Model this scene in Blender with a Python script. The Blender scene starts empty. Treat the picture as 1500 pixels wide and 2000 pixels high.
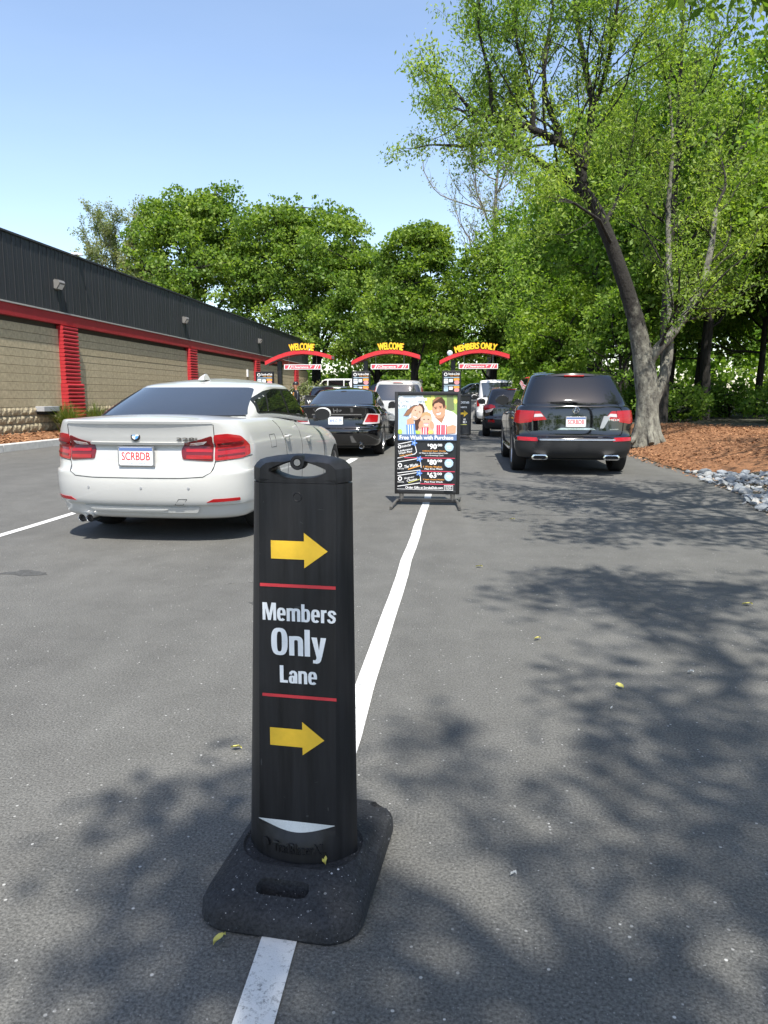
import bpy, bmesh, math, random
import numpy as np
from mathutils import Vector, Matrix

RND = random.Random(11)
S = bpy.context.scene
COL = S.collection

# ------------------------------------------------------------------ camera, sky, sun, exposure
cam_data = bpy.data.cameras.new('camera')
cam = bpy.data.objects.new('camera', cam_data)
COL.objects.link(cam)
cam.location = (0, 0, 1.25)
cam.rotation_euler = (math.radians(90 - 8.818), 0, math.radians(5.861))
cam_data.sensor_fit = 'VERTICAL'
cam_data.sensor_height = 36
cam_data.lens = 36 * 1444 / 2000
cam_data.clip_start = 0.05
cam_data.clip_end = 1500
S.camera = cam

LIGHT = Vector((-0.14, 0.54, -1.0)).normalized()          # the way sunlight travels
SUN_EL = math.asin(-LIGHT.z)
SUN_AZ = math.atan2(-LIGHT.x, -LIGHT.y)
world = bpy.data.worlds.new('World')
S.world = world
world.use_nodes = True
wn = world.node_tree
wn.nodes.clear()
w_out = wn.nodes.new('ShaderNodeOutputWorld')
w_bg = wn.nodes.new('ShaderNodeBackground')
w_sky = wn.nodes.new('ShaderNodeTexSky')
w_sky.sky_type = 'NISHITA'
w_sky.sun_disc = False
w_sky.sun_elevation = SUN_EL
w_sky.sun_rotation = SUN_AZ
w_sky.air_density = 1.0
w_sky.dust_density = 0.8
w_sky.ozone_density = 1.3
w_bg.inputs['Strength'].default_value = 0.122
w_tint = wn.nodes.new('ShaderNodeMix')
w_tint.data_type = 'RGBA'
w_tint.blend_type = 'MULTIPLY'
w_tint.inputs[0].default_value = 1.0
w_tint.inputs[7].default_value = (1.03, 0.975, 0.94, 1.0)      # warms the whole sky colour so skylit shade turns less blue
wn.links.new(w_sky.outputs[0], w_tint.inputs[6])
w_co = wn.nodes.new('ShaderNodeTexCoord')
w_mp = wn.nodes.new('ShaderNodeMapping')
w_mp.inputs['Scale'].default_value = (1.0, 1.6, 5.0)
w_mp.inputs['Rotation'].default_value = (0.2, 0.35, 0.5)
w_nz = wn.nodes.new('ShaderNodeTexNoise')          # the thinnest high cloud
w_nz.inputs['Scale'].default_value = 1.6
w_nz.inputs['Detail'].default_value = 7.0
w_nz.inputs['Roughness'].default_value = 0.55
w_rg = wn.nodes.new('ShaderNodeMapRange')
w_rg.inputs['From Min'].default_value = 0.42
w_rg.inputs['From Max'].default_value = 0.78
w_rg.inputs['To Max'].default_value = 0.035
w_mx = wn.nodes.new('ShaderNodeMix')
w_mx.data_type = 'RGBA'
w_mx.inputs[7].default_value = (5.2, 5.6, 6.2, 1.0)
wn.links.new(w_co.outputs['Generated'], w_mp.inputs[0])
wn.links.new(w_mp.outputs[0], w_nz.inputs['Vector'])
wn.links.new(w_nz.outputs['Fac'], w_rg.inputs[0])
wn.links.new(w_rg.outputs[0], w_mx.inputs[0])
wn.links.new(w_tint.outputs[2], w_mx.inputs[6])
wn.links.new(w_mx.outputs[2], w_bg.inputs['Color'])
wn.links.new(w_bg.outputs[0], w_out.inputs['Surface'])

sun_data = bpy.data.lights.new('sun', 'SUN')
sun_data.energy = 3.7
sun_data.angle = math.radians(0.6)
sun_data.color = (1.0, 0.95, 0.87)
sun = bpy.data.objects.new('sun', sun_data)
COL.objects.link(sun)
sun.location = (10, -20, 40)
sun.rotation_euler = LIGHT.to_track_quat('-Z', 'Y').to_euler()

S.view_settings.view_transform = 'Standard'
S.view_settings.look = 'None'
S.view_settings.gamma = 1.0
S.view_settings.use_curve_mapping = False
S.view_settings.exposure = 1.2
S.render.engine = 'CYCLES'
S.cycles.max_bounces = 8
S.cycles.transparent_max_bounces = 8

# ------------------------------------------------------------------ materials
def new_mat(name):
    m = bpy.data.materials.new(name)
    m.use_nodes = True
    nt = m.node_tree
    return m, nt, nt.nodes['Principled BSDF']

def node(nt, typ, **kw):
    n = nt.nodes.new(typ)
    for k, v in kw.items():
        if k in ('inp',):
            for kk, vv in v.items():
                n.inputs[kk].default_value = vv
        else:
            setattr(n, k, v)
    return n

def c4(c):
    return (c[0], c[1], c[2], 1.0)

def mat(name, col, rough=0.5, metal=0.0, var=0.0, scale=8.0, bump=0.0, bscale=60.0, coat=0.0, ior=1.5, emit=0.0, stretch=None, dist=0.01, spec=0.5, var2=None):
    """Principled surface whose colour varies with two octaves of noise, with fine relief."""
    m, nt, b = new_mat(name)
    b.inputs['Base Color'].default_value = c4(col)
    b.inputs['Roughness'].default_value = rough
    b.inputs['Metallic'].default_value = metal
    b.inputs['IOR'].default_value = ior
    b.inputs['Specular IOR Level'].default_value = spec
    b.inputs['Coat Weight'].default_value = coat
    b.inputs['Coat Roughness'].default_value = 0.03
    tc = node(nt, 'ShaderNodeTexCoord')
    src = tc.outputs['Object']
    if stretch:
        mp = node(nt, 'ShaderNodeMapping')
        mp.inputs['Scale'].default_value = stretch
        nt.links.new(src, mp.inputs[0])
        src = mp.outputs[0]
    if var > 0:
        nz = node(nt, 'ShaderNodeTexNoise', inp={'Scale': scale, 'Detail': 6.0, 'Roughness': 0.62})
        nt.links.new(src, nz.inputs['Vector'])
        rp = node(nt, 'ShaderNodeValToRGB')
        rp.color_ramp.elements[0].position = 0.3
        rp.color_ramp.elements[1].position = 0.72
        lo = tuple(max(0, x * (1 - var)) for x in col)
        hi = tuple(min(1, x * (1 + var)) for x in col)
        if var2:
            hi = var2
        rp.color_ramp.elements[0].color = c4(lo)
        rp.color_ramp.elements[1].color = c4(hi)
        nt.links.new(nz.outputs['Fac'], rp.inputs[0])
        nt.links.new(rp.outputs[0], b.inputs['Base Color'])
    if bump > 0:
        nb = node(nt, 'ShaderNodeTexNoise', inp={'Scale': bscale, 'Detail': 5.0, 'Roughness': 0.6})
        nt.links.new(src, nb.inputs['Vector'])
        bp = node(nt, 'ShaderNodeBump', inp={'Strength': bump, 'Distance': dist})
        nt.links.new(nb.outputs['Fac'], bp.inputs['Height'])
        nt.links.new(bp.outputs[0], b.inputs['Normal'])
    if emit > 0:
        b.inputs['Emission Color'].default_value = c4(col)
        b.inputs['Emission Strength'].default_value = emit
    return m

def asphalt_mat(name, base, speck, patchy=0.25, fine=230.0, bump=0.75, thr=0.955):
    m, nt, b = new_mat(name)
    L = nt.links.new
    tc = node(nt, 'ShaderNodeTexCoord')
    o = tc.outputs['Object']
    fn = node(nt, 'ShaderNodeTexNoise', inp={'Scale': fine, 'Detail': 3.0, 'Roughness': 0.7})
    L(o, fn.inputs['Vector'])
    fr = node(nt, 'ShaderNodeValToRGB')
    e = fr.color_ramp.elements
    e[0].position, e[0].color = 0.33, c4([x * 0.50 for x in base])
    e[1].position, e[1].color = 0.69, c4([x * 1.62 for x in base])
    L(fn.outputs['Fac'], fr.inputs[0])
    # broad worn patches and lengthwise roller streaks
    mp = node(nt, 'ShaderNodeMapping'); mp.inputs['Scale'].default_value = (1.5, 0.22, 1.0)
    L(o, mp.inputs[0])
    bn = node(nt, 'ShaderNodeTexNoise', inp={'Scale': 0.9, 'Detail': 5.0, 'Roughness': 0.6})
    L(mp.outputs[0], bn.inputs['Vector'])
    bn2 = node(nt, 'ShaderNodeTexNoise', inp={'Scale': 3.2, 'Detail': 6.0, 'Roughness': 0.7})
    L(o, bn2.inputs['Vector'])
    ad = node(nt, 'ShaderNodeMath', operation='ADD'); L(bn.outputs['Fac'], ad.inputs[0]); L(bn2.outputs['Fac'], ad.inputs[1])
    mr = node(nt, 'ShaderNodeMapRange', inp={'From Min': 0.7, 'From Max': 1.3, 'To Min': 1 - patchy, 'To Max': 1 + patchy})
    L(ad.outputs[0], mr.inputs[0])
    mx = node(nt, 'ShaderNodeMix', data_type='RGBA', blend_type='MULTIPLY'); mx.inputs[0].default_value = 1.0
    L(fr.outputs[0], mx.inputs[6]); L(mr.outputs[0], mx.inputs[7])
    # pale stone chips showing in the binder, of two sizes
    prev = mx.outputs[2]
    for sc, thr, amt in ((75.0, thr, 0.9), (210.0, thr - 0.02, 0.6)):
        vo = node(nt, 'ShaderNodeTexVoronoi', inp={'Scale': sc}); L(o, vo.inputs['Vector'])
        sp = node(nt, 'ShaderNodeSeparateColor'); L(vo.outputs['Color'], sp.inputs[0])
        g1 = node(nt, 'ShaderNodeMath', operation='GREATER_THAN'); g1.inputs[1].default_value = thr; L(sp.outputs[0], g1.inputs[0])
        l1 = node(nt, 'ShaderNodeMath', operation='LESS_THAN'); l1.inputs[1].default_value = 0.30; L(vo.outputs['Distance'], l1.inputs[0])
        mu = node(nt, 'ShaderNodeMath', operation='MULTIPLY'); L(g1.outputs[0], mu.inputs[0]); L(l1.outputs[0], mu.inputs[1])
        m2 = node(nt, 'ShaderNodeMath', operation='MULTIPLY'); L(mu.outputs[0], m2.inputs[0]); m2.inputs[1].default_value = amt
        m3 = node(nt, 'ShaderNodeMath', operation='MULTIPLY'); L(m2.outputs[0], m3.inputs[0]); L(sp.outputs[1], m3.inputs[1])
        mm = node(nt, 'ShaderNodeMix', data_type='RGBA'); L(m3.outputs[0], mm.inputs[0]); L(prev, mm.inputs[6]); mm.inputs[7].default_value = c4(speck)
        prev = mm.outputs[2]
    L(prev, b.inputs['Base Color'])
    b.inputs['Roughness'].default_value = 0.82
    b.inputs['Specular IOR Level'].default_value = 0.35
    bv = node(nt, 'ShaderNodeTexVoronoi', inp={'Scale': 130.0}); L(o, bv.inputs['Vector'])
    bnz = node(nt, 'ShaderNodeTexNoise', inp={'Scale': 95.0, 'Detail': 4.0}); L(o, bnz.inputs['Vector'])
    sm = node(nt, 'ShaderNodeMath', operation='SUBTRACT'); L(bnz.outputs['Fac'], sm.inputs[0]); L(bv.outputs['Distance'], sm.inputs[1])
    bp = node(nt, 'ShaderNodeBump', inp={'Strength': bump, 'Distance': 0.008}); L(sm.outputs[0], bp.inputs['Height'])
    L(bp.outputs[0], b.inputs['Normal'])
    return m

def paint_line_mat(name):
    m, nt, b = new_mat(name)
    L = nt.links.new
    tc = node(nt, 'ShaderNodeTexCoord'); o = tc.outputs['Object']
    n1 = node(nt, 'ShaderNodeTexNoise', inp={'Scale': 120.0, 'Detail': 6.0, 'Roughness': 0.75}); L(o, n1.inputs['Vector'])
    n2 = node(nt, 'ShaderNodeTexNoise', inp={'Scale': 9.0, 'Detail': 6.0, 'Roughness': 0.7}); L(o, n2.inputs['Vector'])
    mm = node(nt, 'ShaderNodeMath', operation='MULTIPLY_ADD'); L(n2.outputs['Fac'], mm.inputs[0]); mm.inputs[1].default_value = 0.55; L(n1.outputs['Fac'], mm.inputs[2])
    rp = node(nt, 'ShaderNodeValToRGB')
    e = rp.color_ramp.elements
    e[0].position, e[0].color = 0.58, (0.16, 0.16, 0.155, 1)
    e[1].position, e[1].color = 0.76, (0.62, 0.62, 0.60, 1)
    L(mm.outputs[0], rp.inputs[0]); L(rp.outputs[0], b.inputs['Base Color'])
    b.inputs['Roughness'].default_value = 0.75
    bp = node(nt, 'ShaderNodeBump', inp={'Strength': 0.5, 'Distance': 0.006}); L(n1.outputs['Fac'], bp.inputs['Height']); L(bp.outputs[0], b.inputs['Normal'])
    return m

def leaf_mat(name, c1, c2, c3, trans=0.35):
    m = bpy.data.materials.new(name); m.use_nodes = True
    nt = m.node_tree; nt.nodes.clear(); L = nt.links.new
    out = node(nt, 'ShaderNodeOutputMaterial')
    g = node(nt, 'ShaderNodeNewGeometry')
    rp = node(nt, 'ShaderNodeValToRGB')
    e = rp.color_ramp.elements
    e[0].position, e[0].color = 0.0, c4(c1)
    e[1].position, e[1].color = 1.0, c4(c3)
    n_ = e.new(0.55); n_.color = c4(c2)
    L(g.outputs['Random Per Island'], rp.inputs[0])
    d = node(nt, 'ShaderNodeBsdfDiffuse'); t = node(nt, 'ShaderNodeBsdfTranslucent'); gl = node(nt, 'ShaderNodeBsdfGlossy')
    tc = node(nt, 'ShaderNodeTexCoord'); nz_ = node(nt, 'ShaderNodeTexNoise', inp={'Scale': 0.55, 'Detail': 3.0}); L(tc.outputs['Object'], nz_.inputs['Vector'])
    rq = node(nt, 'ShaderNodeValToRGB'); rq.color_ramp.elements[0].position, rq.color_ramp.elements[0].color = 0.34, (0.66, 0.74, 0.72, 1); rq.color_ramp.elements[1].position, rq.color_ramp.elements[1].color = 0.66, (1.28, 1.14, 1.1, 1)
    L(nz_.outputs['Fac'], rq.inputs[0])
    mq = node(nt, 'ShaderNodeMix', data_type='RGBA', blend_type='MULTIPLY'); mq.inputs[0].default_value = 1.0; L(rp.outputs[0], mq.inputs[6]); L(rq.outputs[0], mq.inputs[7])
    rp = mq
    col_out = mq.outputs[2]
    L(col_out, d.inputs[0])
    hs = node(nt, 'ShaderNodeMix', data_type='RGBA', blend_type='MULTIPLY'); hs.inputs[0].default_value = 1.0
    L(col_out, hs.inputs[6]); hs.inputs[7].default_value = (1.3, 1.4, 0.55, 1)
    L(hs.outputs[2], t.inputs[0])
    gl.inputs['Roughness'].default_value = 0.5
    gl.inputs[0].default_value = (0.8, 0.8, 0.8, 1)
    m1 = node(nt, 'ShaderNodeMixShader'); m1.inputs[0].default_value = trans
    L(d.outputs[0], m1.inputs[1]); L(t.outputs[0], m1.inputs[2])
    m2 = node(nt, 'ShaderNodeMixShader'); m2.inputs[0].default_value = 0.015
    L(m1.outputs[0], m2.inputs[1]); L(gl.outputs[0], m2.inputs[2])
    L(m2.outputs[0], out.inputs[0])
    return m

def island_mat(name, cols, rough=0.8, bump=0.0, bscale=40.0):
    """each loose piece of the mesh takes its own colour between those given"""
    m, nt, b = new_mat(name); L = nt.links.new
    g = node(nt, 'ShaderNodeNewGeometry'); rp = node(nt, 'ShaderNodeValToRGB')
    e = rp.color_ramp.elements
    e[0].position, e[0].color = 0.0, c4(cols[0]); e[1].position, e[1].color = 1.0, c4(cols[-1])
    for i, c in enumerate(cols[1:-1]):
        q = e.new((i + 1) / (len(cols) - 1)); q.color = c4(c)
    L(g.outputs['Random Per Island'], rp.inputs[0]); L(rp.outputs[0], b.inputs['Base Color'])
    b.inputs['Roughness'].default_value = rough
    return m

def object_mat(name, cols, rough=0.8, bump=0.6, bscale=25.0, dist=0.02, var=0.35, nscale=14.0, spec=0.4):
    """each object takes its own colour between those given, with stone-like mottling"""
    m, nt, b = new_mat(name); L = nt.links.new
    g = node(nt, 'ShaderNodeObjectInfo'); rp = node(nt, 'ShaderNodeValToRGB')
    e = rp.color_ramp.elements
    e[0].position, e[0].color = 0.0, c4(cols[0]); e[1].position, e[1].color = 1.0, c4(cols[-1])
    for i, c in enumerate(cols[1:-1]):
        q = e.new((i + 1) / (len(cols) - 1)); q.color = c4(c)
    L(g.outputs['Random'], rp.inputs[0])
    tc = node(nt, 'ShaderNodeTexCoord')
    nz = node(nt, 'ShaderNodeTexNoise', inp={'Scale': nscale, 'Detail': 7.0, 'Roughness': 0.65}); L(tc.outputs['Object'], nz.inputs['Vector'])
    mr = node(nt, 'ShaderNodeMapRange', inp={'From Min': 0.3, 'From Max': 0.7, 'To Min': 1 - var, 'To Max': 1 + var}); L(nz.outputs['Fac'], mr.inputs[0])
    mx = node(nt, 'ShaderNodeMix', data_type='RGBA', blend_type='MULTIPLY'); mx.inputs[0].default_value = 1.0
    L(rp.outputs[0], mx.inputs[6]); L(mr.outputs[0], mx.inputs[7]); L(mx.outputs[2], b.inputs['Base Color'])
    nb = node(nt, 'ShaderNodeTexNoise', inp={'Scale': bscale, 'Detail': 6.0}); L(tc.outputs['Object'], nb.inputs['Vector'])
    bp = node(nt, 'ShaderNodeBump', inp={'Strength': bump, 'Distance': dist}); L(nb.outputs['Fac'], bp.inputs['Height']); L(bp.outputs[0], b.inputs['Normal'])
    b.inputs['Roughness'].default_value = rough
    b.inputs['Specular IOR Level'].default_value = spec
    return m

M = {}
M['asphalt'] = asphalt_mat('asphalt', (0.094, 0.093, 0.086), (0.42, 0.42, 0.40), fine=125.0, bump=0.3, thr=0.976, patchy=0.2)
M['stain'] = mat('oil_stain', (0.058, 0.058, 0.054), 0.7, var=0.35, scale=30, bump=0.4, bscale=120)
M['crack'] = mat('crack_shadow', (0.03, 0.029, 0.027), 0.95)
M['scuff'] = mat('pale_scuff', (0.13, 0.13, 0.12), 0.9, var=0.4, scale=60)
M['line'] = paint_line_mat('road_paint')
M['rubber'] = asphalt_mat('recycled_rubber', (0.024, 0.025, 0.027), (0.55, 0.55, 0.55), patchy=0.4, fine=120.0, bump=0.2, thr=0.97)
M['post_plastic'] = mat('black_polyethylene', (0.013, 0.013, 0.014), 0.46, var=0.6, scale=7, bump=0.10, bscale=220, stretch=(6, 6, 0.35), dist=0.002, spec=0.4)
M['scuff_grey'] = mat('plastic_scuff', (0.05, 0.05, 0.05), 0.6, var=0.5, scale=200)
M['dark_plastic'] = mat('dark_plastic', (0.018, 0.018, 0.019), 0.5, var=0.2, scale=12)
M['yellow'] = mat('yellow_vinyl', (0.80, 0.50, 0.035), 0.45, var=0.05, scale=60)
M['red_vinyl'] = mat('red_vinyl', (0.60, 0.04, 0.05), 0.45)
M['white_vinyl'] = mat('white_vinyl', (0.78, 0.80, 0.80), 0.42, var=0.05, scale=30)
M['reflective'] = mat('silver_reflective', (0.58, 0.60, 0.58), 0.35, var=0.1, scale=300)
M['white_paint'] = mat('white_car_paint', (0.46, 0.46, 0.44), 0.30, coat=0.8, var=0.02, scale=3)
M['white_van'] = mat('white_van_paint', (0.72, 0.72, 0.71), 0.35, coat=0.5, var=0.03, scale=3)
M['black_paint'] = mat('black_car_paint', (0.003, 0.003, 0.0034), 0.07, coat=1.0)
M['grey_paint'] = mat('grey_car_paint', (0.06, 0.062, 0.066), 0.3, coat=0.9)
M['silver_paint'] = mat('silver_car_paint', (0.35, 0.36, 0.37), 0.3, metal=0.3, coat=0.8)
M['red_paint'] = mat('red_car_paint', (0.32, 0.02, 0.02), 0.3, coat=0.8)
M['glass'] = mat('tinted_car_glass', (0.026, 0.030, 0.036), 0.03, ior=1.95, spec=0.6)
M['dark_glass'] = mat('dark_tinted_glass', (0.008, 0.009, 0.011), 0.02, ior=1.65)
M['side_glass'] = mat('side_car_glass', (0.008, 0.009, 0.009), 0.02, ior=1.75)
M['trim'] = mat('black_trim', (0.010, 0.010, 0.010), 0.4)
M['gap'] = mat('panel_gap', (0.006, 0.006, 0.006), 0.8)
M['grey_cladding'] = mat('grey_bumper_plastic', (0.017, 0.0175, 0.018), 0.55)
M['chrome'] = mat('chrome', (0.72, 0.72, 0.72), 0.12, metal=1.0)
M['alloy'] = mat('alloy', (0.42, 0.42, 0.43), 0.3, metal=0.9)
M['tyre'] = mat('tyre_rubber', (0.012, 0.012, 0.012), 0.75, bump=0.2, bscale=80)
M['red_lens'] = mat('red_lens', (0.33, 0.005, 0.008), 0.22, coat=0.25, var=0.25, scale=18, stretch=(0.5, 0.5, 5))
M['red_lens_dark'] = mat('dark_red_lens', (0.13, 0.003, 0.005), 0.22, coat=0.25)
M['clear_lens'] = mat('clear_lens', (0.50, 0.45, 0.44), 0.10, coat=0.9)
M['plate'] = mat('plate_white', (0.72, 0.74, 0.76), 0.4)
M['plate_blue'] = mat('plate_blue', (0.10, 0.16, 0.34), 0.45)
M['plate_red'] = mat('plate_red', (0.60, 0.03, 0.03), 0.45)
M['roundel_blue'] = mat('emblem_blue', (0.05, 0.20, 0.50), 0.25, coat=0.5)
M['kerb'] = mat('concrete_kerb', (0.50, 0.49, 0.46), 0.85, var=0.18, scale=6, bump=0.3, bscale=60)
M['block'] = object_mat('ground_face_block', [(0.375, 0.315, 0.200), (0.42, 0.355, 0.230), (0.395, 0.335, 0.215)], 0.9, bump=0.6, bscale=60, dist=0.01, var=0.25, nscale=9)
M['split_block'] = object_mat('split_face_block', [(0.27, 0.232, 0.155), (0.34, 0.29, 0.195), (0.30, 0.26, 0.172)], 0.95, bump=0.9, bscale=22, dist=0.03, var=0.4, nscale=16)
M['mortar'] = mat('dark_mortar', (0.085, 0.075, 0.058), 0.95)
M['red_block'] = mat('red_painted_block', (0.40, 0.022, 0.028), 0.55, var=0.12, scale=10, bump=0.15, bscale=50)
M['red_beam'] = mat('red_painted_steel', (0.33, 0.020, 0.026), 0.5, var=0.12, scale=2)
M['fascia'] = object_mat('charcoal_metal_panel', [(0.030, 0.032, 0.035), (0.036, 0.038, 0.042), (0.033, 0.035, 0.039)], 0.5, bump=0.03, bscale=4, var=0.10, nscale=1.5)
M['flashing'] = mat('pale_flashing', (0.40, 0.39, 0.36), 0.5)
M['roofing'] = mat('roof_membrane', (0.30, 0.30, 0.30), 0.9)
M['lamp_grey'] = mat('lamp_housing', (0.17, 0.165, 0.155), 0.5)
M['lamp_lens'] = mat('lamp_lens', (0.62, 0.64, 0.64), 0.15, coat=0.5)
M['box_grey'] = mat('grey_painted_box', (0.33, 0.34, 0.35), 0.5, var=0.05)
M['mulch'] = mat('red_bark_mulch', (0.215, 0.100, 0.042), 0.95, var=0.6, scale=30, bump=0.8, bscale=75, dist=0.02)
M['chips'] = island_mat('mulch_chips', [(0.13, 0.052, 0.02), (0.23, 0.105, 0.045), (0.36, 0.19, 0.09)])
M['forest_floor'] = mat('forest_floor', (0.055, 0.055, 0.038), 0.95, var=0.55, scale=2.5, bump=1.0, bscale=20, dist=0.05)
M['ground'] = mat('ground_soil', (0.07, 0.065, 0.045), 0.95, var=0.4, scale=0.6)
M['stone'] = object_mat('blue_grey_stone', [(0.12, 0.135, 0.15), (0.21, 0.235, 0.255), (0.31, 0.33, 0.345), (0.17, 0.19, 0.205), (0.44, 0.43, 0.40)], 0.75, bump=0.6, bscale=14, dist=0.02, var=0.3, nscale=9)
M['gravel'] = mat('grey_grit', (0.16, 0.17, 0.17), 0.9, var=0.5, scale=40, bump=1.0, bscale=60, dist=0.03)
M['bark'] = mat('grey_bark', (0.105, 0.095, 0.082), 0.95, var=0.6, scale=9, bump=1.0, bscale=16, dist=0.05, stretch=(1, 1, 0.45), var2=(0.25, 0.245, 0.20))
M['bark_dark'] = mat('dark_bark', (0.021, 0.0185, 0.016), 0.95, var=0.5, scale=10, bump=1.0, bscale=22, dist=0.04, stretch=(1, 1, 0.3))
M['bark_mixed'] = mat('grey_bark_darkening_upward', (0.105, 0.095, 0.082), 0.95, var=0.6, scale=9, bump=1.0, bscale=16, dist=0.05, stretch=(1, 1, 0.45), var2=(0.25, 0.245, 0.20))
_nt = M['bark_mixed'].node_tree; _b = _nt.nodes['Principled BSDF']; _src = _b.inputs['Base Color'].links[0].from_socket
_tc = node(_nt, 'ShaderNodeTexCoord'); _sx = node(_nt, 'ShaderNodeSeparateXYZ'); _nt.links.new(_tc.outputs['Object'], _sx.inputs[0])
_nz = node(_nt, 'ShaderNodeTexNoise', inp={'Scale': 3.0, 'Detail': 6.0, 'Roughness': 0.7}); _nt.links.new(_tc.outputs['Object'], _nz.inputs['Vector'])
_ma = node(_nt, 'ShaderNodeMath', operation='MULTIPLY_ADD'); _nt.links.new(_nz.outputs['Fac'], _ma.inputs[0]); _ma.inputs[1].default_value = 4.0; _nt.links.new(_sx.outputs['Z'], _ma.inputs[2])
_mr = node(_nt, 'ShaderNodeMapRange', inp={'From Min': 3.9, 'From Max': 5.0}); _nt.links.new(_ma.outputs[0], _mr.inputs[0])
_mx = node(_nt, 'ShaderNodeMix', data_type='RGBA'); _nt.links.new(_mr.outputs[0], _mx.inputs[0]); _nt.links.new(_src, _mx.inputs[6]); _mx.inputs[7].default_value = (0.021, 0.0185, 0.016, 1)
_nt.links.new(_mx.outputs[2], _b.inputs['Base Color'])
M['twig_pale'] = mat('pale_twig_bark', (0.19, 0.17, 0.14), 0.9, var=0.3, scale=8)
M['leaf_maple'] = leaf_mat('maple_leaf', (0.078, 0.148, 0.022), (0.16, 0.26, 0.042), (0.25, 0.35, 0.075), 0.47)
M['leaf_ash'] = leaf_mat('spring_leaf', (0.145, 0.24, 0.04), (0.225, 0.335, 0.065), (0.32, 0.42, 0.11), 0.52)
M['leaf_wood'] = leaf_mat('woodland_leaf', (0.095, 0.185, 0.028), (0.17, 0.285, 0.048), (0.265, 0.38, 0.085), 0.52)
M['leaf_pale'] = leaf_mat('young_pale_leaf', (0.16, 0.20, 0.09), (0.22, 0.26, 0.12), (0.29, 0.33, 0.17), 0.45)
M['leaf_bush'] = leaf_mat('bright_shrub_leaf', (0.12, 0.22, 0.025), (0.18, 0.29, 0.035), (0.26, 0.36, 0.06), 0.48)
M['grass_blade'] = leaf_mat('grass_blade', (0.07, 0.12, 0.02), (0.12, 0.17, 0.035), (0.22, 0.22, 0.08), 0.3)
M['fallen_leaf'] = mat('fallen_yellow_leaf', (0.55, 0.50, 0.12), 0.6, var=0.15, scale=40)
M['white_petal'] = mat('white_scrap', (0.75, 0.76, 0.74), 0.7)
M['arch_red'] = mat('red_arch_paint', (0.55, 0.022, 0.03), 0.35, coat=0.2)
M['arch_grey'] = mat('arch_underside', (0.28, 0.28, 0.28), 0.5)
M['letter_yellow'] = mat('yellow_letter', (0.80, 0.53, 0.02), 0.4)
M['letter_red'] = mat('red_letter_edge', (0.45, 0.05, 0.02), 0.5)
M['sign_black'] = mat('sign_black', (0.012, 0.012, 0.013), 0.35)
M['sign_white'] = mat('sign_white', (0.74, 0.74, 0.74), 0.5)
M['sign_red'] = mat('sign_red', (0.56, 0.06, 0.09), 0.5)
M['frame_black'] = mat('sign_frame_black', (0.014, 0.014, 0.015), 0.42)
M['frame_grey'] = mat('worn_grey_metal', (0.13, 0.125, 0.115), 0.5, metal=0.4, var=0.3, scale=20)
M['concrete_wall'] = mat('grey_wall', (0.25, 0.245, 0.235), 0.9, var=0.2, scale=1.5)
for n_, c_ in dict(p_skin=(0.60, 0.32, 0.20), p_skin_light=(0.70, 0.42, 0.30), p_skin_shade=(0.40, 0.19, 0.11), p_hair=(0.07, 0.03, 0.02), p_hair_light=(0.28, 0.13, 0.07),
                   p_blonde=(0.52, 0.33, 0.16), p_shirt=(0.80, 0.82, 0.84), p_denim=(0.40, 0.53, 0.66), p_green=(0.30, 0.42, 0.12), p_yellow=(0.72, 0.70, 0.16),
                   p_sky=(0.72, 0.78, 0.82), p_blue=(0.10, 0.16, 0.30), p_bright_blue=(0.12, 0.26, 0.66), p_red=(0.60, 0.05, 0.10), p_orange=(0.78, 0.34, 0.06), p_badge=(0.40, 0.55, 0.68),
                   p_white=(0.82, 0.82, 0.82), p_dark=(0.016, 0.018, 0.022), p_olive=(0.16, 0.19, 0.09), p_pink=(0.70, 0.28, 0.30), p_grass=(0.42, 0.56, 0.10)).items():
    M[n_] = mat('print_' + n_[2:], c_, 0.35, coat=0.25)

# ------------------------------------------------------------------ mesh helpers
def tag(o, label=None, cat=None, group=None, kind=None):
    if label: o['label'] = label
    if cat: o['category'] = cat
    if group: o['group'] = group
    if kind: o['kind'] = kind
    return o

def empty(name, loc=(0, 0, 0), rz=0.0, label=None, cat=None, group=None, kind=None, parent=None):
    o = bpy.data.objects.new(name, None)
    COL.objects.link(o)
    o.empty_display_size = 0.2
    o.location = loc
    o.rotation_euler = (0, 0, rz)
    if parent: o.parent = parent
    return tag(o, label, cat, group, kind)

def link(name, me, parent=None, loc=None):
    o = bpy.data.objects.new(name, me)
    COL.objects.link(o)
    if parent: o.parent = parent
    if loc is not None: o.location = loc
    return o

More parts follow.
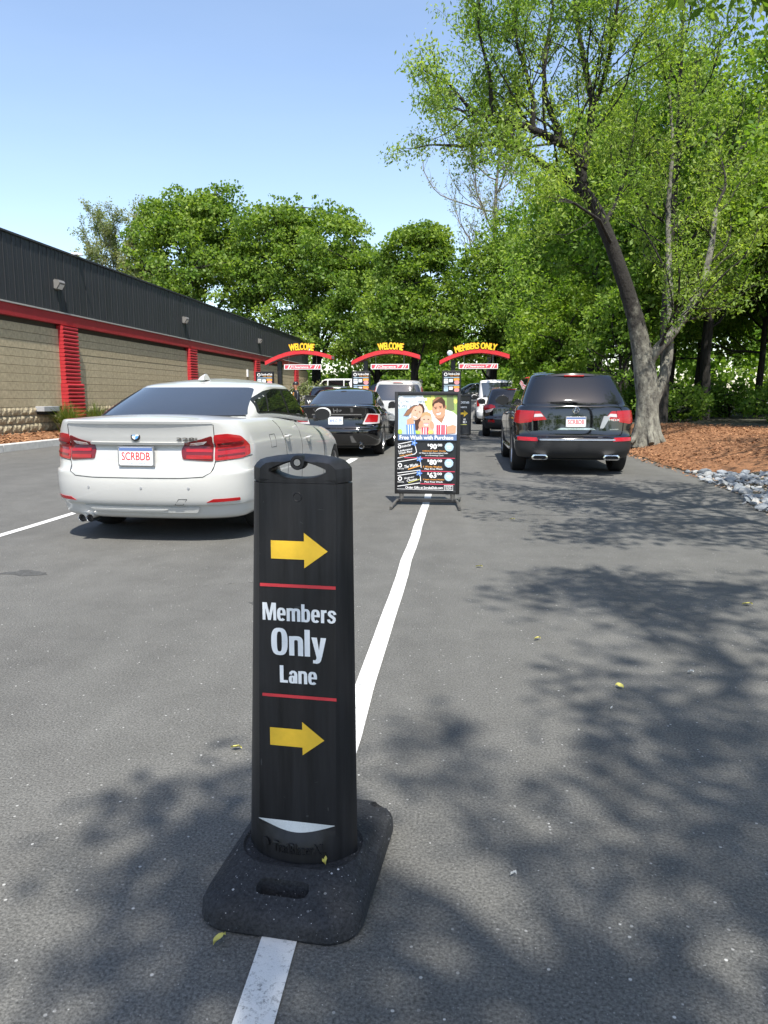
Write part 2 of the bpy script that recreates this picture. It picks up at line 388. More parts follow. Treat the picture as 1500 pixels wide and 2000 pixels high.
class MB:
    """collects geometry for ONE mesh object"""
    def __init__(s):
        s.v, s.f, s.m, s.mats = [], [], [], []
    def mi(s, m):
        if m not in s.mats: s.mats.append(m)
        return s.mats.index(m)
    def add(s, vs, fs, m):
        o = len(s.v); k = s.mi(m)
        s.v.extend(tuple(x) for x in vs)
        for f in fs:
            s.f.append(tuple(i + o for i in f)); s.m.append(k)
    def box(s, x0, x1, y0, y1, z0, z1, m, bev=0.0):
        if bev <= 0:
            vs = [(x, y, z) for x in (x0, x1) for y in (y0, y1) for z in (z0, z1)]
            s.add(vs, [(0, 1, 3, 2), (4, 6, 7, 5), (0, 4, 5, 1), (2, 3, 7, 6), (0, 2, 6, 4), (1, 5, 7, 3)], m)
            return
        b = bmesh.new()
        bmesh.ops.create_cube(b, size=1.0)
        for v in b.verts:
            v.co = Vector(((x0 + x1) / 2 + v.co.x * (x1 - x0), (y0 + y1) / 2 + v.co.y * (y1 - y0), (z0 + z1) / 2 + v.co.z * (z1 - z0)))
        bmesh.ops.bevel(b, geom=b.edges[:], offset=bev, segments=2, profile=0.5, affect='EDGES')
        s.bm(b, m)
    def bm(s, b, m, fn=None):
        b.verts.ensure_lookup_table()
        b.verts.index_update()
        vs = [tuple(fn(v.co)) if fn else tuple(v.co) for v in b.verts]
        s.add(vs, [tuple(v.index for v in f.verts) for f in b.faces], m)
        b.free()
    def tube(s, pts, rad, m, n=8, cap=True):
        pts = [Vector(p) for p in pts]
        if not hasattr(rad, '__len__'): rad = [rad] * len(pts)
        vs, fs = [], []
        ref = None
        for i, p in enumerate(pts):
            a = pts[max(0, i - 1)]; b = pts[min(len(pts) - 1, i + 1)]
            d = (b - a).normalized()
            if ref is None:
                ref = d.orthogonal().normalized()
            else:
                ref = (ref - d * ref.dot(d)).normalized()
            q = d.cross(ref)
            for k in range(n):
                t = 2 * math.pi * k / n
                vs.append(p + (ref * math.cos(t) + q * math.sin(t)) * rad[i])
        for i in range(len(pts) - 1):
            for k in range(n):
                fs.append((i * n + k, i * n + (k + 1) % n, (i + 1) * n + (k + 1) % n, (i + 1) * n + k))
        if cap:
            fs.append(tuple(range(n - 1, -1, -1)))
            fs.append(tuple((len(pts) - 1) * n + k for k in range(n)))
        s.add(vs, fs, m)
    def prism(s, poly, fn, d0, d1, m):
        """2-D polygon run between depths d0 and d1; fn(a, b, d) places it"""
        n = len(poly)
        vs = [fn(a, b, d0) for a, b in poly] + [fn(a, b, d1) for a, b in poly]
        fs = [tuple(range(n)), tuple(range(2 * n - 1, n - 1, -1))] + [(i, i + n, (i + 1) % n + n, (i + 1) % n) for i in range(n)]
        s.add(vs, fs, m)
    def flat(s, poly, fn, d, m):
        s.add([fn(a, b, d) for a, b in poly], [tuple(range(len(poly)))], m)
    def lathe(s, prof, m, n=24, axis='x', c=(0, 0, 0)):
        vs, fs = [], []
        for (r, h) in prof:
            for k in range(n):
                t = 2 * math.pi * k / n
                a, b = r * math.cos(t), r * math.sin(t)
                vs.append((c[0] + h, c[1] + a, c[2] + b) if axis == 'x' else (c[0] + a, c[1] + h, c[2] + b) if axis == 'y' else (c[0] + a, c[1] + b, c[2] + h))
        for i in range(len(prof) - 1):
            for k in range(n):
                fs.append((i * n + k, i * n + (k + 1) % n, (i + 1) * n + (k + 1) % n, (i + 1) * n + k))
        s.add(vs, fs, m)
    def text(s, string, box, fn, d, m, bold=0.03, depth=0.0, res=3):
        vs, fs = text_geo(string, 0.0, res)
        if not vs: return
        if bold > 0.012:           # heavier strokes: shifted copies, each a hair prouder than the last
            nb = len(vs); k = bold
            sh_ = [(0, 0), (-k, 0), (k, 0), (0, k * .6), (0, -k * .6), (-k * .6, k * .4), (k * .6, -k * .4)]
            self_d = [i for i in range(len(sh_))]
            lay = [j for j in self_d for _ in range(nb)]
            vs2 = [(x + dx, y + dy) for dx, dy in sh_ for x, y in vs]
            fs = [tuple(q + j * nb for q in f) for j in self_d for f in fs]
            vs = vs2
        else:
            lay = [0] * len(vs)
        a0 = min(v[0] for v in vs); a1 = max(v[0] for v in vs); b0 = min(v[1] for v in vs); b1 = max(v[1] for v in vs)
        x0, x1, z0, z1 = box
        pl = [(x0 + (v[0] - a0) / (a1 - a0) * (x1 - x0), z0 + (v[1] - b0) / (b1 - b0) * (z1 - z0)) for v in vs]
        if depth == 0:
            s.add([fn(a, b, d + lay[i] * 0.00003) for i, (a, b) in enumerate(pl)], fs, m)
        else:
            n = len(pl)
            cnt = {}
            for f in fs:
                for i in range(len(f)):
                    e = (f[i], f[(i + 1) % len(f)]); k = (min(e), max(e))
                    cnt.setdefault(k, []).append(e)
            sides = [(e[0][1], e[0][0], e[0][0] + n, e[0][1] + n) for k, e in cnt.items() if len(e) == 1]
            s.add([fn(a, b, d) for a, b in pl] + [fn(a, b, d + depth + lay[i] * 0.0002) for i, (a, b) in enumerate(pl)], [tuple(q + n for q in f) for f in fs] + sides, m)
    def build(s, name, parent=None, smooth=False, angle=40, loc=None):
        me = bpy.data.meshes.new(name)
        me.from_pydata(s.v, [], s.f)
        for m in s.mats: me.materials.append(m)
        if len(s.mats) > 1:
            me.polygons.foreach_set('material_index', s.m)
        if smooth:
            me.polygons.foreach_set('use_smooth', [True] * len(me.polygons))
            me.set_sharp_from_angle(angle=math.radians(angle))
        me.update()
        return link(name, me, parent, loc)

_TXT = {}
def text_geo(string, bold=0.03, res=3):
    key = (string, bold, res)
    if key in _TXT: return _TXT[key]
    cu = bpy.data.curves.new('lettering', 'FONT')
    cu.body = string
    cu.offset = bold
    cu.resolution_u = res
    ob = bpy.data.objects.new('lettering', cu)
    COL.objects.link(ob)
    dg = bpy.context.evaluated_depsgraph_get()
    me = bpy.data.meshes.new_from_object(ob.evaluated_get(dg))
    vs = [(v.co.x, v.co.y) for v in me.vertices]
    fs = [tuple(p.vertices) for p in me.polygons]
    bpy.data.objects.remove(ob); bpy.data.curves.remove(cu); bpy.data.meshes.remove(me)
    _TXT[key] = (vs, fs)
    return _TXT[key]

def ellipse(cx, cz, rx, rz, n=20, rot=0.0, a0=0.0, a1=360.0):
    o = []
    full = abs(a1 - a0) >= 360
    for i in range(n if full else n + 1):
        t = math.radians(a0 + (a1 - a0) * i / n)
        x, z = rx * math.cos(t), rz * math.sin(t)
        o.append((cx + x * math.cos(rot) - z * math.sin(rot), cz + x * math.sin(rot) + z * math.cos(rot)))
    return o

def round_poly(pts, r, n=4):
    """polygon with rounded corners"""
    out = []
    k = len(pts)
    for i in range(k):
        p0, p1, p2 = Vector(pts[i - 1]), Vector(pts[i]), Vector(pts[(i + 1) % k])
        rr = r[i] if hasattr(r, '__len__') else r
        d0, d1 = (p0 - p1), (p2 - p1)
        q = min(rr, d0.length * 0.48, d1.length * 0.48)
        a = p1 + d0.normalized() * q; b = p1 + d1.normalized() * q
        for j in range(n + 1):
            t = j / n
            out.append(tuple(a * (1 - t) ** 2 + p1 * 2 * t * (1 - t) + b * t * t))
    return out

def front(x, z, d):            # picture plane facing -y
    return (x, -d, z)

def smooth01(t):
    t = max(0.0, min(1.0, t))
    return t * t * (3 - 2 * t)

def np_mesh(name, verts, nper, material, parent=None, kind=None, tri=False):
    """many separate polygons of nper corners each"""
    n = len(verts) // nper
    me = bpy.data.meshes.new(name)
    me.vertices.add(len(verts)); me.loops.add(len(verts)); me.polygons.add(n)
    me.vertices.foreach_set('co', np.asarray(verts, dtype=np.float32).ravel())
    me.loops.foreach_set('vertex_index', np.arange(len(verts), dtype=np.int32))
    me.polygons.foreach_set('loop_start', np.arange(0, len(verts), nper, dtype=np.int32))
    me.materials.append(material)
    me.update(calc_edges=True)
    o = link(name, me, parent)
    if kind: o['kind'] = kind
    return o

def copy_tree(o, parent=None, mats=None):
    c = o.copy()
    COL.objects.link(c)
    c.parent = parent
    for ch in list(o.children):
        copy_tree(ch, c)
    return c

def boolean_cut(obj, cutters):
    for cu in cutters:
        md = obj.modifiers.new('cut', 'BOOLEAN'); md.operation = 'DIFFERENCE'; md.object = cu; md.solver = 'EXACT'
    dg = bpy.context.evaluated_depsgraph_get()
    me = bpy.data.meshes.new_from_object(obj.evaluated_get(dg))
    obj.modifiers.clear()
    old = obj.data
    obj.data = me
    bpy.data.meshes.remove(old)
    for cu in cutters:
        d = cu.data
        bpy.data.objects.remove(cu); bpy.data.meshes.remove(d)
    return obj


def heavy_word(word):
    """bold condensed letters as polygons in a unit-cap-height plane"""
    XH = 0.73
    def ringp(x0, x1, z0, z1, sw, sh, a0=0, a1=360, n=28):
        cx, cz, rx, rz = (x0 + x1) / 2, (z0 + z1) / 2, (x1 - x0) / 2, (z1 - z0) / 2
        def pt(t, rx, rz, p):
            c, q = math.cos(t), math.sin(t)
            return (cx + rx * math.copysign(abs(c) ** p, c), cz + rz * math.copysign(abs(q) ** p, q))
        o = []
        for i in range(n):
            t0 = math.radians(a0 + (a1 - a0) * i / n); t1 = math.radians(a0 + (a1 - a0) * (i + 1) / n)
            o.append([pt(t0, rx, rz, .72), pt(t1, rx, rz, .72), pt(t1, rx - sw, rz - sh, .6), pt(t0, rx - sw, rz - sh, .6)])
        return o
    def stroke(path, w):
        o = []; L_ = []; R_ = []
        for i, p in enumerate(path):
            a, c = Vector(path[max(0, i - 1)]), Vector(path[min(len(path) - 1, i + 1)])
            d = (c - a).normalized(); k = w[i] if hasattr(w, '__len__') else w
            L_.append((p[0] - d.y * k / 2, p[1] + d.x * k / 2)); R_.append((p[0] + d.y * k / 2, p[1] - d.x * k / 2))
        for i in range(len(path) - 1): o.append([L_[i], R_[i], R_[i + 1], L_[i + 1]])
        return o
    def rect(x0, x1, z0, z1): return [[(x0, z0), (x1, z0), (x1, z1), (x0, z1)]]
    def arch_(x, w=.40, sw=.155):
        return ringp(x, x + w, XH - .46, XH + .012, sw, .15, 0, 180, 16) + rect(x + w - sw, x + w, 0, XH - .22)
    G = {
        'M': (.66, [[(0, 0), (0, 1), (.215, 1), (.33, .40), (.445, 1), (.66, 1), (.66, 0), (.52, 0), (.52, .66), (.395, 0), (.265, 0), (.14, .66), (.14, 0)]]),
        'e': (.42, ringp(0, .42, -.012, XH + .012, .155, .13, 0, 318, 34) + rect(.13, .41, .315, .425)),
        'm': (.66, rect(0, .155, 0, XH) + arch_(.0) + arch_(.255)),
        'n': (.42, rect(0, .155, 0, XH) + arch_(.0, .42)),
        'b': (.42, rect(0, .155, 0, 1) + ringp(0, .42, -.012, XH + .012, .155, .13)),
        'r': (.27, rect(0, .155, 0, XH) + stroke([(.10, XH - .18), (.15, XH - .09), (.21, XH - .07), (.27, XH - .07)], [.10, .14, .15, .155])),
        's': (.39, stroke([(.345, .50), (.33, .58), (.27, .655), (.195, .67), (.12, .65), (.078, .575), (.085, .50), (.15, .425), (.235, .365), (.305, .30), (.315, .20), (.28, .10), (.20, .058), (.12, .07), (.062, .135), (.048, .225)], [.14, .14, .135, .13, .135, .145, .155, .165, .165, .155, .145, .135, .13, .135, .14, .14])),
        'O': (.50, ringp(0, .50, -.015, 1.015, .175, .14)),
        'l': (.16, rect(0, .16, 0, 1)),
        'y': (.44, [[(0, XH), (.165, XH), (.225, .26), (.28, XH), (.44, XH), (.315, .02), (.28, -.14), (.235, -.215), (.16, -.245), (.045, -.24), (.045, -.12), (.115, -.12), (.145, -.07), (.15, -.01)]]),
        'L': (.38, [[(0, 0), (0, 1), (.175, 1), (.175, .15), (.38, .15), (.38, 0)]]),
        'a': (.41, rect(.255, .41, 0, .52) + stroke([(.085, .50), (.10, .60), (.17, .665), (.25, .665), (.315, .61), (.332, .50)], [.14, .14, .14, .14, .15, .155]) + ringp(0, .33, -.012, .44, .145, .10)),
    }
    x = 0; out = []
    for ch in word:
        w, ps = G[ch]
        out += [[(x + a, c) for a, c in p] for p in ps]; x += w + .045
    return out, x - .045

def put_heavy(b, word, x0, x1, z0, cap, fn, d, m):
    ps, w = heavy_word(word)
    for i, p in enumerate(ps):
        b.add([fn(x0 + (x1 - x0) * a / w, z0 + cap * c, d + 0.000012 * (i % 40)) for a, c in p], [tuple(range(len(p)))], m)

# ------------------------------------------------------------------ ground, lanes, kerb, beds
def sheet(name, x0, x1, y0, y1, z, m, kind='structure'):
    b = MB(); b.add([(x0, y0, z), (x1, y0, z), (x1, y1, z), (x0, y1, z)], [(0, 1, 2, 3)], m)
    return tag(b.build(name), kind=kind)

sheet('ground', -500, 500, -300, 900, -0.012, M['ground'])
sheet('asphalt_lot', -10.6, 12, -14, 64, 0.0, M['asphalt'])
b = MB()
def stripe(b, x, y0, y1, w=0.085):
    n = max(2, int((y1 - y0) / 0.5))
    for i in range(n):
        a0, a1 = y0 + (y1 - y0) * i / n, y0 + (y1 - y0) * (i + 1) / n
        q0 = 0.004 * math.sin(a0 * 3.1) + 0.003 * math.sin(a0 * 7.7 + x); q1 = 0.004 * math.sin(a1 * 3.1) + 0.003 * math.sin(a1 * 7.7 + x)
        b.add([(x - w / 2 + q0, a0, 0.004), (x + w / 2 + q0, a0, 0.004), (x + w / 2 + q1, a1, 0.004), (x - w / 2 + q1, a1, 0.004)], [(0, 1, 2, 3)], M['line'])
stripe(b, -0.395, -4, 26.3)
tag(b.build('lane_line'), kind='structure')
b = MB(); stripe(b, -4.17, -4, 26.3, 0.09)
tag(b.build('lane_line'), kind='structure')
b = MB(); stripe(b, -2.17, 13.5, 15.1, 0.16)
tag(b.build('painted_dash'), kind='structure')

# wear on the asphalt: broken hairline cracks, an oil stain, pale scuffs
def crack(pts, w, m, gap=.35, z=.0022):
    b = MB()
    for (a, c) in zip(pts, pts[1:]):
        L_ = math.hypot(c[0] - a[0], c[1] - a[1]); n = max(2, int(L_ / .03)); px_, py_ = (c[1] - a[1]) / L_, -(c[0] - a[0]) / L_
        prev = None
        for i in range(n + 1):
            t = i / n; j = RND.gauss(0, .006); ww = w * RND.uniform(.3, 1.2)
            x, y = a[0] + (c[0] - a[0]) * t + px_ * j, a[1] + (c[1] - a[1]) * t + py_ * j
            cur = ((x - px_ * ww, y - py_ * ww, z), (x + px_ * ww, y + py_ * ww, z))
            if prev and RND.random() > gap: b.add([prev[0], prev[1], cur[1], cur[0]], [(0, 1, 2, 3)], m)
            prev = cur
    return tag(b.build('asphalt_crack'), kind='structure')
crack([(-2.45, 2.75), (-2.25, 2.98)], .010, M['scuff'], .3)
crack([(-1.9, 4.6), (-1.2, 4.9)], .008, M['scuff'], .5)
b = MB()
for (cx, cy, rx, ry) in ((-2.66, 3.35, .17, .10), (-2.45, 3.42, .07, .04), (-3.1, 4.9, .16, .08), (1.6, 9.6, .22, .2), (-1.2, 4.3, .06, .05), (2.1, 3.2, .05, .05)):
    b.flat([(cx + rx * math.cos(a) * (1 + .3 * math.sin(3 * a + cx) + .15 * math.sin(7 * a)), cy + ry * math.sin(a) * (1 + .25 * math.cos(4 * a + cy))) for a in np.linspace(0, 6.2, 30)], lambda a, c, d: (a, c, .0018), 0, M['stain'])
tag(b.build('oil_stain'), kind='structure')

# kerb along the planting bed: one object per concrete length
kb = empty('kerb', (-10.5, 10, 0), kind='structure')
pb = MB(); pb.box(-0.09, 0.09, 0.006, 2.994, -0.02, 0.175, M['kerb'], 0.02)
proto = pb.build('kerb_stone', kb)
for i in range(16):
    k = proto if i == 0 else link('kerb_stone', proto.data, kb)
    k.location = (RND.uniform(-0.006, 0.006), i * 3.0, RND.uniform(-0.006, 0.004))

def grid_surface(name, xs, ys, zf, m, keep=None):
    nx, ny = len(xs), len(ys)
    v = [(x if not callable(x) else x(y), y, 0) for y in ys for x in xs]
    v = [(x, y, zf(x, y)) for x, y, z in v]
    f = []
    for j in range(ny - 1):
        for i in range(nx - 1):
            q = (j * nx + i, j * nx + i + 1, (j + 1) * nx + i + 1, (j + 1) * nx + i)
            if keep is None or keep(sum(v[k][0] for k in q) / 4, sum(v[k][1] for k in q) / 4):
                f.append(q)
    b = MB(); b.add(v, f, m)
    return b.build(name, smooth=True, angle=180)

def nz(x, y, s=1.0, seed=0.0):
    return (math.sin(x * 1.7 * s + y * 0.9 * s + seed) + math.sin(-x * 0.8 * s + y * 2.3 * s + 1.3 * seed) + math.sin(x * 3.9 * s - y * 3.1 * s + seed * 2.1) * 0.5) / 2.5

lb = grid_surface('planting_bed', list(np.linspace(-11.8, -10.5, 14)), list(np.linspace(12, 57, 150)),
                  lambda x, y: 0.15 + 0.14 * smooth01((-10.6 - x) / 1.0) + 0.015 * nz(x, y, 4), M['mulch'])
tag(lb, kind='structure')

EDGE = [(-14, 3.3), (4, 3.25), (8.45, 3.36), (10.5, 3.68), (12.7, 3.80), (16.5, 3.74), (26, 3.9), (64, 4.6)]
def edge(y):
    for (a, xa), (c, xc) in zip(EDGE, EDGE[1:]):
        if y <= c:
            return xa + (xc - xa) * smooth01((y - a) / (c - a)) + 0.03 * math.sin(y * 2.1) + 0.02 * math.sin(y * 5.3)
    return EDGE[-1][1]
def height(x, y):
    d = x - edge(y)
    if d < 0: return 0.0
    rock = max(0.0, 1 - abs(y - 9.5) / 3.4)
    rise = 0.40 * smooth01((d - 0.7 * rock) / (2.1 + 0.8 * rock))
    return 0.012 + rise + 0.013 * max(0, d - 2) + 0.03 * smooth01(d / 0.8) * nz(x, y, 1.6) + 0.012 * nz(x, y, 6, 2)
def mulch_back(y):
    return 6.6 + 0.45 * max(0.0, 23.6 - y) + 0.25 * nz(y, y * 0.3, 1.4) - 1.1 * max(0.0, y - 23.6)

ter_d = [0, .05, .12, .25, .4, .6, .8, 1.0, 1.25, 1.5, 1.8, 2.1, 2.5, 3, 3.5, 4, 4.5, 5, 5.5, 6, 7, 8, 9, 10, 12, 15, 19, 24, 30, 40]
b = MB()
ys = list(np.concatenate([np.linspace(-12, 5, 18), np.linspace(5.3, 28, 92), np.linspace(28.6, 64, 50)]))
v = []; f = []
for y in ys:
    for d in ter_d:
        x = edge(y) + d
        v.append((x, y, height(x, y) - (0.012 if d == 0 else 0)))
n_ = len(ter_d)
for j in range(len(ys) - 1):
    for i in range(n_ - 1):
        f.append((j * n_ + i, j * n_ + i + 1, (j + 1) * n_ + i + 1, (j + 1) * n_ + i))
b.add(v, f, M['forest_floor'])
tag(b.build('forest_floor', smooth=True, angle=180), kind='structure')
b = MB(); v = []; f = []
ysm = list(np.linspace(4.0, 27.5, 120)); N = 26
for y in ysm:
    x0 = edge(y) + (0.03 if y > 12.9 else 0.03 + 1.0 * smooth01((12.9 - y) / 1.2) if y > 7 else 1.0)
    x1 = max(x0 + 0.2, mulch_back(y))
    for i in range(N):
        x = x0 + (x1 - x0) * (i / (N - 1)) ** 1.3
        lip = 0.03 * min(1, i / 2) if i < N - 2 else (0.02 if i == N - 2 else -0.03)
        v.append((x, y, height(x, y) + lip + (0.01 * nz(x, y, 9, 3) if 0 < i < N - 2 else 0)))
for j in range(len(ysm) - 1):
    for i in range(N - 1):
        f.append((j * N + i, j * N + i + 1, (j + 1) * N + i + 1, (j + 1) * N + i))
b.add(v, f, M['mulch'])
tag(b.build('mulch_bed', smooth=True, angle=180), kind='structure')

# loose bark chips on both beds
rng = np.random.default_rng(5)
def chips(name, pts, size, m):
    P = np.array(pts); n = len(P)
    a = rng.uniform(0, 2 * np.pi, n); l = rng.uniform(0.5, 1.5, n) * size; w = l * rng.uniform(0.2, 0.5, n)
    t = np.stack([np.cos(a), np.sin(a), rng.uniform(-.5, .5, n)], 1); s = np.stack([-np.sin(a), np.cos(a), rng.uniform(-.5, .5, n)], 1)
    c = [P - t * l[:, None] - s * w[:, None], P + t * l[:, None] - s * w[:, None], P + t * l[:, None] + s * w[:, None], P - t * l[:, None] + s * w[:, None]]
    np_mesh(name, np.stack(c, 1).reshape(-1, 3), 4, m, kind='stuff')
pts = []
while len(pts) < 24000:
    y = RND.uniform(8, 25); x0 = edge(y); x = x0 + RND.random() ** 1.2 * 6.5
    if y < 12.9 and x - x0 < 1.05: continue
    if x < mulch_back(y): pts.append((x, y, height(x, y) + RND.uniform(0.03, 0.06)))
for _ in range(500):
    y = RND.uniform(12, 22); x = edge(y) - abs(RND.gauss(0, 0.10)); pts.append((x, y, 0.012))
chips('bark_chips', pts, 0.021, M['chips'])
pts = [(x, RND.uniform(12, 30), 0.17 + 0.14 * smooth01((-10.6 - x) / 1.0)) for x in (RND.uniform(-11.68, -10.55) for _ in range(2500))]
chips('bark_chips', pts, 0.04, M['chips'])

# river stones beside the asphalt
rb = empty('stone_border', (4.0, 10, 0), kind='structure')
shapes = []
for k in range(7):
    bm_ = bmesh.new(); bmesh.ops.create_icosphere(bm_, subdivisions=2, radius=1.0)
    sd = k * 5.1; ax = (RND.uniform(.8, 1.3), RND.uniform(.6, 1.0), RND.uniform(.38, .62))
    for vv in bm_.verts:
        c = vv.co.copy(); q = 1 + 0.22 * nz(c.x * 1.6 + sd, c.y * 1.6 + c.z * 1.3, 1.0, sd)
        # broken faces: flatten against a few planes
        for pl in range(5):
            nn = Vector((math.sin(sd + pl * 2.4), math.cos(sd * 1.3 + pl * 1.9), math.sin(pl * 1.1 + sd * .7) * .7)).normalized()
            dd = c.dot(nn)
            if dd > 0.58: c -= nn * (dd - 0.58)
        vv.co = Vector((c.x * q * ax[0], c.y * q * ax[1], c.z * q * ax[2]))
    q_ = MB(); q_.bm(bm_, M['stone'])
    o = q_.build('stone', rb, smooth=True, angle=28); shapes.append(o.data); bpy.data.objects.remove(o)
placed = []
tries = 0
while len(placed) < 285 and tries < 30000:
    tries += 1
    y = RND.uniform(6.4, 12.75); wd = 1.25 * smooth01((12.95 - y) / 1.6)
    d = RND.uniform(0.0, 1.0) * wd - 0.04; r = RND.uniform(0.045, 0.098) * (1.3 if RND.random() < .12 else 1)
    x = edge(y) + d
    if any((x - a) ** 2 + (y - c) ** 2 < (0.72 * (r + e)) ** 2 for a, c, e in placed): continue
    placed.append((x, y, r))
    o = link('stone', RND.choice(shapes), rb)
    o.location = (x - 4.0, y - 10, height(x, y) + r * 0.32)
    o.rotation_euler = (RND.uniform(-.35, .35), RND.uniform(-.35, .35), RND.uniform(0, 6.28))
    o.scale = (r, r, r)
b = MB()
pts = []
for _ in range(2600):
    y = RND.uniform(6.4, 12.9); wd = 1.3 * smooth01((13.0 - y) / 1.6); x = edge(y) + RND.uniform(-0.05, 1.0) * wd
    pts.append((x, y, height(x, y) + 0.015))
chips('stone_grit', pts, 0.02, island_mat('grit', [(0.10, 0.11, 0.12), (0.28, 0.28, 0.27), (0.35, 0.22, 0.12)]))

# ------------------------------------------------------------------ the long low building
WX, Y0, Y1 = -11.7, 13.0, 56.8
bld = empty('car_wash_building', (WX, Y0, 0), label='long low tan block building with charcoal metal fascia and red beam', cat='building')
def bl(b, name, **k):
    o = b.build(name, bld, **k); o.location = (-WX, -Y0, 0); return o
b = MB(); b.box(-26, WX - 0.09, Y0 + 0.02, Y1 - 0.02, -0.05, 5.3, M['mortar']); bl(b, 'wall')
b = MB(); b.box(-26.1, WX - 0.02, Y0 - 0.02, Y1 + 0.02, 5.3, 5.38, M['roofing']); bl(b, 'roof')
PIL = [(21.0, 21.85), (31.3, 32.15), (41.7, 42.55), (52.0, 52.85)]
bays = [(Y0, PIL[0][0])] + [(PIL[i][1], PIL[i + 1][0]) for i in range(3)] + [(PIL[3][1], Y1)]
CH = 0.222
for (ya, yb) in bays:
    q = MB(); q.box(-0.10, 0.0, 0.0, yb - ya, 0.004, CH - 0.005, M['block'], 0.005)
    first = None
    for r in range(0, 15):
        z = 0.10 + r * CH
        if z + CH > 3.36: break
        if r < 4 and ya < 30: continue
        if first is None:
            o = q.build('block_course', bld); first = o.data
        else:
            o = link('block_course', first, bld)
        o.location = (RND.uniform(-0.004, 0.004), ya - Y0, z)
    if ya < 30:       # rough split-faced blocks at the foot
        variants = []
        for k in range(6):
            bm_ = bmesh.new(); nx_ = 6
            vs = []
            for i in range(nx_ + 1):
                for j in range(4):
                    edge_ = i in (0, nx_) or j in (0, 3)
                    vs.append((0.0 if edge_ else RND.uniform(0.015, 0.05), 0.006 + i * (0.40 - 0.012) / nx_, 0.006 + j * (CH - 0.012) / 3))
            fs = [(i * 4 + j, (i + 1) * 4 + j, (i + 1) * 4 + j + 1, i * 4 + j + 1) for i in range(nx_) for j in range(3)]
            qq = MB(); qq.add(vs, fs, M['split_block']); qq.box(-0.08, -0.001, 0.006, 0.394, 0.006, CH - 0.006, M['split_block'])
            o = qq.build('split_block', bld); variants.append(o.data); bpy.data.objects.remove(o)
        for r in range(4):
            y = ya + (0.2 if r % 2 else 0.0)
            while y + 0.4 <= yb + 0.01:
                o = link('split_block', RND.choice(variants), bld)
                o.location = (RND.uniform(-0.004, 0.006), y - Y0, 0.10 + r * CH)
                y += 0.40
for (ya, yb) in PIL:      # red pilasters of rounded courses
    b = MB()
    z = 0.10; k = 0
    while z < 3.33:
        h = min(0.111, 3.335 - z); low = z < 1.65
        px = 0.24 if low else 0.17; yo = 0.05 if low else 0.0
        prof = [(-0.05, 0.004), (px - 0.035, 0.006), (px - 0.008, h * 0.25), (px, h * 0.5), (px - 0.010, h * 0.78), (px - 0.045, h - 0.004), (-0.05, h - 0.004)]
        b.prism(prof, lambda a, c, d, z=z: (WX + a, d, z + c), ya - yo, yb + yo, M['red_block'])
        z += 0.111; k += 1
    bl(b, 'pilaster', smooth=True, angle=60)
b = MB(); b.box(WX - 0.06, WX + 0.09, Y0, Y1 + 0.05, 3.345, 3.66, M['red_beam'], 0.01); bl(b, 'beam')
b = MB(); b.box(WX - 0.06, WX + 0.12, Y0, Y1 + 0.06, 3.662, 3.70, M['flashing']); bl(b, 'drip_edge')
PW = 0.42
q = MB(); q.box(-0.05, 0.0, 0.004, PW - 0.004, 0.0, 1.72, M['fascia'])
q.box(0.0, 0.014, 0.004, 0.040, 0.0, 1.72, M['fascia'])
q.box(0.0, 0.006, 0.20, 0.225, 0.0, 1.72, M['fascia'])
first = q.build('fascia_panel', bld); first.location = (0.07, 0, 3.702)
n_ = int((Y1 - Y0) / PW)
for i in range(1, n_):
    o = link('fascia_panel', first.data, bld, (0.07 + RND.uniform(-0.002, 0.002), i * PW, 3.702))
b = MB(); b.box(WX - 0.2, WX + 0.11, Y0, Y0 + n_ * PW, 5.424, 5.475, M['fascia']); bl(b, 'coping')
b = MB(); b.box(WX - 0.1, WX + 0.02, Y0 + n_ * PW + 0.003, Y0 + n_ * PW + 0.05, 3.702, 5.47, M['fascia']); b.box(-26, WX - 0.1, Y1 - 0.01, Y1 + 0.04, 3.7, 5.42, M['fascia']); bl(b, 'end_trim')
for (yy, zz) in ((22.2, 5.50), (55.4, 5.52)):
    b = MB(); b.box(WX - 0.05, WX + 0.16, yy - 0.07, yy + 0.07, zz, zz + 0.07, M['sign_white'], 0.01); b.tube([(WX + 0.1, yy, zz + .02), (WX + 0.3, yy - 0.05, zz - .02)], 0.03, M['sign_white']); bl(b, 'roof_fitting')
b = MB(); b.box(WX + 0.0, WX + 0.26, 19.55, 20.35, 0.86, 1.00, M['box_grey'], 0.01); b.box(WX + 0.01, WX + 0.2, 19.6, 20.3, 0.78, 0.86, M['gap']); bl(b, 'vent_hood')
b = MB(); b.box(WX, WX + 0.07, 40.2, 40.4, 2.35, 2.75, M['sign_white'], 0.01); bl(b, 'wall_vent')
b = MB()
b.box(WX - 0.0, WX + 0.02, Y1 - 2.2, Y1 - 1.0, 0.1, 2.2, M['trim']); bl(b, 'door')

def wall_light(y, z, label):
    t = empty('wall_light', (WX + 0.07, y, z), label=label, cat='wall lamp', group='floodlights along the charcoal fascia')
    b = MB(); b.prism([(0.0, -0.10), (0.0, 0.13), (0.15, 0.13), (0.19, 0.06), (0.175, 0.02), (0.08, -0.12)], lambda a, c, d: (a, d, c), -0.155, 0.155, M['lamp_grey'])
    b.box(-0.005, 0.03, -0.10, 0.10, -0.14, 0.16, M['lamp_grey']); b.build('housing', t)
    b = MB(); b.add([(0.182, -0.125, 0.008), (0.182, 0.125, 0.008), (0.095, 0.125, -0.115), (0.095, -0.125, -0.115)], [(0, 1, 2, 3)], M['lamp_lens']); b.build('lens', t)
wall_light(20.95, 4.44, 'grey floodlight on the charcoal fascia nearest the camera, above the first red pilaster')
wall_light(30.9, 4.44, 'middle grey floodlight on the fascia, above the second red pilaster')
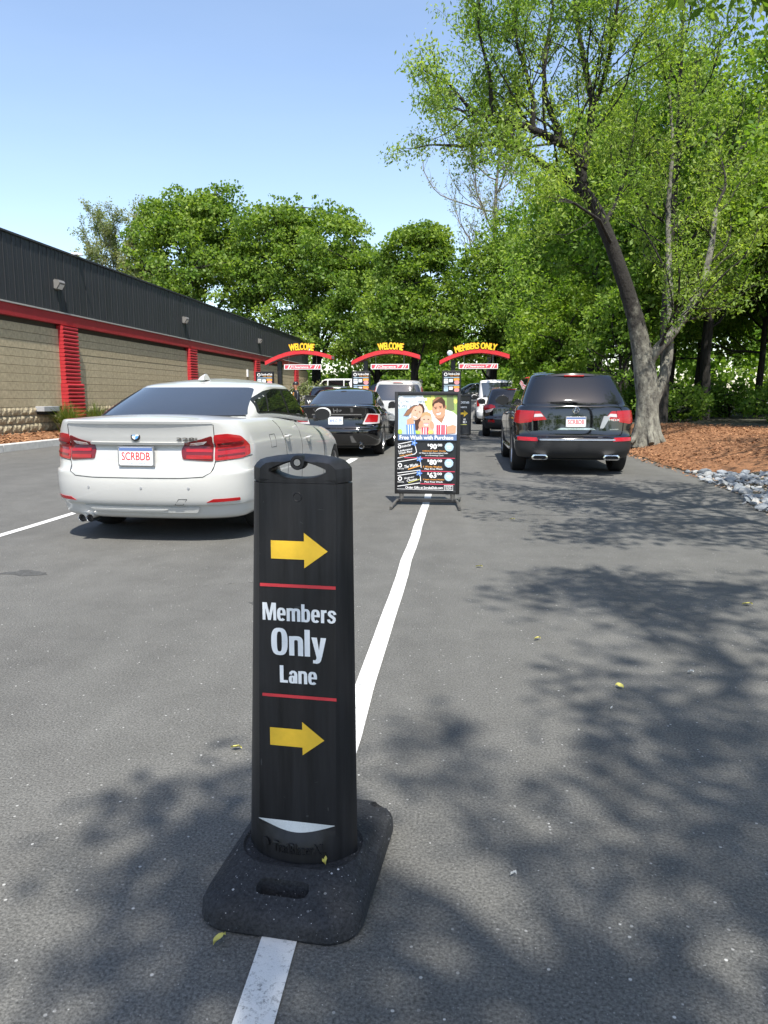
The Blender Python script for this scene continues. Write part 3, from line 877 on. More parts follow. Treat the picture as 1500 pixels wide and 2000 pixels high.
wall_light(42.6, 4.44, 'farthest grey floodlight on the fascia, above the third red pilaster')

# ornamental grasses in the bed
def grass_clump(x, y, z, h, n, label, cat='plant'):
    vs = []
    for i in range(n):
        a = RND.uniform(0, 6.28); lean = RND.uniform(0.1, 0.85); L_ = h * RND.uniform(0.6, 1.15); w = RND.uniform(0.008, 0.016)
        px, py = RND.gauss(0, 0.07), RND.gauss(0, 0.07)
        dx, dy = math.cos(a), math.sin(a)
        prev = None
        for s in range(5):
            t = s / 4; r = lean * L_ * t ** 1.6; zz = L_ * (t - 0.42 * lean * t * t)
            ww = w * (1 - t * 0.9)
            l = (px + dx * r - dy * ww, py + dy * r + dx * ww, zz); r_ = (px + dx * r + dy * ww, py + dy * r - dx * ww, zz)
            if prev: vs += [prev[0], prev[1], r_, l]
            prev = (l, r_)
    o = np_mesh('ornamental_grass', np.array(vs), 4, M['grass_blade'])
    o.location = (x, y, z)
    return tag(o, label, cat, 'ornamental grasses in the planting bed')
grass_clump(-11.2, 20.3, 0.2, 0.95, 620, 'green ornamental grass clump below the grey wall hood')
grass_clump(-11.2, 22.05, 0.2, 0.95, 420, 'green grass clump growing at the foot of the first red pilaster')
grass_clump(-11.3, 24.4, 0.2, 0.8, 260, 'grass clump partly hidden by the white sedan roof')

# ------------------------------------------------------------------ traffic post in front: "Members Only Lane"
sg = empty('lane_delineator', (-0.395, 1.80, 0), math.radians(-5.0), 'black plastic lane post lettered Members Only Lane with yellow arrows', 'lane post')
def rrect(hx, hy, r, n=6):
    o = []
    for (cx, cy, a0) in ((hx - r, hy - r, 0), (-hx + r, hy - r, 90), (-hx + r, -hy + r, 180), (hx - r, -hy + r, 270)):
        for i in range(n + 1):
            t = math.radians(a0 + 90 * i / n); o.append((cx + r * math.cos(t), cy + r * math.sin(t)))
    return o
# rubber base
rings = [(0.198, 0.276, 0.08, 0.0), (0.203, 0.281, 0.085, 0.008), (0.201, 0.279, 0.085, 0.034), (0.194, 0.271, 0.085, 0.049), (0.180, 0.254, 0.085, 0.057), (0.172, 0.225, 0.085, 0.062), (0.167, 0.155, 0.10, 0.075), (0.164, 0.118, 0.10, 0.083), (0.158, 0.110, 0.10, 0.085), (0.153, 0.100, 0.095, 0.079)]
vs, fs = [], []
for (hx, hy, r, z) in rings:
    cy = -0.02 * smooth01((z - 0.05) / 0.03) if z > 0.05 else 0
    vs += [(x, y + cy - 0.005, z) for x, y in rrect(hx, hy, r)]
n_ = len(rrect(1, 1, .1))
for i in range(len(rings) - 1):
    for k in range(n_):
        fs.append((i * n_ + k, i * n_ + (k + 1) % n_, (i + 1) * n_ + (k + 1) % n_, (i + 1) * n_ + k))
fs.append(tuple(range(n_ - 1, -1, -1))); fs.append(tuple((len(rings) - 1) * n_ + k for k in range(n_)))
b = MB(); b.add(vs, fs, M['rubber'])
base = b.build('rubber_base', sg)
def cutter(fn):
    q = MB(); fn(q); return q.build('cutter')
mw = Matrix.Translation((-0.395, 1.80, 0)) @ Matrix.Rotation(math.radians(-5.0), 4, 'Z')
cs = []
for args in ((-0.066, 0.066, -0.222, -0.174), ):
    c = cutter(lambda q: q.box(args[0], args[1], args[2], args[3], 0.012, 0.2, M['rubber'], 0.018)); c.matrix_world = mw; cs.append(c)
for (cx, cy) in ((0.15, 0.24), (-0.15, 0.24)):
    c = cutter(lambda q: q.lathe([(0, 0.034), (0.024, 0.034), (0.026, 0.2), (0, 0.2)], M['rubber'], 20, 'z', (cx, cy, 0))); c.matrix_world = mw; cs.append(c)
bpy.context.view_layer.update()
boolean_cut(base, cs)
base.data.polygons.foreach_set('use_smooth', [True] * len(base.data.polygons)); base.data.set_sharp_from_angle(angle=math.radians(35))
b = MB(); b.lathe([(0.0, 0.0615), (0.020, 0.0615), (0.023, 0.058), (0.023, 0.046), (0, 0.046)], M['rubber'], 20, 'z', (-0.155, -0.195, 0.0))
b.build('base_plug', sg, smooth=True)
b = MB(); b.lathe([(0.0, 0.0665), (0.026, 0.0665), (0.030, 0.063), (0.030, 0.05)], M['rubber'], 20, 'z', (0.122, -0.195, -0.002))
b.build('base_plug', sg, smooth=True)
b = MB(); b.text('DORMONT', (-0.085, 0.085, -0.168, -0.140), lambda a, c, d: (a, c, 0.0665 + (c + 0.16) * 0.12 + d), 0.0, M['rubber'], 0.02, 0.004)
b.build('raised_lettering', sg)

# hollow post, leaning a hair to the right
LEAN = 0.015
def sect(z):
    t = z / 1.045
    hw = 0.1485 - 0.0235 * t            # half width at the side edge
    fl = 0.1025 - 0.0065 * t            # half width of the flat face
    dep = 0.057 - 0.012 * t
    return hw, fl, dep
YC = -0.028
def post_ring(z, bulge=0.0):
    hw, fl, dep = sect(z)
    o = []
    def half(sgn):
        p = [(fl, dep)]
        # chamfered, rounded flank from the face edge round to the other face edge
        for u, q in ((.34, .74), (.66, .44), (.89, .20), (1.0, 0.0), (.89, -.20), (.66, -.44), (.34, -.74)):
            p.append((fl + (hw - fl) * u, dep * q))
        p.append((fl, -dep))
        return [(sgn * x, y) for x, y in p]
    r = half(1); l = half(-1)[::-1]
    # front face bulges into an oval near the foot
    nf = 8
    back = [(-fl + 2 * fl * i / nf, dep + bulge * (1 - (2 * i / nf - 1) ** 2)) for i in range(1, nf)]
    fr = [(fl - 2 * fl * i / nf, -dep - bulge * (1 - (2 * i / nf - 1) ** 2)) for i in range(1, nf)]
    ring = r + fr + l + back
    return [(x + LEAN * z, y + YC, z) for x, y in ring]
zs = [0.04, 0.075, 0.11, 0.14, 0.158, 0.170, 0.1745, 0.178, 0.2, 0.3, 0.5, 0.7, 0.9, 1.03, 1.042, 1.0425, 1.0465]
vs, fs = [], []
for z in zs:
    bg = 0.030 * smooth01((0.172 - z) / 0.05)
    vs += post_ring(z, bg)
n_ = len(post_ring(0.5))
for i in range(len(zs) - 1):
    for k in range(n_):
        fs.append((i * n_ + k, i * n_ + (k + 1) % n_, (i + 1) * n_ + (k + 1) % n_, (i + 1) * n_ + k))
fs.append(tuple((len(zs) - 1) * n_ + k for k in range(n_)))
b = MB(); b.add(vs, fs, M['post_plastic'])
b.build('post', sg, smooth=True, angle=28)
# handle head with the lens-shaped grip
hw, fl, dep = sect(1.047)
hw -= 0.003
NH = 72
def top_outline(ang, s=1.0):
    """distance from the grip centre to the head's outline"""
    cz = 1.077
    dx, dz = math.cos(ang), math.sin(ang)
    best = 9
    zt = lambda x: 1.1140 - 0.42 * (abs(x) / 1.0) ** 2 * 5.2 * 0.52 - max(0, abs(x) - hw * 0.80) ** 2 * 26
    r = 0.0
    while r < 0.3:
        x, z = r * dx, cz + r * dz
        if abs(x) > hw or z > zt(x) or z < 1.0475: break
        r += 0.0006
    return r
def lens(ang):
    # grip: pointed ellipse
    dx, dz = math.cos(ang), math.sin(ang)
    r = 0.0
    while r < 0.2:
        x, z = r * dx, r * dz
        top = 0.0215 * (1 - (abs(x) / 0.074) ** 1.7); bot = -0.0195 * (1 - (abs(x) / 0.074) ** 2.2)
        if abs(x) >= 0.074 or z > top or z < bot: break
        r += 0.0004
    return r
loops = []
rot = [2 * math.pi * (k + 0.5) / NH for k in range(NH)]
ro = [top_outline(a) for a in rot]; ri = [lens(a) for a in rot]
def loop(rf, y):
    return [(rf[k] * math.cos(rot[k]) + LEAN * 1.077, YC + y, 1.077 + rf[k] * math.sin(rot[k])) for k in range(NH)]
mid = [max(ri[k] + 0.005, ro[k] - (0.006 + 0.022 * abs(math.cos(rot[k])))) for k in range(NH)]
ri2 = [r + 0.0035 for r in ri]
def oloop(y, yb):      # outer rim: the bottom edge keeps the full depth so the head sits flush on the post
    return [(x, (YC + yb) if z < 1.0492 else q, z) for (x, q, z) in loop(ro, y)]
# loop order: inside of hole (back) ... front ... outer ... back
L_ = [loop(ri, 0.014), loop(ri, -0.039), loop(ri2, -0.0440), loop(mid, -0.0440), oloop(-0.008, -0.0438), oloop(0.006, 0.0195), loop(mid, 0.020), loop(ri2, 0.020), loop(ri, 0.014)]
vs = [p for q in L_ for p in q]
fs = []
for i in range(len(L_) - 1):
    for k in range(NH):
        fs.append((i * NH + k, i * NH + (k + 1) % NH, (i + 1) * NH + (k + 1) % NH, (i + 1) * NH + k))
b = MB(); b.add(vs, fs, M['post_plastic'])
b.build('handle', sg, smooth=True, angle=24)
b = MB(); b.lathe([(0.0, 0.0015), (0.0095, 0.0015), (0.0105, -0.001), (0.0165, -0.001), (0.018, 0.001), (0.018, 0.03)], M['post_plastic'], 28, 'y', (LEAN * 1.1, YC - 0.045, 1.0965))
b.build('handle_boss', sg, smooth=True, angle=50)
b = MB(); b.lathe([(0.0, -0.001), (0.008, -0.001), (0.0085, 0.002)], M['alloy'], 20, 'y', (LEAN * 1.1, YC - 0.045, 1.0965)); b.build('bolt', sg, smooth=True)
def face(a, c, d):             # front face of the post
    return (a, YC - sect(c)[2] - 0.0014 - d, c)
def arrow(x0, x1, zc, hs, hh, xh, skew=0.0):
    return [(x0, zc - hs), (x0, zc + hs), (xh, zc + hs), (xh, zc + hh), (x1, zc), (xh, zc - hh), (xh, zc - hs)]
for (x0, x1, zc, hs, hh, xh) in ((-0.053, 0.090, 0.884, 0.0225, 0.0435, 0.031), (-0.065, 0.077, 0.403, 0.0235, 0.044, 0.020)):
    b = MB(); b.flat(arrow(x0, x1, zc, hs, hh, xh), face, 0.0, M['yellow']); b.build('arrow_decal', sg)
for z in (0.795, 0.512):
    b = MB(); b.flat([(-0.083, z - 0.004), (0.109, z - 0.004), (0.109, z + 0.004), (-0.083, z + 0.004)], face, 0.0, M['red_vinyl']); b.build('red_rule', sg)
for (s_, x0_, x1_, z0_, cap_) in (('Members', -0.078, 0.109, 0.706, 0.0445), ('Only', -0.057, 0.084, 0.6185, 0.0680), ('Lane', -0.036, 0.060, 0.547, 0.0445)):
    b = MB(); put_heavy(b, s_, x0_, x1_, z0_, cap_, face, 0.0, M['white_vinyl']); b.build('lettering', sg)
pts = [(-0.100 + 0.202 * i / 16, 0.1775) for i in range(17)]
pts += [(0.102 - 0.202 * i / 16, 0.1765 - 0.023 * (1 - (2 * i / 16 - 1) ** 2)) for i in range(17)]
b = MB()
vs = [(x, YC - sect(z)[2] - 0.0016 - 0.030 * smooth01((0.172 - z) / 0.05) * (1 - (x / 0.102) ** 2), z) for x, z in pts]
b.add(vs, [(i, i + 1, 33 - i - 1, 33 - i) for i in range(16)], M['reflective']); b.build('reflective_strip', sg)
def foot(a, c, d):
    bg = 0.030 * smooth01((0.172 - c) / 0.05) * (1 - min(1, (a / 0.1025) ** 2))
    return (a, YC - sect(c)[2] - bg - 0.0004 - d, c)
b = MB(); b.text('TrailBlazerXL', (-0.055, 0.082, 0.105, 0.132), foot, 0.0, M['post_plastic'], 0.0, 0.0028); b.prism(ellipse(-0.078, 0.122, 0.011, 0.011, 18), foot, 0.0, 0.003, M['post_plastic'])
b.build('raised_lettering', sg)

b = MB()
for (x_, z_, w_, h_, a_) in ((.075, .985, .020, .0012, -.1), (.025, .952, .010, .0012, -.5), (-.085, .872, .014, .0012, 0), (.012, .742, .018, .004, .05), (-.07, 1.0, .006, .001, 1.2), (.092, .80, .006, .0012, 1.1), (.055, .29, .012, .001, .3), (-.03, .24, .007, .0012, -.6), (-.09, .33, .004, .02, 0), (.085, .22, .003, .012, .1), (.03, .195, .008, .005, .2)):
    b.flat([(x_ + (u * w_ * math.cos(a_) - q * h_ * math.sin(a_)) / 2, z_ + (u * w_ * math.sin(a_) + q * h_ * math.cos(a_)) / 2) for u, q in ((-1, -.3), (-.4, -1), (1, -.2), (.6, 1), (-.7, .7))], face, -0.0008, M['scuff_grey'])
b.build('scuff_marks', sg)
b = MB(); vs_, fs_ = [], []
for i in range(24):
    a_ = 2 * math.pi * i / 24
    for r_, d_ in ((.0115, 0.0), (.0105, .0012), (.0095, 0.0)): vs_.append(face(.016 + r_ * math.cos(a_), 1.014 + r_ * math.sin(a_), d_ - .0012))
for i in range(24):
    for k in range(2): fs_.append((i * 3 + k, i * 3 + k + 1, ((i + 1) % 24) * 3 + k + 1, ((i + 1) % 24) * 3 + k))
b.add(vs_, fs_, M['post_plastic']); b.build('mould_mark', sg)

# ------------------------------------------------------------------ poster stands
def poster_stand(loc, rz, label, draw, group=None, hwid=0.379):
    t = empty('poster_stand', loc, rz, label, 'sign stand', group)
    W, Z0, Z1, B = hwid, 0.13, 1.315, 0.040
    b = MB(); b.box(-W, -W + B, -0.028, 0.028, Z0, Z1, M['frame_black'], 0.006); b.box(W - B, W, -0.028, 0.028, Z0, Z1, M['frame_black'], 0.006)
    b.box(-W + B - .002, W - B + .002, -0.0275, 0.0275, Z1 - 0.043, Z1 - .001, M['frame_black'], 0.006); b.box(-W + B - .002, W - B + .002, -0.0275, 0.0275, Z0 + .001, Z0 + 0.043, M['frame_black'], 0.006)
    b.build('frame', t, smooth=True)
    b = MB(); b.box(-W + B - 0.004, W - B + 0.004, -0.010, 0.010, Z0 + 0.038, Z1 - 0.038, M['p_dark']); b.build('panel', t)
    for s in (-1, 1):
        b = MB(); pts = []
        for i in range(61):
            a = i / 60 * 2 * math.pi * 7; pts.append((s * 0.30 + 0.022 * math.cos(a), 0.022 * math.sin(a), 0.045 + 0.085 * i / 60))
        b.tube(pts, 0.006, M['frame_grey'], 6); b.tube([(s * .30, 0, .04), (s * .30, 0, .135)], 0.012, M['frame_grey'], 8); b.build('spring', t, smooth=True)
        b = MB(); b.tube([(s * 0.345, -0.02, 0.055), (s * 0.36, -0.10, 0.05), (s * 0.385, -0.45, 0.022)], 0.016, M['frame_grey'], 8); b.tube([(s * 0.345, 0.02, 0.055), (s * 0.36, 0.10, 0.05), (s * 0.385, 0.42, 0.022)], 0.016, M['frame_grey'], 8)
        b.build('foot', t, smooth=True)
    b = MB(); b.box(-0.355, 0.355, -0.025, 0.025, 0.030, 0.075, M['frame_black'], 0.006); b.build('cross_bar', t)
    b = MB(); draw(b); b.build('printed_poster', t)
    return t

def main_poster(b):
    lay = [0]
    def P(cx, cy): return (-0.341 + 0.682 * (cx - 340) / 905, 1.272 - 1.097 * (cy - 100) / 1450)
    def F(a, c, d): return (a, -0.0102 - d, c)
    def poly(pts, m, raw=False):
        lay[0] += 1
        b.flat([P(*p) for p in pts], F, 0.00025 * lay[0], M[m])
    def ell(cx, cy, rx, ry, m, rot=0.0, n=22, a0=0, a1=360):
        poly(ellipse(cx, cy, rx, ry, n, rot, a0, a1), m)
    def txt(s, x0, x1, y0, y1, m, bold=0.03):
        lay[0] += 1
        (a0, c1), (a1, c0) = P(x0, y0), P(x1, y1)
        b.text(s, (a0, a1, c0, c1), F, 0.00025 * lay[0], M[m], bold)
    def clip(x): return max(340, min(1245, x))
    # photograph: soft garden background
    poly([(340, 100), (1245, 100), (1245, 690), (340, 690)], 'p_sky')
    poly([(340, 300), (480, 280), (520, 420), (480, 560), (340, 600)], 'p_denim')
    poly([(720, 100), (1245, 100), (1245, 420), (1040, 420), (880, 330), (760, 260)], 'p_green')
    for (x, y, r) in ((800, 190, 55), (830, 270, 50), (870, 130, 30), (1215, 190, 28)): ell(x, y, r, r * 1.2, 'p_yellow')
    poly([(1080, 100), (1180, 100), (1200, 320), (1090, 340)], 'p_olive')
    poly([(340, 640), (500, 620), (700, 640), (900, 625), (1100, 650), (1245, 640), (1245, 690), (340, 690)], 'p_grass')
    # father: white shirt, dark hair
    poly([(830, 540), (860, 400), (940, 330), (1060, 310), (1180, 350), (1245, 400), (1245, 690), (880, 690)], 'p_shirt')
    poly([(905, 430), (1050, 330), (1060, 400), (1010, 520), (960, 480)], 'p_skin_shade')
    ell(962, 320, 100, 128, 'p_skin', -0.25)
    poly([(858, 240), (880, 170), (940, 125), (1010, 130), (1055, 185), (1062, 270), (1035, 300), (1015, 230), (960, 205), (900, 225), (872, 290)], 'p_hair')
    poly([(858, 235), (880, 165), (940, 122), (1000, 126), (950, 160), (900, 190)], 'p_hair_light')
    for (x, y) in ((915, 300), (990, 285)): ell(x, y, 16, 7, 'p_hair', -0.1); poly([(x - 24, y - 22), (x + 22, y - 28), (x + 22, y - 21), (x - 24, y - 14)], 'p_hair')
    poly([(944, 300), (958, 300), (966, 345), (938, 348)], 'p_skin_light')
    poly([(915, 372), (1000, 352), (985, 390), (945, 400)], 'p_white'); poly([(912, 368), (1002, 347), (1000, 354), (915, 376)], 'p_skin_shade')
    ell(1066, 275, 14, 30, 'p_skin_shade')
    poly([(930, 545), (1090, 545), (1090, 690), (930, 690)], 'p_red')
    for x in (955, 990, 1025, 1060): poly([(x, 545), (x + 12, 545), (x + 12, 690), (x, 690)], 'p_pink' if x % 2 else 'p_shirt')
    poly([(1080, 570), (1180, 540), (1230, 560), (1225, 670), (1090, 680)], 'p_skin')
    # mother: long brown hair, leaning in
    poly([(340, 470), (440, 410), (560, 480), (620, 690), (340, 690)], 'p_denim')
    poly([(420, 410), (480, 320), (560, 260), (650, 215), (720, 235), (748, 300), (735, 420), (690, 540), (640, 620), (590, 620), (600, 470), (560, 330)], 'p_hair')
    poly([(420, 412), (490, 320), (570, 265), (620, 245), (560, 330), (500, 400)], 'p_hair_light')
    poly([(475, 470), (560, 420), (590, 520), (520, 555), (475, 545)], 'p_skin')
    ell(628, 362, 80, 118, 'p_skin_light', 0.42)
    for (x, y) in ((605, 325), (672, 350)): ell(x, y, 15, 6, 'p_hair', 0.4)
    poly([(570, 400), (640, 432), (612, 448), (578, 428)], 'p_white'); poly([(568, 395), (642, 428), (640, 434), (568, 402)], 'p_skin_shade')
    poly([(632, 360), (642, 364), (632, 400), (616, 392)], 'p_skin')
    poly([(465, 545), (600, 530), (610, 690), (475, 690)], 'p_bright_blue')
    for x in (490, 525, 560): poly([(x, 545), (x + 12, 545), (x + 18, 690), (x + 6, 690)], 'p_shirt')
    # child
    poly([(640, 640), (690, 520), (850, 520), (900, 660), (880, 690), (640, 690)], 'p_skin_light')
    ell(772, 462, 88, 108, 'p_skin_light'); poly([(690, 440), (715, 365), (780, 345), (840, 375), (862, 450), (830, 410), (760, 395)], 'p_blonde')
    for (x, y) in ((740, 462), (806, 462)): ell(x, y, 13, 8, 'p_hair')
    poly([(735, 525), (810, 525), (790, 560), (755, 560)], 'p_white'); poly([(733, 518), (812, 518), (812, 527), (733, 527)], 'p_red')
    ell(690, 540, 32, 60, 'p_skin', 0.2); ell(862, 545, 32, 60, 'p_skin', -0.2)
    poly([(705, 580), (810, 580), (800, 690), (720, 690)], 'p_red')
    for x in (730, 765): poly([(x, 585), (x + 13, 585), (x + 13, 690), (x, 690)], 'p_shirt')
    ell(372, 650, 34, 40, 'p_grass'); ell(840, 655, 40, 26, 'p_yellow'); ell(650, 660, 34, 26, 'p_grass')
    txt('Great Gifts', 355, 785, 118, 180, 'p_white', 0.035); txt('On Sale', 350, 660, 185, 248, 'p_white', 0.035)
    # offers
    poly([(340, 690), (1240, 690), (1240, 780), (340, 780)], 'p_blue'); txt('Free Wash with Purchase', 365, 1190, 705, 768, 'p_white', 0.03)
    for (yy, price, l1, l2) in ((0, '90', 'Unlimited Super Choice', '15 Ways to Give Personalized Gifts'), (240, '80', '5 Works Washes', 'Plus Free Wash'), (440, '63', '5 Super Choice Washes', 'Plus Free Wash')):
        txt('$', 795, 825, 832 + yy, 872 + yy, 'p_white'); txt(price, 828, 940, 832 + yy, 915 + yy, 'p_white', 0.04); txt('00', 950, 1022, 832 + yy, 872 + yy, 'p_white')
        txt(l1, 730 if yy else 720, 1060 if yy == 440 else (1080 if not yy else 1020), 930 + yy, 958 + yy, 'p_orange', 0.02)
        txt(l2, 670 if not yy else 755, 1110 if not yy else 1035, 965 + yy, 990 + yy, 'p_white', 0.02)
        if not yy: txt('in a Greeting Card', 765, 1040, 1000, 1024, 'p_white', 0.02)
        pts = []
        for i in range(36):
            r = 72 if i % 2 else 62; a = 2 * math.pi * i / 36; pts.append((1128 + r * math.cos(a), 880 + yy * (1.03 if yy < 300 else 1.035) + r * math.sin(a)))
        poly(pts, 'p_badge'); txt('FREE', 1092, 1165, 860 + yy * 1.03, 882 + yy * 1.03, 'p_white', 0.02); txt('WASH', 1095, 1162, 890 + yy * 1.03, 908 + yy * 1.03, 'p_white', 0.02)
    for (y, x0) in ((1040, 440), (1245, 690), (1442, 690)): poly([(x0, y), (1220, y + 6), (1220, y + 18), (x0, y + 12)], 'p_red')
    def line(pts, w, m):
        for (a, c) in zip(pts, pts[1:]):
            d = Vector((c[0] - a[0], c[1] - a[1])).normalized(); q = (-d.y * w / 2, d.x * w / 2)
            poly([(a[0] + q[0], a[1] + q[1]), (c[0] + q[0], c[1] + q[1]), (c[0] - q[0], c[1] - q[1]), (a[0] - q[0], a[1] - q[1])], m)
    line([(340, 842), (560, 795), (605, 850), (630, 960), (600, 990), (335, 1055)], 10, 'p_white')
    line([(335, 1115), (670, 1055), (690, 1110), (702, 1200)], 10, 'p_white'); line([(335, 1285), (690, 1235)], 10, 'p_white')
    line([(335, 1325), (670, 1270), (690, 1330), (695, 1410)], 10, 'p_white'); line([(335, 1490), (690, 1435)], 10, 'p_white')
    for (x, y) in ((590, 820), (675, 1065), (672, 1285)):
        for a in range(5): ell(x + 26 * math.cos(a * 1.26), y + 26 * math.sin(a * 1.26), 24, 13, 'p_bright_blue', a * 1.26, 10)
        ell(x, y, 12, 12, 'p_badge', 0, 10)
    ell(368, 880, 26, 26, 'p_white'); ell(368, 880, 14, 14, 'p_dark')
    def slant(s, x0, x1, y0, y1, m, k=-0.2):
        lay[0] += 1
        (a0, c1), (a1, c0) = P(x0, y0), P(x1, y1)
        b.text(s, (a0, a1, c0, c1), lambda a, c, d: F(a, c + (a - a0) * (-k) * 0.98, d), 0.00025 * lay[0], M[m], 0.02)
    slant('Scrub-a-Dub', 400, 540, 855, 893, 'p_white'); slant('Unlimited', 350, 560, 935, 962, 'p_white'); slant('Wash Pass', 350, 560, 970, 1000, 'p_white'); slant('Gift Card', 370, 560, 1010, 1030, 'p_orange')
    for yy in (0, 205):
        ell(375, 1165 + yy, 32, 34, 'p_white'); ell(375, 1165 + yy, 18, 20, 'p_dark'); txt('Scrub-a-Dub', 335, 435, 1205 + yy, 1225 + yy, 'p_white', 0.02)
    slant('The Works', 440, 655, 1165, 1215, 'p_white'); slant('Super', 440, 600, 1355, 1385, 'p_white'); slant('Choice', 480, 640, 1385, 1420, 'p_white')
    line([(500, 1225), (690, 1165)], 14, 'p_orange'); line([(505, 1435), (680, 1375)], 8, 'p_yellow')
    txt('Order Gifts at ScrubaDub.com', 460, 1040, 1485, 1525, 'p_white', 0.025)
    line([(330, 1530), (1200, 1545)], 5, 'p_white'); poly([(1060, 1465), (1195, 1465), (1195, 1545), (1060, 1545)], 'p_white'); poly([(1066, 1471), (1189, 1471), (1189, 1539), (1066, 1539)], 'p_dark')
    txt('SHOP', 1080, 1175, 1478, 1502, 'p_white', 0.02); txt('NOW', 1085, 1175, 1508, 1532, 'p_white', 0.02)
poster_stand((-0.378, 8.62, 0), 0.0, 'poster stand on the white line with smiling family photo and gift prices', main_poster)

def welcome_poster(second):
    def draw(b):
        def F(a, c, d): return (a, -0.0102 - d, c)
        b.text('Welcome', (-0.315, 0.315, 1.06, 1.165), F, 0.0004, M['p_white'], 0.035)
        if second:
            b.text('Members', (-0.25, 0.25, 0.93, 1.0), F, 0.0004, M['p_white'], 0.035)
            b.flat([(-0.18, 0.74), (-0.18, 0.80), (0.16, 0.80), (0.16, 0.87), (0.285, 0.77), (0.16, 0.67), (0.16, 0.74)], F, 0.0004, M['yellow'])
            b.text('at', (0.15, 0.22, 0.58, 0.62), F, 0.0004, M['p_white'], 0.03); b.text('ID', (0.14, 0.25, 0.48, 0.55), F, 0.0004, M['p_white'], 0.03)
            b.flat([(-0.2, 0.43), (0.26, 0.43), (0.26, 0.445), (-0.2, 0.445)], F, 0.0004, M['p_yellow'])
        else:
            b.text('Pay', (-0.30, -0.08, 0.74, 0.87), F, 0.0004, M['p_white'], 0.035)
    return draw
poster_stand((-0.06, 22.6, 0), 0.0, 'black Welcome Members sign stand half hidden behind the family poster', welcome_poster(True), 'black welcome sign stands before the arches')
poster_stand((-4.38, 22.6, 0), 0.0, 'black Welcome sign stand between the white sedan and black sedan', welcome_poster(False), 'black welcome sign stands before the arches')

# ------------------------------------------------------------------ clearance arches and menu boards
ARC = [(0.0, 2.40), (0.25, 2.52), (0.5, 2.625), (0.8, 2.72), (1.1, 2.78), (1.4, 2.80), (1.7, 2.775), (2.0, 2.725), (2.25, 2.66), (2.45, 2.595)]
def arc_z(x):
    for (a, za), (c, zc) in zip(ARC, ARC[1:]):
        if x <= c: return za + (zc - za) * (x - a) / (c - a)
    return ARC[-1][1]
def arch(x, word, wx0, wx1, label):
    t = empty('clearance_arch', (x, 27.0, 0), 0.0, label, 'arch sign', 'red clearance arches over the lanes')
    b = MB(); b.box(0.40, 0.56, 0.0, 0.16, 0, 2.56, M['sign_black'], 0.01); b.box(0.30, 0.66, -0.08, 0.24, 0, 0.03, M['sign_black']); b.build('post', t)
    b = MB()
    xs = [2.45 * i / 30 for i in range(31)]
    th = 0.14
    for (ya, yb, m, dz0, dz1) in ((-0.22, -0.19, M['arch_red'], 0.0, th), (-0.189, 0.36, M['arch_grey'], 0.035, th - 0.01), (0.361, 0.39, M['arch_red'], 0.0, th)):
        poly = [(q, arc_z(q) + dz0 * (0.6 + 0.4 * math.sin(math.pi * q / 2.45))) for q in xs] + [(q, arc_z(q) + dz1) for q in xs[::-1]]
        # as quads for a clean curved strip
        n = len(xs)
        for (m2, sel) in ((m, None),):
            lo = [(q, arc_z(q) + dz0) for q in xs]; hi = [(q, arc_z(q) + dz1) for q in xs]
            vs = [(a, ya, c) for a, c in lo] + [(a, ya, c) for a, c in hi] + [(a, yb, c) for a, c in lo] + [(a, yb, c) for a, c in hi]
            fs = []
            for i in range(n - 1):
                fs += [(i, i + 1, n + i + 1, n + i), (2 * n + i + 1, 2 * n + i, 3 * n + i, 3 * n + i + 1), (i + 1, i, 2 * n + i, 2 * n + i + 1), (n + i, n + i + 1, 3 * n + i + 1, 3 * n + i)]
            fs += [(0, n, 3 * n, 2 * n), (n - 1, 3 * n - 1, 4 * n - 1, 2 * n - 1)]
            b.add(vs, fs, m2)
    b.build('arch_beam', t, smooth=True, angle=30)
    b = MB()
    zb = 0.128
    def warp(a, c, d):           # letters stand on the arch, flaring outwards at the top
        u = (a - (wx0 + wx1) / 2)
        return (a + u * c * 0.45, -0.20 - d, arc_z(max(0, min(2.45, a))) + zb + c)
    big = word == 'WELCOME'
    b.text(word, (wx0 - .01, wx1 + .01, -0.004, 0.262 if big else 0.24), warp, 0.0, M['letter_red'], 0.085, 0.030)
    b.text(word, (wx0, wx1, 0.004, 0.256 if big else 0.234), warp, 0.037, M['letter_yellow'], 0.065)
    b.build('lettering', t)
    cs = empty('clearance_sign', (0, 0, 0), parent=t)
    b = MB(); b.box(0.68, 2.06, -0.10, -0.07, 2.25, 2.43, M['sign_white']); b.build('panel', cs)
    b = MB(); f_ = lambda a, c, d: (a, -0.1015 - d, c)
    b.flat([(0.71, 2.275), (2.03, 2.275), (2.03, 2.405), (0.71, 2.405)], f_, 0, M['sign_red'])
    for q in (0.80, 1.78):
        b.flat([(q, 2.275), (q + 0.05, 2.275), (q + 0.12, 2.405), (q + 0.07, 2.405)], f_, 0.001, M['sign_white'])
        b.flat([(q + 0.10, 2.275), (q + 0.13, 2.275), (q + 0.20, 2.405), (q + 0.17, 2.405)], f_, 0.001, M['sign_white'])
    b.flat([(0.97, 2.283), (1.74, 2.283), (1.74, 2.397), (0.97, 2.397)], f_, 0.0012, M['sign_red'])
    b.text("Clearance 7'", (0.99, 1.72, 2.297, 2.385), f_, 0.002, M['sign_white'], 0.03); b.build('print', cs)
    for q in (0.86, 1.88):
        b = MB(); b.tube([(q, -0.085, 2.43), (q, -0.085, arc_z(q) + 0.05)], 0.008, M['alloy'], 6); b.build('hanger', t)
    return t
arch(-7.10, 'WELCOME', 0.94, 1.80, 'red arch lettered WELCOME beside the building, leftmost of the three lanes')
arch(-3.92, 'WELCOME', 0.98, 1.84, 'red arch lettered WELCOME over the middle lane, above the white car')
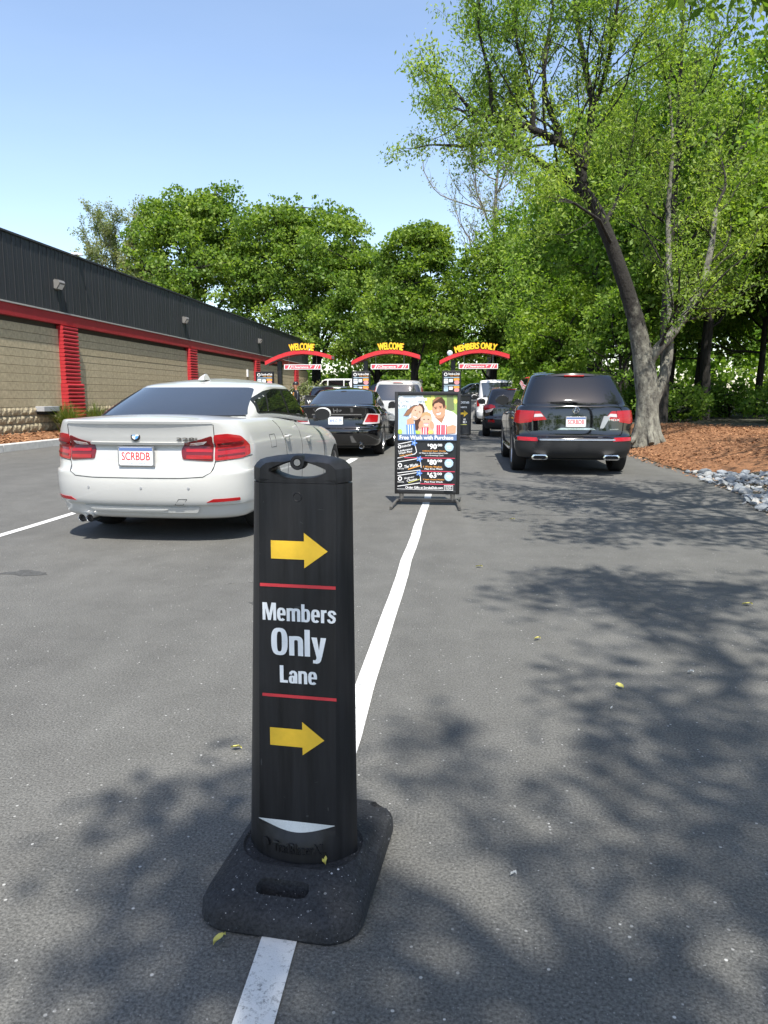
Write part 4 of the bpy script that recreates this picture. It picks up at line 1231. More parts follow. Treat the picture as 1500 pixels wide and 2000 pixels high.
a3 = arch(-0.77, 'MEMBERS ONLY', 0.57, 1.96, 'red arch lettered MEMBERS ONLY over the right-hand lane')
b = MB()
bm_ = bmesh.new(); bmesh.ops.create_uvsphere(bm_, u_segments=20, v_segments=12, radius=0.10)
b.bm(bm_, M['sign_white'], lambda c: (0.36 + c.x, -0.05 + c.y * 0.7, 2.80 + c.z)); b.tube([(0.36, -0.05, 2.55), (0.36, -0.05, 2.72)], 0.025, M['sign_white'])
b.lathe([(0, -0.075), (0.055, -0.073), (0.06, -0.06)], M['p_badge'], 16, 'y', (0.36, -0.05, 2.80))
b.build('white_globe', a3, smooth=True)  # plain white globe on a short stem

def menu_board(x, label, top=2.17):
    t = empty('menu_board', (x, 26.6, 0), 0.0, label, 'menu board', 'black wash menu boards under the arches')
    b = MB(); b.box(-0.33, 0.33, -0.05, 0.05, 1.0, top, M['sign_black'], 0.01); b.build('board', t)
    b = MB(); b.box(-0.2, 0.2, -0.03, 0.10, 0, 1.0, M['sign_black']); b.build('stand', t)
    b = MB(); f_ = lambda a, c, d: (a, -0.0505 - d, c)
    z = top
    b.flat(ellipse(-0.21, z - 0.12, 0.06, 0.06), f_, 0, M['p_white']); b.flat(ellipse(-0.21, z - 0.12, 0.035, 0.04), f_, 0.001, M['p_dark'])
    b.text('Scrub-a-Dub', (-0.12, 0.28, z - 0.14, z - 0.065), f_, 0, M['p_white'], 0.03); b.text('Car Wash', (-0.06, 0.26, z - 0.19, z - 0.15), f_, 0, M['p_orange'], 0.02)
    for r in range(3):
        zz = z - 0.24 - 0.27 * r
        b.flat([(-0.27, zz), (0.27, zz), (0.27, zz + 0.022), (-0.27, zz + 0.022)], f_, 0, M['p_badge'])
        b.flat(round_poly([(-0.27, zz - 0.20), (-0.12, zz - 0.20), (-0.12, zz - 0.03), (-0.27, zz - 0.03)], 0.03), f_, 0, M['p_badge'] if r else M['p_sky'])
        b.flat([(-0.09, zz - 0.15), (0.04, zz - 0.15), (0.04, zz - 0.04), (-0.09, zz - 0.04)], f_, 0, M['p_sky'] if r != 1 else M['p_white'])
        b.flat(round_poly([(0.07, zz - 0.10), (0.27, zz - 0.10), (0.27, zz - 0.02), (0.07, zz - 0.02)], 0.02), f_, 0, M['p_orange']); b.flat(ellipse(0.18, zz - 0.16, 0.09, 0.075), f_, 0.001, M['p_pink'])
        b.text(('Ultimate', 'Super', 'Basic')[r], (-0.26, -0.13, zz - 0.10, zz - 0.06), f_, 0.001, M['p_dark'], 0.02)
    b.build('print', t)
    return t
menu_board(-7.06, 'black menu board beside the first WELCOME arch, in front of tan wall')
menu_board(-3.55, 'black menu board between the black sedan and the white car roof')
menu_board(-0.33, 'black menu board under the MEMBERS ONLY arch, above the family poster')

# ------------------------------------------------------------------ vehicles
def cr(tab, t):
    """Catmull-Rom through the rows of tab at t in [0, n-1]"""
    n = len(tab); i = min(int(t), n - 2); u = t - i
    p0 = tab[max(i - 1, 0)]; p1 = tab[i]; p2 = tab[i + 1]; p3 = tab[min(i + 2, n - 1)]
    return [0.5 * (2 * b + (c - a) * u + (2 * a - 5 * b + 4 * c - d) * u * u + (3 * b - a - 3 * c + d) * u ** 3) for a, b, c, d in zip(p0, p1, p2, p3)]

class Shell:
    """a stack of waterlines; each level: z at the rear, rear y, half width, rear corner depth, z at the front, front y, front corner depth"""
    def __init__(s, rows, ya, yb, p=2.8, nlev=30, waist=None):
        s.rows, s.ya, s.yb, s.p, s.nlev = rows, ya, yb, p, nlev
        s.waist = waist
    def lev(s, v):
        return cr(s.rows, max(0.0, min(1.0, v)) * (len(s.rows) - 1))
    def v_of_z(s, z):
        lo, hi = 0.0, 1.0
        for _ in range(26):
            m = (lo + hi) / 2
            if s.lev(m)[0] < z: lo = m
            else: hi = m
        return lo
    def zz(s, r, y):
        return r[0] + (r[4] - r[0]) * smooth01((y - s.ya) / (s.yb - s.ya))
    def rear(s, x, v):
        r = s.lev(v); q = min(0.9999, abs(x) / r[2])
        y = r[1] + r[3] * (1 - (1 - q ** s.p) ** (1 / s.p))
        return Vector((x, y, s.zz(r, y)))
    def side(s, y, v, sg=1):
        r = s.lev(v); W = r[2]
        if y < r[1] + r[3]:
            q = min(1.0, max(0.0, (r[1] + r[3] - y) / r[3])); x = W * (1 - q ** s.p) ** (1 / s.p)
        elif y > r[5] - r[6]:
            q = min(1.0, max(0.0, (y - r[5] + r[6]) / r[6])); x = W * (1 - q ** s.p) ** (1 / s.p)
        else: x = W
        return Vector((sg * x, y, s.zz(r, y)))
    def wrap(s, a, v):
        """a = distance round the body from the rear centre line (signed)"""
        r = s.lev(v); sg = 1 if a >= 0 else -1; a = abs(a)
        px, py, L = 0.0, r[1], 0.0
        N = 48
        for i in range(1, N + 1):
            t = math.pi / 2 * i / N
            x = r[2] * math.sin(t) ** (2 / s.p); y = r[1] + r[3] * (1 - math.cos(t) ** (2 / s.p))
            d = math.hypot(x - px, y - py)
            if L + d >= a:
                k = (a - L) / d; x = px + (x - px) * k; y = py + (y - py) * k
                return Vector((sg * x, y, s.zz(r, y)))
            L += d; px, py = x, y
        y = r[1] + r[3] + (a - L)
        return Vector((sg * r[2], y, s.zz(r, y)))
    def ring(s, v, nr=14, ns=22, nf=9):
        r = s.lev(v); o = []
        for i in range(nr + 1):
            t = math.pi / 2 * i / nr
            o.append((r[2] * math.sin(t) ** (2 / s.p), r[1] + r[3] * (1 - math.cos(t) ** (2 / s.p))))
        y0, y1 = r[1] + r[3], r[5] - r[6]
        for i in range(1, ns):
            o.append((r[2], y0 + (y1 - y0) * i / ns))
        for i in range(nf + 1):
            t = math.pi / 2 * (1 - i / nf)
            o.append((r[2] * math.sin(t) ** (2 / s.p), r[5] - r[6] * (1 - math.cos(t) ** (2 / s.p))))
        return [(x, y, s.zz(r, y)) for x, y in o]
    def mesh(s, m, crown=0.03, fade=0.25, bottom=True, ncap=10):
        vs, fs = [], []
        lv = [i / (s.nlev - 1) for i in range(s.nlev)]
        full = []
        for v in lv:
            R = s.ring(v); n = len(R)
            loop = R + [(-x, y, z) for x, y, z in R[-2:0:-1]]
            full.append(loop)
        K = len(full[0])
        for L in full: vs += L
        for j in range(len(full) - 1):
            for k in range(K):
                fs.append((j * K + k, j * K + (k + 1) % K, (j + 1) * K + (k + 1) % K, (j + 1) * K + k))
        if bottom: fs.append(tuple(range(K - 1, -1, -1)))
        # crowned cap over the top ring
        top = (len(full) - 1) * K; R = s.ring(1.0); n = len(R)
        y0, y1 = R[0][1], R[-1][1]
        rows = [[top]]
        for i in range(1, n - 1):
            x, y, z = R[i]; row = [top + i]
            cz = crown * min(1.0, (y - y0) / fade) ** 0.7 * min(1.0, (y1 - y) / fade) ** 0.7 if 0 < y - y0 and y < y1 else 0
            for c in range(1, ncap):
                u = 1 - 2 * c / ncap
                vs.append((x * u, y, z + cz * (1 - u ** 2))); row.append(len(vs) - 1)
            row.append(top + K - i); rows.append(row)
        rows.append([top + n - 1])
        for a, b_ in zip(rows, rows[1:]):
            if len(a) == 1:
                for c in range(ncap): fs.append((a[0], b_[c], b_[c + 1]))
            elif len(b_) == 1:
                for c in range(ncap): fs.append((b_[0], a[c + 1], a[c]))
            else:
                for c in range(ncap): fs.append((a[c], b_[c], b_[c + 1], a[c + 1]))
        mb = MB(); mb.add(vs, fs, m)
        return mb

def skin(mb, fn, poly, off, thick, m, step=0.05):
    """lay a 2-D outline on a curved surface fn(a, b), proud by off, with a rim of depth thick"""
    bm_ = bmesh.new()
    bm_.faces.new([bm_.verts.new((a, c, 0)) for a, c in poly])
    for ax in (0, 1):
        lo = min(p[ax] for p in poly); hi = max(p[ax] for p in poly)
        st = step[ax] if hasattr(step, '__len__') else step
        k = math.floor(lo / st) + 1
        while k * st < hi - 1e-6:
            co = [0, 0, 0]; co[ax] = k * st; no = [0, 0, 0]; no[ax] = 1
            bmesh.ops.bisect_plane(bm_, geom=bm_.verts[:] + bm_.edges[:] + bm_.faces[:], plane_co=co, plane_no=no)
            k += 1
    bm_.verts.ensure_lookup_table(); bm_.verts.index_update()
    top, bot = [], []
    e = 0.004
    for v in bm_.verts:
        a, c = v.co.x, v.co.y
        p = fn(a, c)
        n = (fn(a + e, c) - fn(a - e, c)).cross(fn(a, c + e) - fn(a, c - e))
        if n.length < 1e-9: n = Vector((0, -1, 0))
        n.normalize()
        if n.dot(p - Vector((0, p.y + 0.6 if p.y < 1.2 else p.y, 0.6))) < 0: n = -n
        top.append(p + n * off); bot.append(p - n * (thick - off))
    N = len(top)
    fs = [tuple(v.index for v in f.verts) for f in bm_.faces]
    rim = [ed for ed in bm_.edges if len(ed.link_faces) == 1]
    fs += [(ed.verts[0].index, ed.verts[1].index, ed.verts[1].index + N, ed.verts[0].index + N) for ed in rim]
    bm_.free()
    mb.add(top + bot, fs, m)

def mirror(poly): return [(-a, c) for a, c in poly]

def wheel(parent, x, y, r, w, m_rim, side, spokes=10):
    t = empty('wheel', (x, y, r), parent=parent)
    b = MB(); h = w / 2
    b.lathe([(r * 0.70, -h * .9), (r * 0.86, -h), (r * 0.97, -h * .85), (r, -h * .5), (r, h * .5), (r * 0.97, h * .85), (r * 0.86, h), (r * 0.70, h * .9), (r * .66, h * .5), (r * .66, -h * .5), (r * .70, -h * .9)], M['tyre'], 28)
    b.build('tyre', t, smooth=True)
    b = MB(); s = side
    b.lathe([(r * .70, s * h * .88), (r * .665, s * h * .8), (r * .64, s * h * .2), (r * .62, -s * h * .4)], m_rim, 28)
    b.lathe([(0, s * h * .1), (r * .64, s * h * .05)], M['gap'], 20)
    b.lathe([(0, s * h * .72), (r * .12, s * h * .70), (r * .15, s * h * .5), (r * .15, s * h * .1)], m_rim, 16)
    for k in range(spokes):
        a = 2 * math.pi * k / spokes
        d, n = (math.cos(a), math.sin(a)), (-math.sin(a), math.cos(a))
        w0, w1 = r * .055, r * .045
        q = [(r * .1, -w0), (r * .66, -w1), (r * .66, w1), (r * .1, w0)]
        b.prism([(p[0] * d[0] + p[1] * n[0], p[0] * d[1] + p[1] * n[1]) for p in q], lambda a_, c_, e_: (e_, a_, c_), s * h * .35, s * h * .68, m_rim)
    b.build('rim', t, smooth=True, angle=35)
    return t

def car_root(name, x, y, rz, label, cat, group='vehicles queueing for the car wash'):
    return empty(name, (x, y, 0), rz, label, cat, group)

def make_body(t, sh, m, wheels, r_arch, crown, fade=0.25, name='body'):
    o = sh.mesh(m, crown, fade).build(name, t)
    cs = []
    for (wx, wy) in wheels:
        for s in (1, -1):
            q = MB(); q.lathe([(0, wx - .16), (r_arch, wx - .16), (r_arch, wx + .5), (0, wx + .5)], M['gap'], 40)
            q.v = [(s * a, b_ + wy, c + r_arch * 0.86) for a, b_, c in q.v]
            if s < 0: q.f = [f[::-1] for f in q.f]
            c = q.build('cutter'); c.matrix_world = t.matrix_world; cs.append(c)
    bpy.context.view_layer.update()
    for c in cs: c.matrix_world = t.matrix_world
    bpy.context.view_layer.update()
    boolean_cut(o, cs)
    o.data.polygons.foreach_set('use_smooth', [True] * len(o.data.polygons)); o.data.set_sharp_from_angle(angle=math.radians(38))
    return o

def green_rows(b, t, zb, zt, zbf, ztf, n=9, bow=1.25, side_bow=1.35, roundness=0.055):
    """greenhouse levels between base and roof rail; b, t = (rear y, half width, rear corner, front y, front corner)"""
    rows = []
    for h in [-0.06, 0.0, .12, .26, .42, .58, .72, .84, .92, .965, 1.0]:
        hh = max(0, h); e = max(0, (h - .90) / .10)
        g = hh ** bow; gw = hh ** side_bow
        ins = roundness * e ** 1.6
        rows.append((zb + (zt - zb) * h, b[0] + (t[0] - b[0]) * g + ins * 1.2, b[1] + (t[1] - b[1]) * gw - ins, b[2] + (t[2] - b[2]) * hh,
                     zbf + (ztf - zbf) * h, b[3] + (t[3] - b[3]) * g - ins * 1.2, b[4] + (t[4] - b[4]) * hh))
    return rows

def plate(t, y, z, main, blue=None, col='plate_red', rz=0.0, x=0.0, bottom_text=True, tilt=0.0):
    p = empty('license_plate', (x, y, z), parent=t); p.rotation_euler = (tilt, 0, rz)
    b = MB(); b.box(-0.163, 0.163, -0.006, 0.012, -0.084, 0.084, M['alloy'], 0.004); b.build('plate_frame', p)
    b = MB(); f_ = lambda a, c, d: (a, -0.0065 - d, c)
    b.flat(round_poly([(-0.152, -0.076), (0.152, -0.076), (0.152, 0.076), (-0.152, 0.076)], 0.015), f_, 0, M['plate'])
    b.text(main, (-0.128, 0.128, -0.034, 0.036), f_, 0.0008, M[col], 0.018)
    if bottom_text:
        b.text('The Spirit of America', (-0.085, 0.085, -0.066, -0.050), f_, 0.0008, M['plate_blue'], 0.01)
        b.flat([(-0.15, 0.046), (0.15, 0.046), (0.15, 0.074), (-0.15, 0.074)], f_, 0.0006, M['plate_blue'] if blue else M['plate'])
    b.build('plate_print', p)
    return p

def mirror_part(t, x, y, z, m, s, glass=True, size=1.0):
    q = empty('wing_mirror', (x, y, z), parent=t)
    b = MB()
    bm_ = bmesh.new(); bmesh.ops.create_uvsphere(bm_, u_segments=20, v_segments=12, radius=1.0)
    def shape(c):
        return (s * (0.12 + 0.115 * size * c.x), -0.005 + 0.075 * (c.y if c.y > 0 else c.y * .22), 0.012 + 0.085 * size * (abs(c.z) ** .8 * (1 if c.z > 0 else -1)))
    b.bm(bm_, m, shape)
    b.tube([(0, 0.02, -0.05), (s * 0.10, 0.01, -0.04)], [0.035, 0.028], M['trim'], 8)
    b.build('mirror_shell', q, smooth=True)
    if glass:
        b = MB(); b.flat([(s * .115 + a * 1.0, .003 + c) for a, c in ellipse(0, 0, .110 * size, .080 * size)], lambda a, c, d: (a, -0.026, c), 0, M['trim']); b.build('mirror_glass', q)  # black trim colour stands in for the mirror's dark reflection
    return q

def handle_part(t, sh, y, v, s, m):
    p = sh.side(y, v, s)
    b = MB(); b.tube([p + Vector((s * .005, -.085, 0)), p + Vector((s * .032, -.06, .003)), p + Vector((s * .034, .05, .005)), p + Vector((s * .006, .08, .005))], [.012, .013, .013, .011], m, 8)
    b.build('door_handle', t, smooth=True)
    b = MB(); skin(b, lambda a, c: sh.side(a, c, s), [(y - .05, v - .022), (y + .05, v - .022), (y + .05, v + .012), (y - .05, v + .012)], 0.0015, .002, M['gap']); b.build('handle_shade_patch', t)  # near-black patch on the skin painting the shade behind the handle

def seam(b, fn, pts, w=0.006, m=None):
    """narrow dark gap between panels following a line on the surface"""
    for (a, c) in zip(pts, pts[1:]):
        n = max(1, int(math.hypot(c[0] - a[0], (c[1] - a[1])) / 0.05))
        P = [fn(a[0] + (c[0] - a[0]) * i / n, a[1] + (c[1] - a[1]) * i / n) for i in range(n + 1)]
        b.tube(P, w / 2, m or M['gap'], 5, cap=False)

def interior(t, w, y0, y1, z0, z1):
    pass

# ---- white saloon, left lane
def white_saloon():
    t = car_root('white_sedan', -2.735, 5.98, math.radians(-2.6), 'white four-door sedan waiting left of the lane post, plate SCRBDB', 'car')
    bpy.context.view_layer.update()
    m = M['white_paint']
    rows = [(.205, .17, .80, .34, .20, 4.50, .60),
            (.23, .105, .850, .38, .21, 4.56, .62),
            (.30, .075, .873, .42, .24, 4.60, .66),
            (.335, .060, .884, .44, .28, 4.61, .70),
            (.345, .030, .889, .45, .29, 4.62, .70),
            (.40, .012, .895, .46, .36, 4.62, .72),
            (.50, .000, .902, .47, .45, 4.61, .75),
            (.575, .004, .906, .47, .52, 4.60, .80),
            (.622, .014, .907, .46, .56, 4.59, .84),
            (.642, .056, .907, .45, .60, 4.58, .86),
            (.76, .070, .905, .44, .66, 4.56, .90),
            (.845, .088, .897, .43, .71, 4.52, .95),
            (.868, .062, .889, .43, .735, 4.50, .98),
            (.96, .045, .866, .43, .79, 4.46, 1.05),
            (1.020, .026, .832, .42, .83, 4.40, 1.1),
            (1.050, .016, .806, .41, .855, 4.34, 1.1),
            (1.060, .022, .785, .40, .87, 4.28, 1.1),
            (1.0645, .06, .745, .40, .875, 4.22, 1.1)]
    sh = Shell(rows, 1.0, 3.8, 2.7, 40)
    make_body(t, sh, m, [(.80, 1.02), (.80, 3.83)], .345, 0.035)
    g = Shell(green_rows((.50, .765, .60, 3.62, .95), (1.42, .645, .42, 2.55, .30), 1.075, 1.395, .98, 1.405, bow=1.10, side_bow=1.25), 1.2, 3.3, 2.6, 26)
    g.mesh(m, 0.055, 0.5, bottom=False).build('cabin', t, smooth=True, angle=50)
    gv = g.v_of_z
    rw = lambda x, v: g.rear(x, v)
    b = MB()
    V0, V1 = gv(1.083), gv(1.345)
    pl = [(-.685, V0), (.685, V0), (.72, V0 + .02), (.60, V1 - .03), (.55, V1), (-.55, V1), (-.60, V1 - .03), (-.72, V0 + .02)]
    skin(b, rw, round_poly(pl, .03), .004, .014, M['glass'], .06); b.build('rear_window', t, smooth=True, angle=30)
    b = MB(); skin(b, rw, round_poly([(-.72, V0 - .018), (.72, V0 - .018), (.71, V0), (-.71, V0)], .01), .006, .016, M['trim'], .06); b.build('window_seal', t)
    for s in (1, -1):
        sd = lambda y, v, s=s: g.side(y, v, s)
        a0, a1 = gv(1.095), gv(1.34)
        out = [(1.02, a0 + .02), (1.10, a0), (3.14, a0 - .0), (3.24, a0 + .02), (2.62, a1 - .03), (2.40, a1 + .015), (1.85, a1 + .015), (1.50, a1 - .06), (1.12, a0 + .28)]
        b = MB(); skin(b, sd, round_poly(out, .06), .002, .012, M['trim'], .06); b.build('window_surround', t, smooth=True, angle=30)
        i0, i1 = a0 + .045, a1 - .04
        b = MB(); skin(b, sd, round_poly([(1.08, i0), (1.33, i0), (1.43, i1 - .16), (1.16, i0 + .22)], .02), .006, .010, M['side_glass'], .05); b.build('quarter_window', t, smooth=True)
        b = MB(); skin(b, sd, round_poly([(1.37, i0), (2.06, i0), (2.02, i1 + .01), (1.70, i1), (1.50, i1 - .10)], .02), .006, .010, M['side_glass'], .05); b.build('rear_side_window', t, smooth=True)
        b = MB(); skin(b, sd, round_poly([(2.13, i0), (2.92, i0), (2.55, i1 - .06), (2.36, i1), (2.10, i1 + .01)], .02), .006, .010, M['side_glass'], .05); b.build('front_side_window', t, smooth=True)
        bs = lambda y, v, s=s: sh.side(y, v, s)
        b = MB(); vz = sh.v_of_z
        seam(b, bs, [(1.28, vz(1.03)), (1.42, vz(.90)), (1.55, vz(.60)), (1.52, vz(.32))]); seam(b, bs, [(2.12, vz(1.04)), (2.12, vz(.30))]); seam(b, bs, [(3.1, vz(1.03)), (3.18, vz(.85)), (3.2, vz(.35))]); seam(b, bs, [(1.52, vz(.33)), (3.2, vz(.33))])
        if s > 0: seam(b, bs, [(.98, vz(.90)), (1.15, vz(.90)), (1.15, vz(.78)), (.98, vz(.78)), (.98, vz(.90))], .004)
        b.build('door_seams', t)
        handle_part(t, sh, 1.55, vz(.87), s, m); handle_part(t, sh, 2.42, vz(.87), s, m)
        mirror_part(t, s * .82, 3.0, 1.045, m, s, True, .85)
        b = MB(); skin(b, bs, [(1.45, vz(.30)), (3.3, vz(.30)), (3.3, vz(.33)), (1.45, vz(.33))], .006, .01, m); b.build('side_sill', t)
        # tail lamps: outer unit on the wing, inner unit on the boot lid
        wr = lambda a, z, s=s: sh.wrap(s * a, vz(z))
        b = MB(); skin(b, wr, round_poly([(.665, .715), (.90, .735), (1.01, .765), (.99, .86), (.91, .925), (.78, .945), (.665, .935)], .025), .006, .03, M['red_lens'], .04)
        o = b.build('tail_lamp', t, smooth=True, angle=45)
        b = MB(); skin(b, wr, round_poly([(.40, .73), (.655, .712), (.655, .93), (.56, .900), (.41, .865), (.385, .80)], .02), .006, .03, M['red_lens_dark'], .04); b.build('tail_lamp', t, smooth=True, angle=45)
        b = MB(); 
        for z0, z1, a0_, a1_ in ((.735, .765, .43, .64), (.79, .815, .43, .645)):
            skin(b, wr, round_poly([(a0_, z0), (a1_, z0 - .004), (a1_, z1 - .004), (a0_, z1)], .008), .010, .004, M['red_lens'], .06)
        skin(b, wr, round_poly([(.45, .850), (.58, .862), (.61, .882), (.47, .866)], .006), .010, .004, M['clear_lens'], .06)
        for z0 in (.75, .80, .85): skin(b, wr, round_poly([(.69, z0), (.93, z0 + .02), (.93, z0 + .032), (.69, z0 + .014)], .004), .010, .004, M['red_lens_dark'], .06)
        b.build('lamp_bars', t, smooth=True)
        # reflector in the bumper
        b = MB(); skin(b, wr, round_poly([(.60, .365), (.90, .372), (.90, .398), (.66, .394)], .008), .004, .012, M['red_lens'], .05); b.build('bumper_reflector', t, smooth=True)
    vz = sh.v_of_z
    rb_ = lambda x, z: sh.rear(x, vz(z))
    b = MB(); wr = lambda a, z: sh.wrap(a, vz(z))
    seam(b, rb_, [(-.66, 1.02), (-.665, .72), (-.64, .62), (-.58, .585), (-.40, .575), (.40, .575), (.58, .585), (.64, .62), (.665, .72), (.66, 1.02)], .007)
    seam(b, wr, [(.665, .705), (1.05, .755)], .005); seam(b, wr, [(-.665, .705), (-1.05, .755)], .005)
    b.build('boot_seam', t)
    # crease: recessed lower boot panel shadow line, built as a real ledge
    b = MB(); skin(b, rb_, round_poly([(-.42, .862), (.42, .862), (.42, .876), (-.42, .876)], .004), .016, .02, m, .06); b.build('boot_ledge', t, smooth=True)
    b = MB(); skin(b, rb_, round_poly([(-.66, 1.03), (.66, 1.03), (.64, 1.05), (-.64, 1.05)], .01), .006, .03, m, .06); b.build('boot_lip', t, smooth=True)
    # lower bumper insert with its moulded ridge
    b = MB(); skin(b, rb_, round_poly([(-.50, .275), (.50, .275), (.53, .325), (-.53, .325)], .012), .016, .03, m, .05); skin(b, rb_, round_poly([(-.42, .292), (.20, .292), (.26, .308), (-.46, .308)], .006), .024, .02, m, .05); b.build('bumper_insert', t, smooth=True)
    b = MB(); seam(b, rb_, [(.33, .345), (.40, .345), (.44, .395), (.37, .395), (.33, .345)], .004)
    for x in (-.44, .05, .46):
        p = rb_(x, .49); b.lathe([(.0, -.003), (.010, -.003), (.012, .002)], M['silver_paint'], 14, 'y', tuple(p))
    b.build('parking_sensors', t)
    for x in (-.56, -.485):
        b = MB(); b.lathe([(.026, .10), (.030, .0), (.034, -.008), (.036, .0), (.036, .12)], M['chrome'], 20, 'y', (x, .10, .205)); b.lathe([(0, .03), (.028, .03)], M['gap'], 16, 'y', (x, .10, .205)); b.build('exhaust_pipe', t, smooth=True)
    plate(t, .045, .755, 'SCRBDB', True)
    bd = empty('boot_emblem', (0, .056, .925), parent=t); bd.rotation_euler = (-0.28, 0, 0)
    b = MB(); b.lathe([(0, -.008), (.030, -.008), (.032, -.010), (.041, -.008), (.043, 0)], M['gap'], 28, 'y'); b.build('emblem_ring', bd, smooth=True)
    b = MB(); f_ = lambda a, c, d: (a, -.0095 - d, c)
    for k, mm in enumerate(('p_white', 'roundel_blue', 'p_white', 'roundel_blue')):
        b.flat([(0, 0)] + ellipse(0, 0, .029, .029, 8, 0, 90 * k, 90 * k + 90), f_, 0, M[mm])
    b.text('BMW', (-.022, .022, .031, .040), f_, .0008, M['p_white'], 0.02); b.build('emblem_print', bd)
    b = MB(); b.text('328i', (.36, .53, .885, .915), lambda a, c, d: tuple(rb_(a, c) + Vector((0, -.004 - d, 0))), 0.0, M['frame_grey'], .03, .004); b.build('model_badge', t)
    b = MB(); p0 = Vector((0, 1.62, 1.428))
    prof = [(-.10, 0.0), (.10, 0.0), (.07, .03), (-.02, .062), (-.055, .066), (-.075, .05)]
    for s in (1, -1):
        pass
    vs = [(s * w, p0.y - a, p0.z + c) for (a, c) in prof for s, w in ((1, .030 * (1 - c / .075)), (-1, .030 * (1 - c / .075)))]
    k = len(prof)
    b.add(vs, [(2 * i, 2 * ((i + 1) % k), 2 * ((i + 1) % k) + 1, 2 * i + 1) for i in range(k)] + [tuple(2 * i for i in range(k)), tuple(2 * i + 1 for i in range(k - 1, -1, -1))], m); b.build('roof_antenna', t, smooth=True, angle=50)
    b = MB(); b.box(-.66, .66, .55, 4.1, .17, .32, M['trim']); b.box(-.52, .52, .28, .6, .19, .30, M['trim']); b.build('underbody_blocker', t)  # plain dark boxes, added to block light under the car
    for s in (1, -1):
        wheel(t, s * .785, 1.02, .325, .225, M['alloy'], s); wheel(t, s * .785, 3.83, .325, .225, M['alloy'], s)
    return t
white_saloon()

